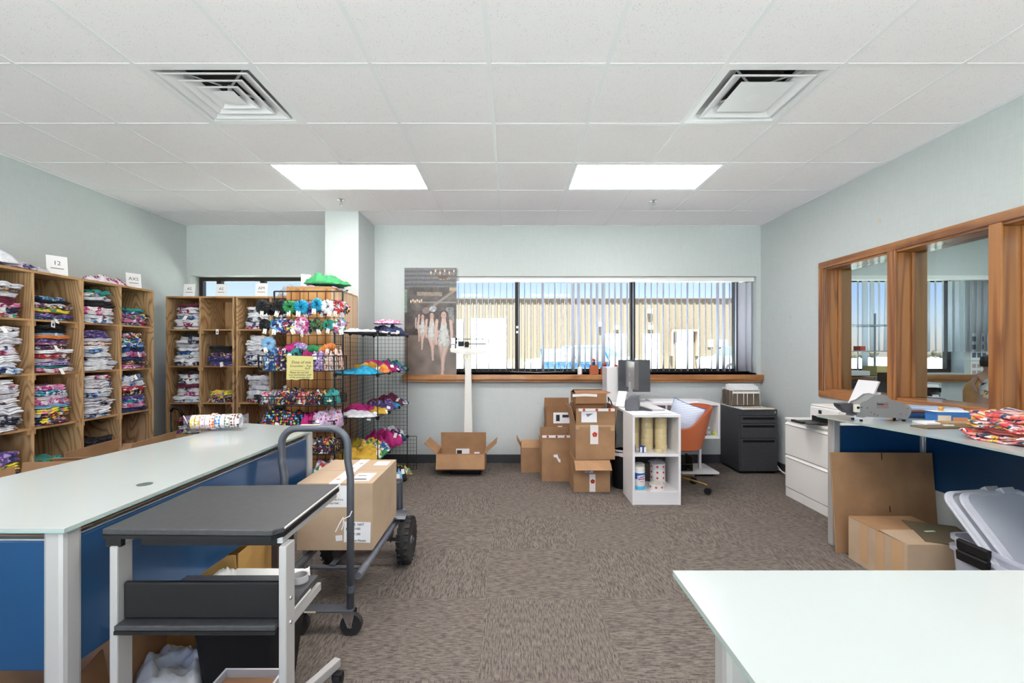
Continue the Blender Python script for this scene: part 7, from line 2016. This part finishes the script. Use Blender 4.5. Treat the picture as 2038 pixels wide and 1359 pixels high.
# ------------------------------------------------------------------ black drawer pedestal with file rack
fx0, fx1, fy0, fy1, fz = 2.469, 2.874, 4.84, 5.29, 0.695
f = thing('file_cabinet', 'black speckled metal pedestal with three drawers by the back wall', 'cabinet', ((fx0+fx1)/2, (fy0+fy1)/2, 0))
part('body', MB().box(fx0, fx1, fy0+0.02, fy1, 0.025, fz), M_BLKMET, f, world=True, bevel=0.003)
part('plinth', MB().box(fx0+0.01, fx1-0.01, fy0+0.04, fy1-0.01, 0.0, 0.0245), M_BLACK, f, world=True)
zz = [0.03, 0.385, 0.545, 0.63]
for k in range(3):
    a, b = zz[k]+0.003, zz[k+1]-0.003
    dr = part('drawer', MB().box(fx0+0.006, fx1-0.006, fy0, fy0+0.0195, a, b-0.045).box(fx0+0.006, fx1-0.006, fy0, fy0+0.0195, b-0.018, b).box(fx0+0.006, fx0+0.03, fy0, fy0+0.0195, b-0.045, b-0.018).box(fx1-0.03, fx1-0.006, fy0, fy0+0.0195, b-0.045, b-0.018), M_BLKMET, f, world=True)
    part('pull', MB().box(fx0+0.03, fx1-0.03, fy0+0.012, fy0+0.0195, b-0.045, b-0.018), M_BLACK, dr, world=True)
part('top_trim', MB().box(fx0+0.006, fx1-0.006, fy0, fy0+0.0195, 0.633, fz-0.002), M_BLKMET, f, world=True)
part('lock', MB().cyl((fx1-0.03, fy0-0.004, fz-0.03), (fx1-0.03, fy0, fz-0.03), 0.009, 12), M_CHROME, f, world=True)
for z in (0.08, 0.05, 0.35): part('rivet', MB().cyl((fx0+0.012, fy0-0.002, z), (fx0+0.012, fy0, z), 0.004, 8), M_CHROME, f, world=True)
M_WIREW = plain('white_wire', (244, 242, 236), 0.4)
fr = thing('file_rack', 'white wire file rack full of folders on the black pedestal', 'rack', (2.60, 5.12, fz+0.0005))
def frame(y):
    return MB().tube([(-0.15, y, 0.01), (-0.13, y, 0.20), (0.15, y, 0.20), (0.17, y, 0.01)], 0.006, 8, closed=True)
for y in (-0.13, 0.0, 0.12): part('wire_frame', frame(y), M_WIREW, fr, smooth='all')
for x in (-0.05, 0.06): part('wire_loop', MB().tube([(x-0.035, -0.13, 0.18), (x-0.035, -0.13, 0.03), (x+0.035, -0.13, 0.03), (x+0.035, -0.13, 0.18)], 0.004, 6), M_WIREW, fr, smooth='all')
part('cross_plate', MB().box(-0.14, 0.16, -0.134, -0.128, 0.155, 0.178), M_WIREW, fr)
for x in (-0.15, 0.17): part('side_rail', MB().bar((x, -0.13, 0.01), (x, 0.12, 0.01), 0.008), M_WIREW, fr)
for k in range(5):
    y = -0.105+0.045*k
    one('hanging_folder', MB().box(-0.155, 0.175, y-0.002, y+0.002, 0.02, 0.185), plain('olive_grey_folder', (108, 96, 82), 0.7), 'olive hanging folder, %s from the front in the file rack' % onr[k], 'folder', 'hanging folders in the file rack', loc=(2.60, 5.12, fz+0.0005), rz=0.0)
    one('file_papers', MB().box(-0.15+0.01*k, 0.16, y+0.004, y+0.016, 0.03, 0.232+0.012*(k % 3)), M_PAPER, 'white papers, %s from the front in the file rack' % onr[k], 'paper', 'papers in the file rack', loc=(2.60, 5.12, fz+0.0005))
one('flat_papers', MB().obox((0.36, 0.24, 0.005), rotm('Z', 5, (0, 0, 0.0025))), M_PAPER, 'white papers lying on the front of the black pedestal', 'paper', loc=(2.655, 4.945, fz+0.0005))
one('manila_folder', MB().obox((0.32, 0.04, 0.006), rotm('Z', -2, (0, 0, 0.003))), plain('manila', (206, 180, 128), 0.7), 'manila folder edge on the black pedestal', 'folder', loc=(2.69, 4.90, fz+0.006))
one('extension_cable', MB().tube([(2.90, 5.28, 0.40), (2.895, 5.2, 0.35), (2.90, 5.1, 0.2), (2.915, 5.0, 0.1), (2.90, 4.8, 0.03), (2.915, 4.7, 0.012), (2.88, 4.62, 0.012)], 0.006, 8).tube([(2.93, 5.1, 0.08), (2.90, 4.9, 0.04), (2.93, 4.75, 0.02), (2.90, 4.55, 0.012)], 0.006, 8), M_PAPER, 'tangled power cords on the floor behind the white cabinet', 'cable', smooth='all')

# ------------------------------------------------------------------ white lateral file and printer
lx0, ly0, ly1, lz = 2.525, 3.22, 4.14, 0.715
l = thing('lateral_file', 'white two drawer lateral file along the right wall', 'cabinet', (2.735, (ly0+ly1)/2, 0))
part('body', MB().box(lx0+0.02, 2.94, ly0, ly1, 0.0, lz-0.02), M_WHITEM, l, world=True, bevel=0.002)
part('top', MB().box(lx0, 2.942, ly0-0.003, ly1+0.003, lz-0.0195, lz), M_WHITEM, l, world=True, bevel=0.003)
for a, b in ((0.085, 0.38), (0.385, 0.68)):
    dr = part('drawer', MB().box(lx0, lx0+0.0195, ly0+0.004, ly1-0.004, a, b-0.03), M_WHITEM, l, world=True, bevel=0.002)
    part('pull', MB().prism([(0, 0), (0.0195, 0), (0.0195, 0.027), (0.009, 0.027), (-0.008, 0.008)], ly1-ly0-0.02, Matrix.Translation((lx0, ly0+0.01, b-0.0295)) @ Matrix(((1,0,0,0),(0,0,1,0),(0,1,0,0),(0,0,0,1)))), M_WHITEM, dr, world=True)
part('plinth', MB().box(lx0+0.004, lx0+0.0195, ly0+0.004, ly1-0.004, 0.0, 0.078), M_WHITEM, l, world=True)
part('lock', MB().cyl((lx0-0.004, 3.35, lz-0.012), (lx0, 3.35, lz-0.012), 0.007, 10), M_BLACK, l, world=True)
M_PRW = plain('printer_white', (236, 234, 230), 0.4)
p = thing('inkjet_printer', 'white inkjet printer with paper in its rear feed on the lateral file', 'printer', (2.74, 3.72, lz+0.0005))
part('body', MB().box(-0.155, 0.15, -0.21, 0.17, 0, 0.14), M_PRW, p, bevel=0.012)
part('lid', MB().box(-0.15, 0.15, -0.205, 0.165, 0.1405, 0.155), M_PRW, p, bevel=0.006)
part('ink_tank', MB().box(-0.18, -0.1555, -0.205, -0.10, 0.006, 0.138), M_PRW, p, bevel=0.008)
part('output_slot', MB().box(-0.157, -0.1555, -0.09, 0.14, 0.02, 0.06), M_BLACK, p)
part('output_tray', MB().box(-0.33, -0.16, -0.07, 0.13, 0.012, 0.020).box(-0.36, -0.33, -0.04, 0.1, 0.012, 0.03), plain('tray_black', (38, 38, 40), 0.4), p)
part('control_panel', MB().box(-0.158, -0.1555, 0.02, 0.055, 0.085, 0.115), M_INK, p)
for k in range(4): part('tank_window', MB().box(-0.1815, -0.1803, -0.195+0.022*k, -0.183+0.022*k, 0.02, 0.06), M_INK, p)
part('feed_support', MB().obox((0.008, 0.24, 0.17), Matrix.Translation((0.17, -0.02, 0.20)) @ Matrix.Rotation(math.radians(24), 4, 'Y')), M_PRW, p)
o = one('feed_paper', MB().obox((0.012, 0.215, 0.24), Matrix.Rotation(math.radians(24), 4, 'Y')), M_PAPER, 'stack of white paper standing in the printer rear feed', 'paper', loc=(2.74+0.158, 3.70, lz+0.255))

# ------------------------------------------------------------------ on the right table: tape dispenser, laminator, box, folders, floral cloth
zt_t = ZT+0.0004
g = thing('tape_dispenser', 'grey metal gummed tape dispenser on the right table', 'dispenser', (2.58, 2.86, zt_t), 0)
def dp(px, py): return (X(px, 2.82)-2.58, Z(py, 2.82)-zt_t)
prof = [dp(*q) for q in ((1702, 829), (1704, 818), (1708, 806), (1711, 801), (1722, 797), (1730, 791), (1737, 786), (1748, 784.5), (1762, 787), (1772, 795), (1790, 801), (1806, 806), (1812, 812), (1811, 820), (1806, 830), (1803, 834), (1795, 834), (1790, 831.5), (1722, 829), (1716, 831))]
for y in (-0.05, 0.036):
    part('side_plate', MB().prism(prof, 0.004, Matrix(((1,0,0,0),(0,0,1,y),(0,1,0,0),(0,0,0,1)))), M_GREYMET, g, bevel=0.001)
inner = [(a*0.96-0.0, b*0.92+0.008) for a, b in prof]
part('cover', MB().prism(inner, 0.08, Matrix(((1,0,0,0),(0,0,1,-0.044),(0,1,0,0),(0,0,0,1)))), M_GREYMET, g)
guard = [dp(*q) for q in ((1674, 804), (1697, 803), (1702, 806), (1702, 824), (1692, 823), (1682, 816), (1676, 810))]
part('water_tank', MB().prism(guard, 0.06, Matrix(((1,0,0,0),(0,0,1,-0.03),(0,1,0,0),(0,0,0,1)))), plain('dark_graphite', (72, 72, 78), 0.4), g)
a, b = dp(1699, 808)
part('bracket', MB().box(a-0.014, a+0.018, -0.07, -0.052, b-0.035, b+0.012), plain('cream_plastic', (226, 222, 208), 0.4), g, bevel=0.003)
part('knob', MB().cyl((a+0.004, -0.075, b-0.006), (a+0.004, -0.07, b-0.006), 0.008, 12), M_BLACK, g)
for px, py in ((1712, 810), (1723, 811), (1731, 820), (1737, 824), (1744, 826), (1803, 812), (1789, 823), (1800, 824)):
    a, b = dp(px, py)
    part('screw', MB().lathe([(0, 0), (0.005, 0), (0.004, 0.002), (0, 0.002)], 10, Matrix.Translation((a, -0.05, b)) @ Matrix.Rotation(PI/2, 4, 'X')), M_CHROME, g)
a, b = dp(1754, 806)
part('name_plate', MB().box(a-0.036, a+0.036, -0.0514, -0.0502, b-0.02, b+0.02), plain('plate_grey', (124, 122, 122), 0.4), g)
lettering('Packer', 0.016, M_INK, g, facing((a-0.014, -0.052, b+0.007)), name='name_print', bold=0.0004)
lettering('3S', 0.017, M_INKR, g, facing((a+0.022, -0.052, b+0.007)), name='name_print', bold=0.0004)
part('red_stroke', MB().box(a-0.028, a+0.02, -0.0522, -0.0514, b-0.012, b-0.009), M_INKR, g)
for px in (1714, 1799):
    a, _ = dp(px, 830)
    for y in (-0.04, 0.03):
        part('rubber_foot', MB().cyl((a, y, 0), (a, y, 0.012), 0.008, 10), M_BLACK, g)

lm = thing('laminator', 'blue and silver laminator lying on the right table', 'laminator', (X(1838, 3.02), 2.99, zt_t), math.radians(-14))
part('base', MB().box(-0.16, 0.16, -0.07, 0.07, 0, 0.03), plain('laminator_blue', (44, 74, 128), 0.35), lm, bevel=0.008)
part('roller_slot', MB().box(-0.14, 0.14, -0.074, -0.0705, 0.014, 0.026), M_CHROME, lm)
part('cover', MB().grid(lambda u, v: (-0.165+0.33*u, -0.068+0.138*v, 0.042+0.030*math.sin(PI*(0.15+0.7*v))+0.012*(1-u)), 10, 8, (0, 0, -0.01)), plain('laminator_lid', (160, 178, 206), 0.3), lm, smooth=True)
bxs = thing('snack_box', 'blue and white printed carton behind the laminator', 'box', (2.735, 2.80, zt_t), math.radians(-10))
part('carton', MB().box(-0.105, 0.12, -0.05, 0.05, 0, 0.065), plain('carton_blue', (56, 120, 190), 0.5), bxs)
part('white_top', MB().box(-0.12, 0.12, -0.05, 0.05, 0.0655, 0.0665), M_PAPER, bxs)
part('peach_panel', MB().box(-0.02, 0.06, -0.0512, -0.0502, 0.004, 0.034), plain('peach_print', (226, 150, 104), 0.6), bxs)
part('yellow_panel', MB().box(0.075, 0.112, -0.0512, -0.0502, 0.01, 0.05), plain('yellow_print', (236, 200, 60), 0.6), bxs)
part('cream_panel', MB().box(-0.1, -0.03, -0.0512, -0.0502, 0.012, 0.045), plain('cream_print', (230, 214, 190), 0.6), bxs)
part('gold_knob', MB().lathe([(0, 0.067), (0.014, 0.067), (0.010, 0.075), (0.017, 0.083), (0.012, 0.094), (0, 0.096)], 14, Matrix.Translation((-0.05, 0, 0))), plain('gold_knob', (206, 160, 80), 0.35, 0.5), bxs, smooth=True)
one('mailer', MB().box(-0.08, 0.10, -0.05, 0.05, 0, 0.012), M_PAPER, 'white flat mailer in front of the tape dispenser', 'mailer', loc=(2.56, 2.73, zt_t), rz=0.0)
one('folder', MB().obox((0.32, 0.10, 0.008), rotm('Z', 6, (0, 0, 0.004))), plain('brown_folder', (112, 96, 72), 0.6), 'brown folder under a paper slip in front of the dispenser', 'folder', loc=(2.50, 2.60, zt_t))
one('kraft_envelope', MB().obox((0.2, 0.1, 0.02), rotm('Z', -8, (0, 0, 0.01))), plain('kraft_paper', (170, 140, 100), 0.7), 'kraft envelope beside the floral cloth on the right table', 'envelope', loc=(2.66, 2.66, zt_t))
one('paper_slip', MB().obox((0.06, 0.012, 0.003), rotm('X', 14, (0, 0, 0.003))), M_PAPER, 'curled white paper slip on the brown folder', 'paper', loc=(2.53, 2.60, zt_t+0.0085))
gf = 'folded floral cloths on the right table'
for k, (key, x, y, w, d_, h_, lab) in enumerate((('floral', 2.56, 2.19, 0.46, 0.36, 0.035, 'red and teal floral cloth, lowest of the folded pile'), ('coral', 2.58, 2.20, 0.42, 0.33, 0.028, 'coral pink cloth in the middle of folded pile'), ('floral', 2.56, 2.21, 0.45, 0.34, 0.034, 'red and teal floral cloth above the coral one'), ('floral', 2.59, 2.23, 0.41, 0.32, 0.040, 'red and white floral cloth on top of the pile'))):
    o = obj('folded_cloth', folded_mesh(500+k, w, d_, h_, n=60, layers=2).mesh('folded_cloth', 'all'), GM[key][1])
    o.location = (x, y, zt_t + (0, 0.0352, 0.0634, 0.0976)[k]*0.95); o.rotation_euler = (0, 0, 0.1*k)
    tag(o, lab, 'cloth', gf)
loose('orange', 'orange crumpled cloth in front of the floral pile', 2.43, 1.99, zt_t, 0.2, 0.12, 0.03, 0.2, 520, gf)

# ------------------------------------------------------------------ next room behind the oak window
dk = thing('next_room_desk', 'long desk in the next room under the oak window', 'desk', (3.75, 3.6, 0))
part('desktop', MB().box(3.22, 4.3, 1.8, 4.6, 0.72, 0.75), M_OAKY, dk, world=True)
for x in (3.26, 4.24):
    for y in (1.86, 4.54):
        part('leg', MB().box(x-0.025, x+0.025, y-0.025, y+0.025, 0, 0.7195), M_BLACK, dk, world=True)
t = thing('wooden_vase', 'round shouldered wooden vase behind the oak window', 'vase', (3.735, 3.60, 0.7504))
part('body', MB().lathe([(0, 0), (0.07, 0), (0.082, 0.02), (0.086, 0.25), (0.072, 0.305), (0.034, 0.345), (0.033, 0.362), (0.027, 0.362), (0, 0.33)], 28), wood('turned_wood', (206, 150, 90), (176, 116, 60), (6, 6, 1.5), 6, 0.35, warp=2), t, smooth=True)
# small mannequin: one continuous body grown from a joint skeleton
def skin_body(name, joints, edges, mat, parent, sub=2):
    me = bpy.data.meshes.new(name)
    me.from_pydata([j[0] for j in joints], edges, [])
    o = obj(name, me, mat, parent)
    m = o.modifiers.new('Skin', 'SKIN'); m.use_smooth_shade = True
    for k, j in enumerate(joints):
        v = me.skin_vertices[0].data[k]; v.radius = j[1] if isinstance(j[1], tuple) else (j[1], j[1]); v.use_root = (k == 0)
    s = o.modifiers.new('Subsurf', 'SUBSURF'); s.levels = sub; s.render_levels = sub
    bpy.context.view_layer.update()
    ev = bpy.data.meshes.new_from_object(o.evaluated_get(bpy.context.evaluated_depsgraph_get()))
    o.modifiers.clear()
    ev.materials.clear(); ev.materials.append(mat)
    o.data = ev
    ev.polygons.foreach_set('use_smooth', [True]*len(ev.polygons))
    return o
mq = thing('child_mannequin', 'small child mannequin in a white printed swimsuit beside the vase', 'mannequin', (3.655, 3.44, 0.7504), math.radians(-35))
SKIN = plain('mannequin_skin', (196, 152, 132), 0.45)
J = [((0, 0, 0.235), 0.05), ((0, 0, 0.31), 0.045), ((0, 0, 0.375), 0.052), ((0, 0, 0.42), 0.022), ((0, 0, 0.46), 0.04), ((0, 0, 0.50), 0.042),
     ((-0.038, 0, 0.19), 0.036), ((-0.045, -0.02, 0.105), 0.026), ((-0.045, 0.0, 0.02), 0.018), ((-0.048, -0.04, 0.012), 0.012),
     ((0.038, 0, 0.19), 0.036), ((0.05, -0.06, 0.11), 0.026), ((0.05, -0.01, 0.025), 0.018), ((0.052, -0.05, 0.012), 0.012),
     ((-0.06, 0, 0.385), 0.018), ((-0.085, 0.01, 0.32), 0.015), ((-0.07, -0.01, 0.255), 0.012), ((0.06, 0, 0.385), 0.018), ((0.085, 0.01, 0.32), 0.015), ((0.07, -0.02, 0.26), 0.012)]
E = [(0,1),(1,2),(2,3),(3,4),(4,5),(0,6),(6,7),(7,8),(8,9),(0,10),(10,11),(11,12),(12,13),(2,14),(14,15),(15,16),(2,17),(17,18),(18,19)]
skin_body('body', J, E, SKIN, mq)
JS = [((0, 0, 0.238), 0.056), ((0, 0, 0.31), 0.052), ((0, 0, 0.378), 0.058), ((-0.03, 0, 0.20), 0.045), ((0.03, 0, 0.20), 0.045)]
skin_body('swimsuit', JS, [(0,1),(1,2),(0,3),(0,4)], fabric_white('swimsuit_print', (240,240,240), (214,214,220), [(40,40,50),(230,200,60),(190,60,90)], 0.16, 26), mq)
part('hair', MB().lathe([(0.046, 0.455), (0.05, 0.49), (0.044, 0.53), (0.0, 0.548)], 18, Matrix.Translation((0, 0.008, 0))), plain('dark_hair', (56, 46, 42), 0.7), mq, smooth=True)
t = thing('photo_printer', 'large black printer with slanted cover in the next room', 'printer', (3.93, 4.42, 0.7504))
part('body', MB().box(-0.28, 0.2, -0.16, 0.16, 0, 0.12), M_BLACK, t, bevel=0.01)
part('cover', MB().prism([(-0.30, 0.125), (0.24, 0.125), (0.10, 0.36), (-0.30, 0.36)], 0.02, Matrix(((1,0,0,0),(0,0,1,0.02),(0,1,0,0),(0,0,0,1)))), M_BLACK, t, bevel=0.006)
part('slot', MB().box(-0.22, 0.12, -0.1612, -0.16, 0.05, 0.07), M_CHIN, t)
gp = 'paper trays in the next room'
ws = thing('wire_shelving', 'chrome wire shelving unit against the next room window', 'shelf', (3.85, 4.98, 0))
for x in (3.62, 4.16):
    for y in (4.82, 5.14): part('post', MB().cyl((x, y, 0), (x, y, 1.75), 0.012, 10), M_CHROME, ws, world=True)
for z in (0.42, 0.86, 1.05, 1.32, 1.6):
    stuffpart('shelf_wires', wire_grid(MB(), (3.62, 4.82, z), (0.54, 0, 0), (0, 0.32, 0), 4, 14, 0.002, rf=0.005), M_CHROME, ws, world=True)
for k, (x, y, z, w, d_, h_, m, lab) in enumerate(((3.75, 4.98, 0.866, 0.18, 0.22, 0.12, M_BLKMET, 'dark speckled box on the wire shelving'), (4.02, 4.96, 0.866, 0.2, 0.22, 0.14, plain('grey_box', (176, 180, 176), 0.6), 'grey file box on the wire shelving'), (3.78, 4.98, 1.056, 0.22, 0.22, 0.05, M_PAPER, 'low white paper pile on the wire shelving'), (3.86, 4.98, 1.326, 0.06, 0.1, 0.05, M_INKR, 'small red box on the wire shelving'), (4.05, 4.98, 1.056, 0.16, 0.2, 0.10, plain('yellow_box', (214, 196, 130), 0.6), 'yellow and pink box on the wire shelving'))):
    one('shelf_box', MB().box(-w/2, w/2, -d_/2, d_/2, 0, h_), m, lab, 'box', 'boxes on the next room shelving', loc=(x, y, z), bevel=0.003)
for k in range(4):
    one('letter_tray', MB().box(-0.17, 0.17, -0.12, 0.12, 0, 0.006).box(-0.17, -0.164, -0.12, 0.12, 0.006, 0.05).box(0.164, 0.17, -0.12, 0.12, 0.006, 0.05).box(-0.15, 0.15, -0.11, 0.11, 0.0065, 0.03), (M_BLACK, M_PAPER)[k % 2], '%s letter tray with papers, %s in the next room stack' % (('black', 'white')[k % 2], ('lowest', 'second', 'third', 'topmost')[k]), 'tray', gp, loc=(4.52, 5.02, 0.76+k*0.055))
t = thing('side_table', 'dark side table carrying letter trays in the next room', 'table', (4.62, 5.0, 0))
part('table_top', MB().box(-0.34, 0.34, -0.22, 0.2, 0.73, 0.7595), M_BLACK, t)
for x in (-0.31, 0.31):
    for y in (-0.19, 0.17): part('leg', MB().box(x-0.02, x+0.02, y-0.02, y+0.02, 0, 0.7295), M_BLACK, t)
for k, (px0, px1, py0, py1, lab) in enumerate(((1932, 1967, 663, 717, 'sheet of small photographs pinned on the next room wall, upper'), (1932, 1967, 719, 762, 'sheet of small prints pinned on the next room wall, lower'))):
    Yp = YB-0.004
    t = thing('pinned_sheet', lab, 'paper', (X((px0+px1)/2, Yp), Yp, Z(py1, Yp)))
    w, h_ = X(px1, Yp)-X(px0, Yp), Z(py0, Yp)-Z(py1, Yp)
    part('sheet', MB().box(-w/2, w/2, 0, 0.002, 0, h_), M_PAPER, t)
    for i in range(3):
        for j in range(3):
            part('small_print', MB().box(-w*0.42+i*w*0.29, -w*0.42+i*w*0.29+w*0.22, -0.001, 0, h_*(0.1+0.3*j), h_*(0.1+0.3*j)+h_*0.18), plain('blue_grey_print' if k == 0 else 'red_grey_print', (96, 110, 130) if k == 0 else (190, 170, 170), 0.7), t)
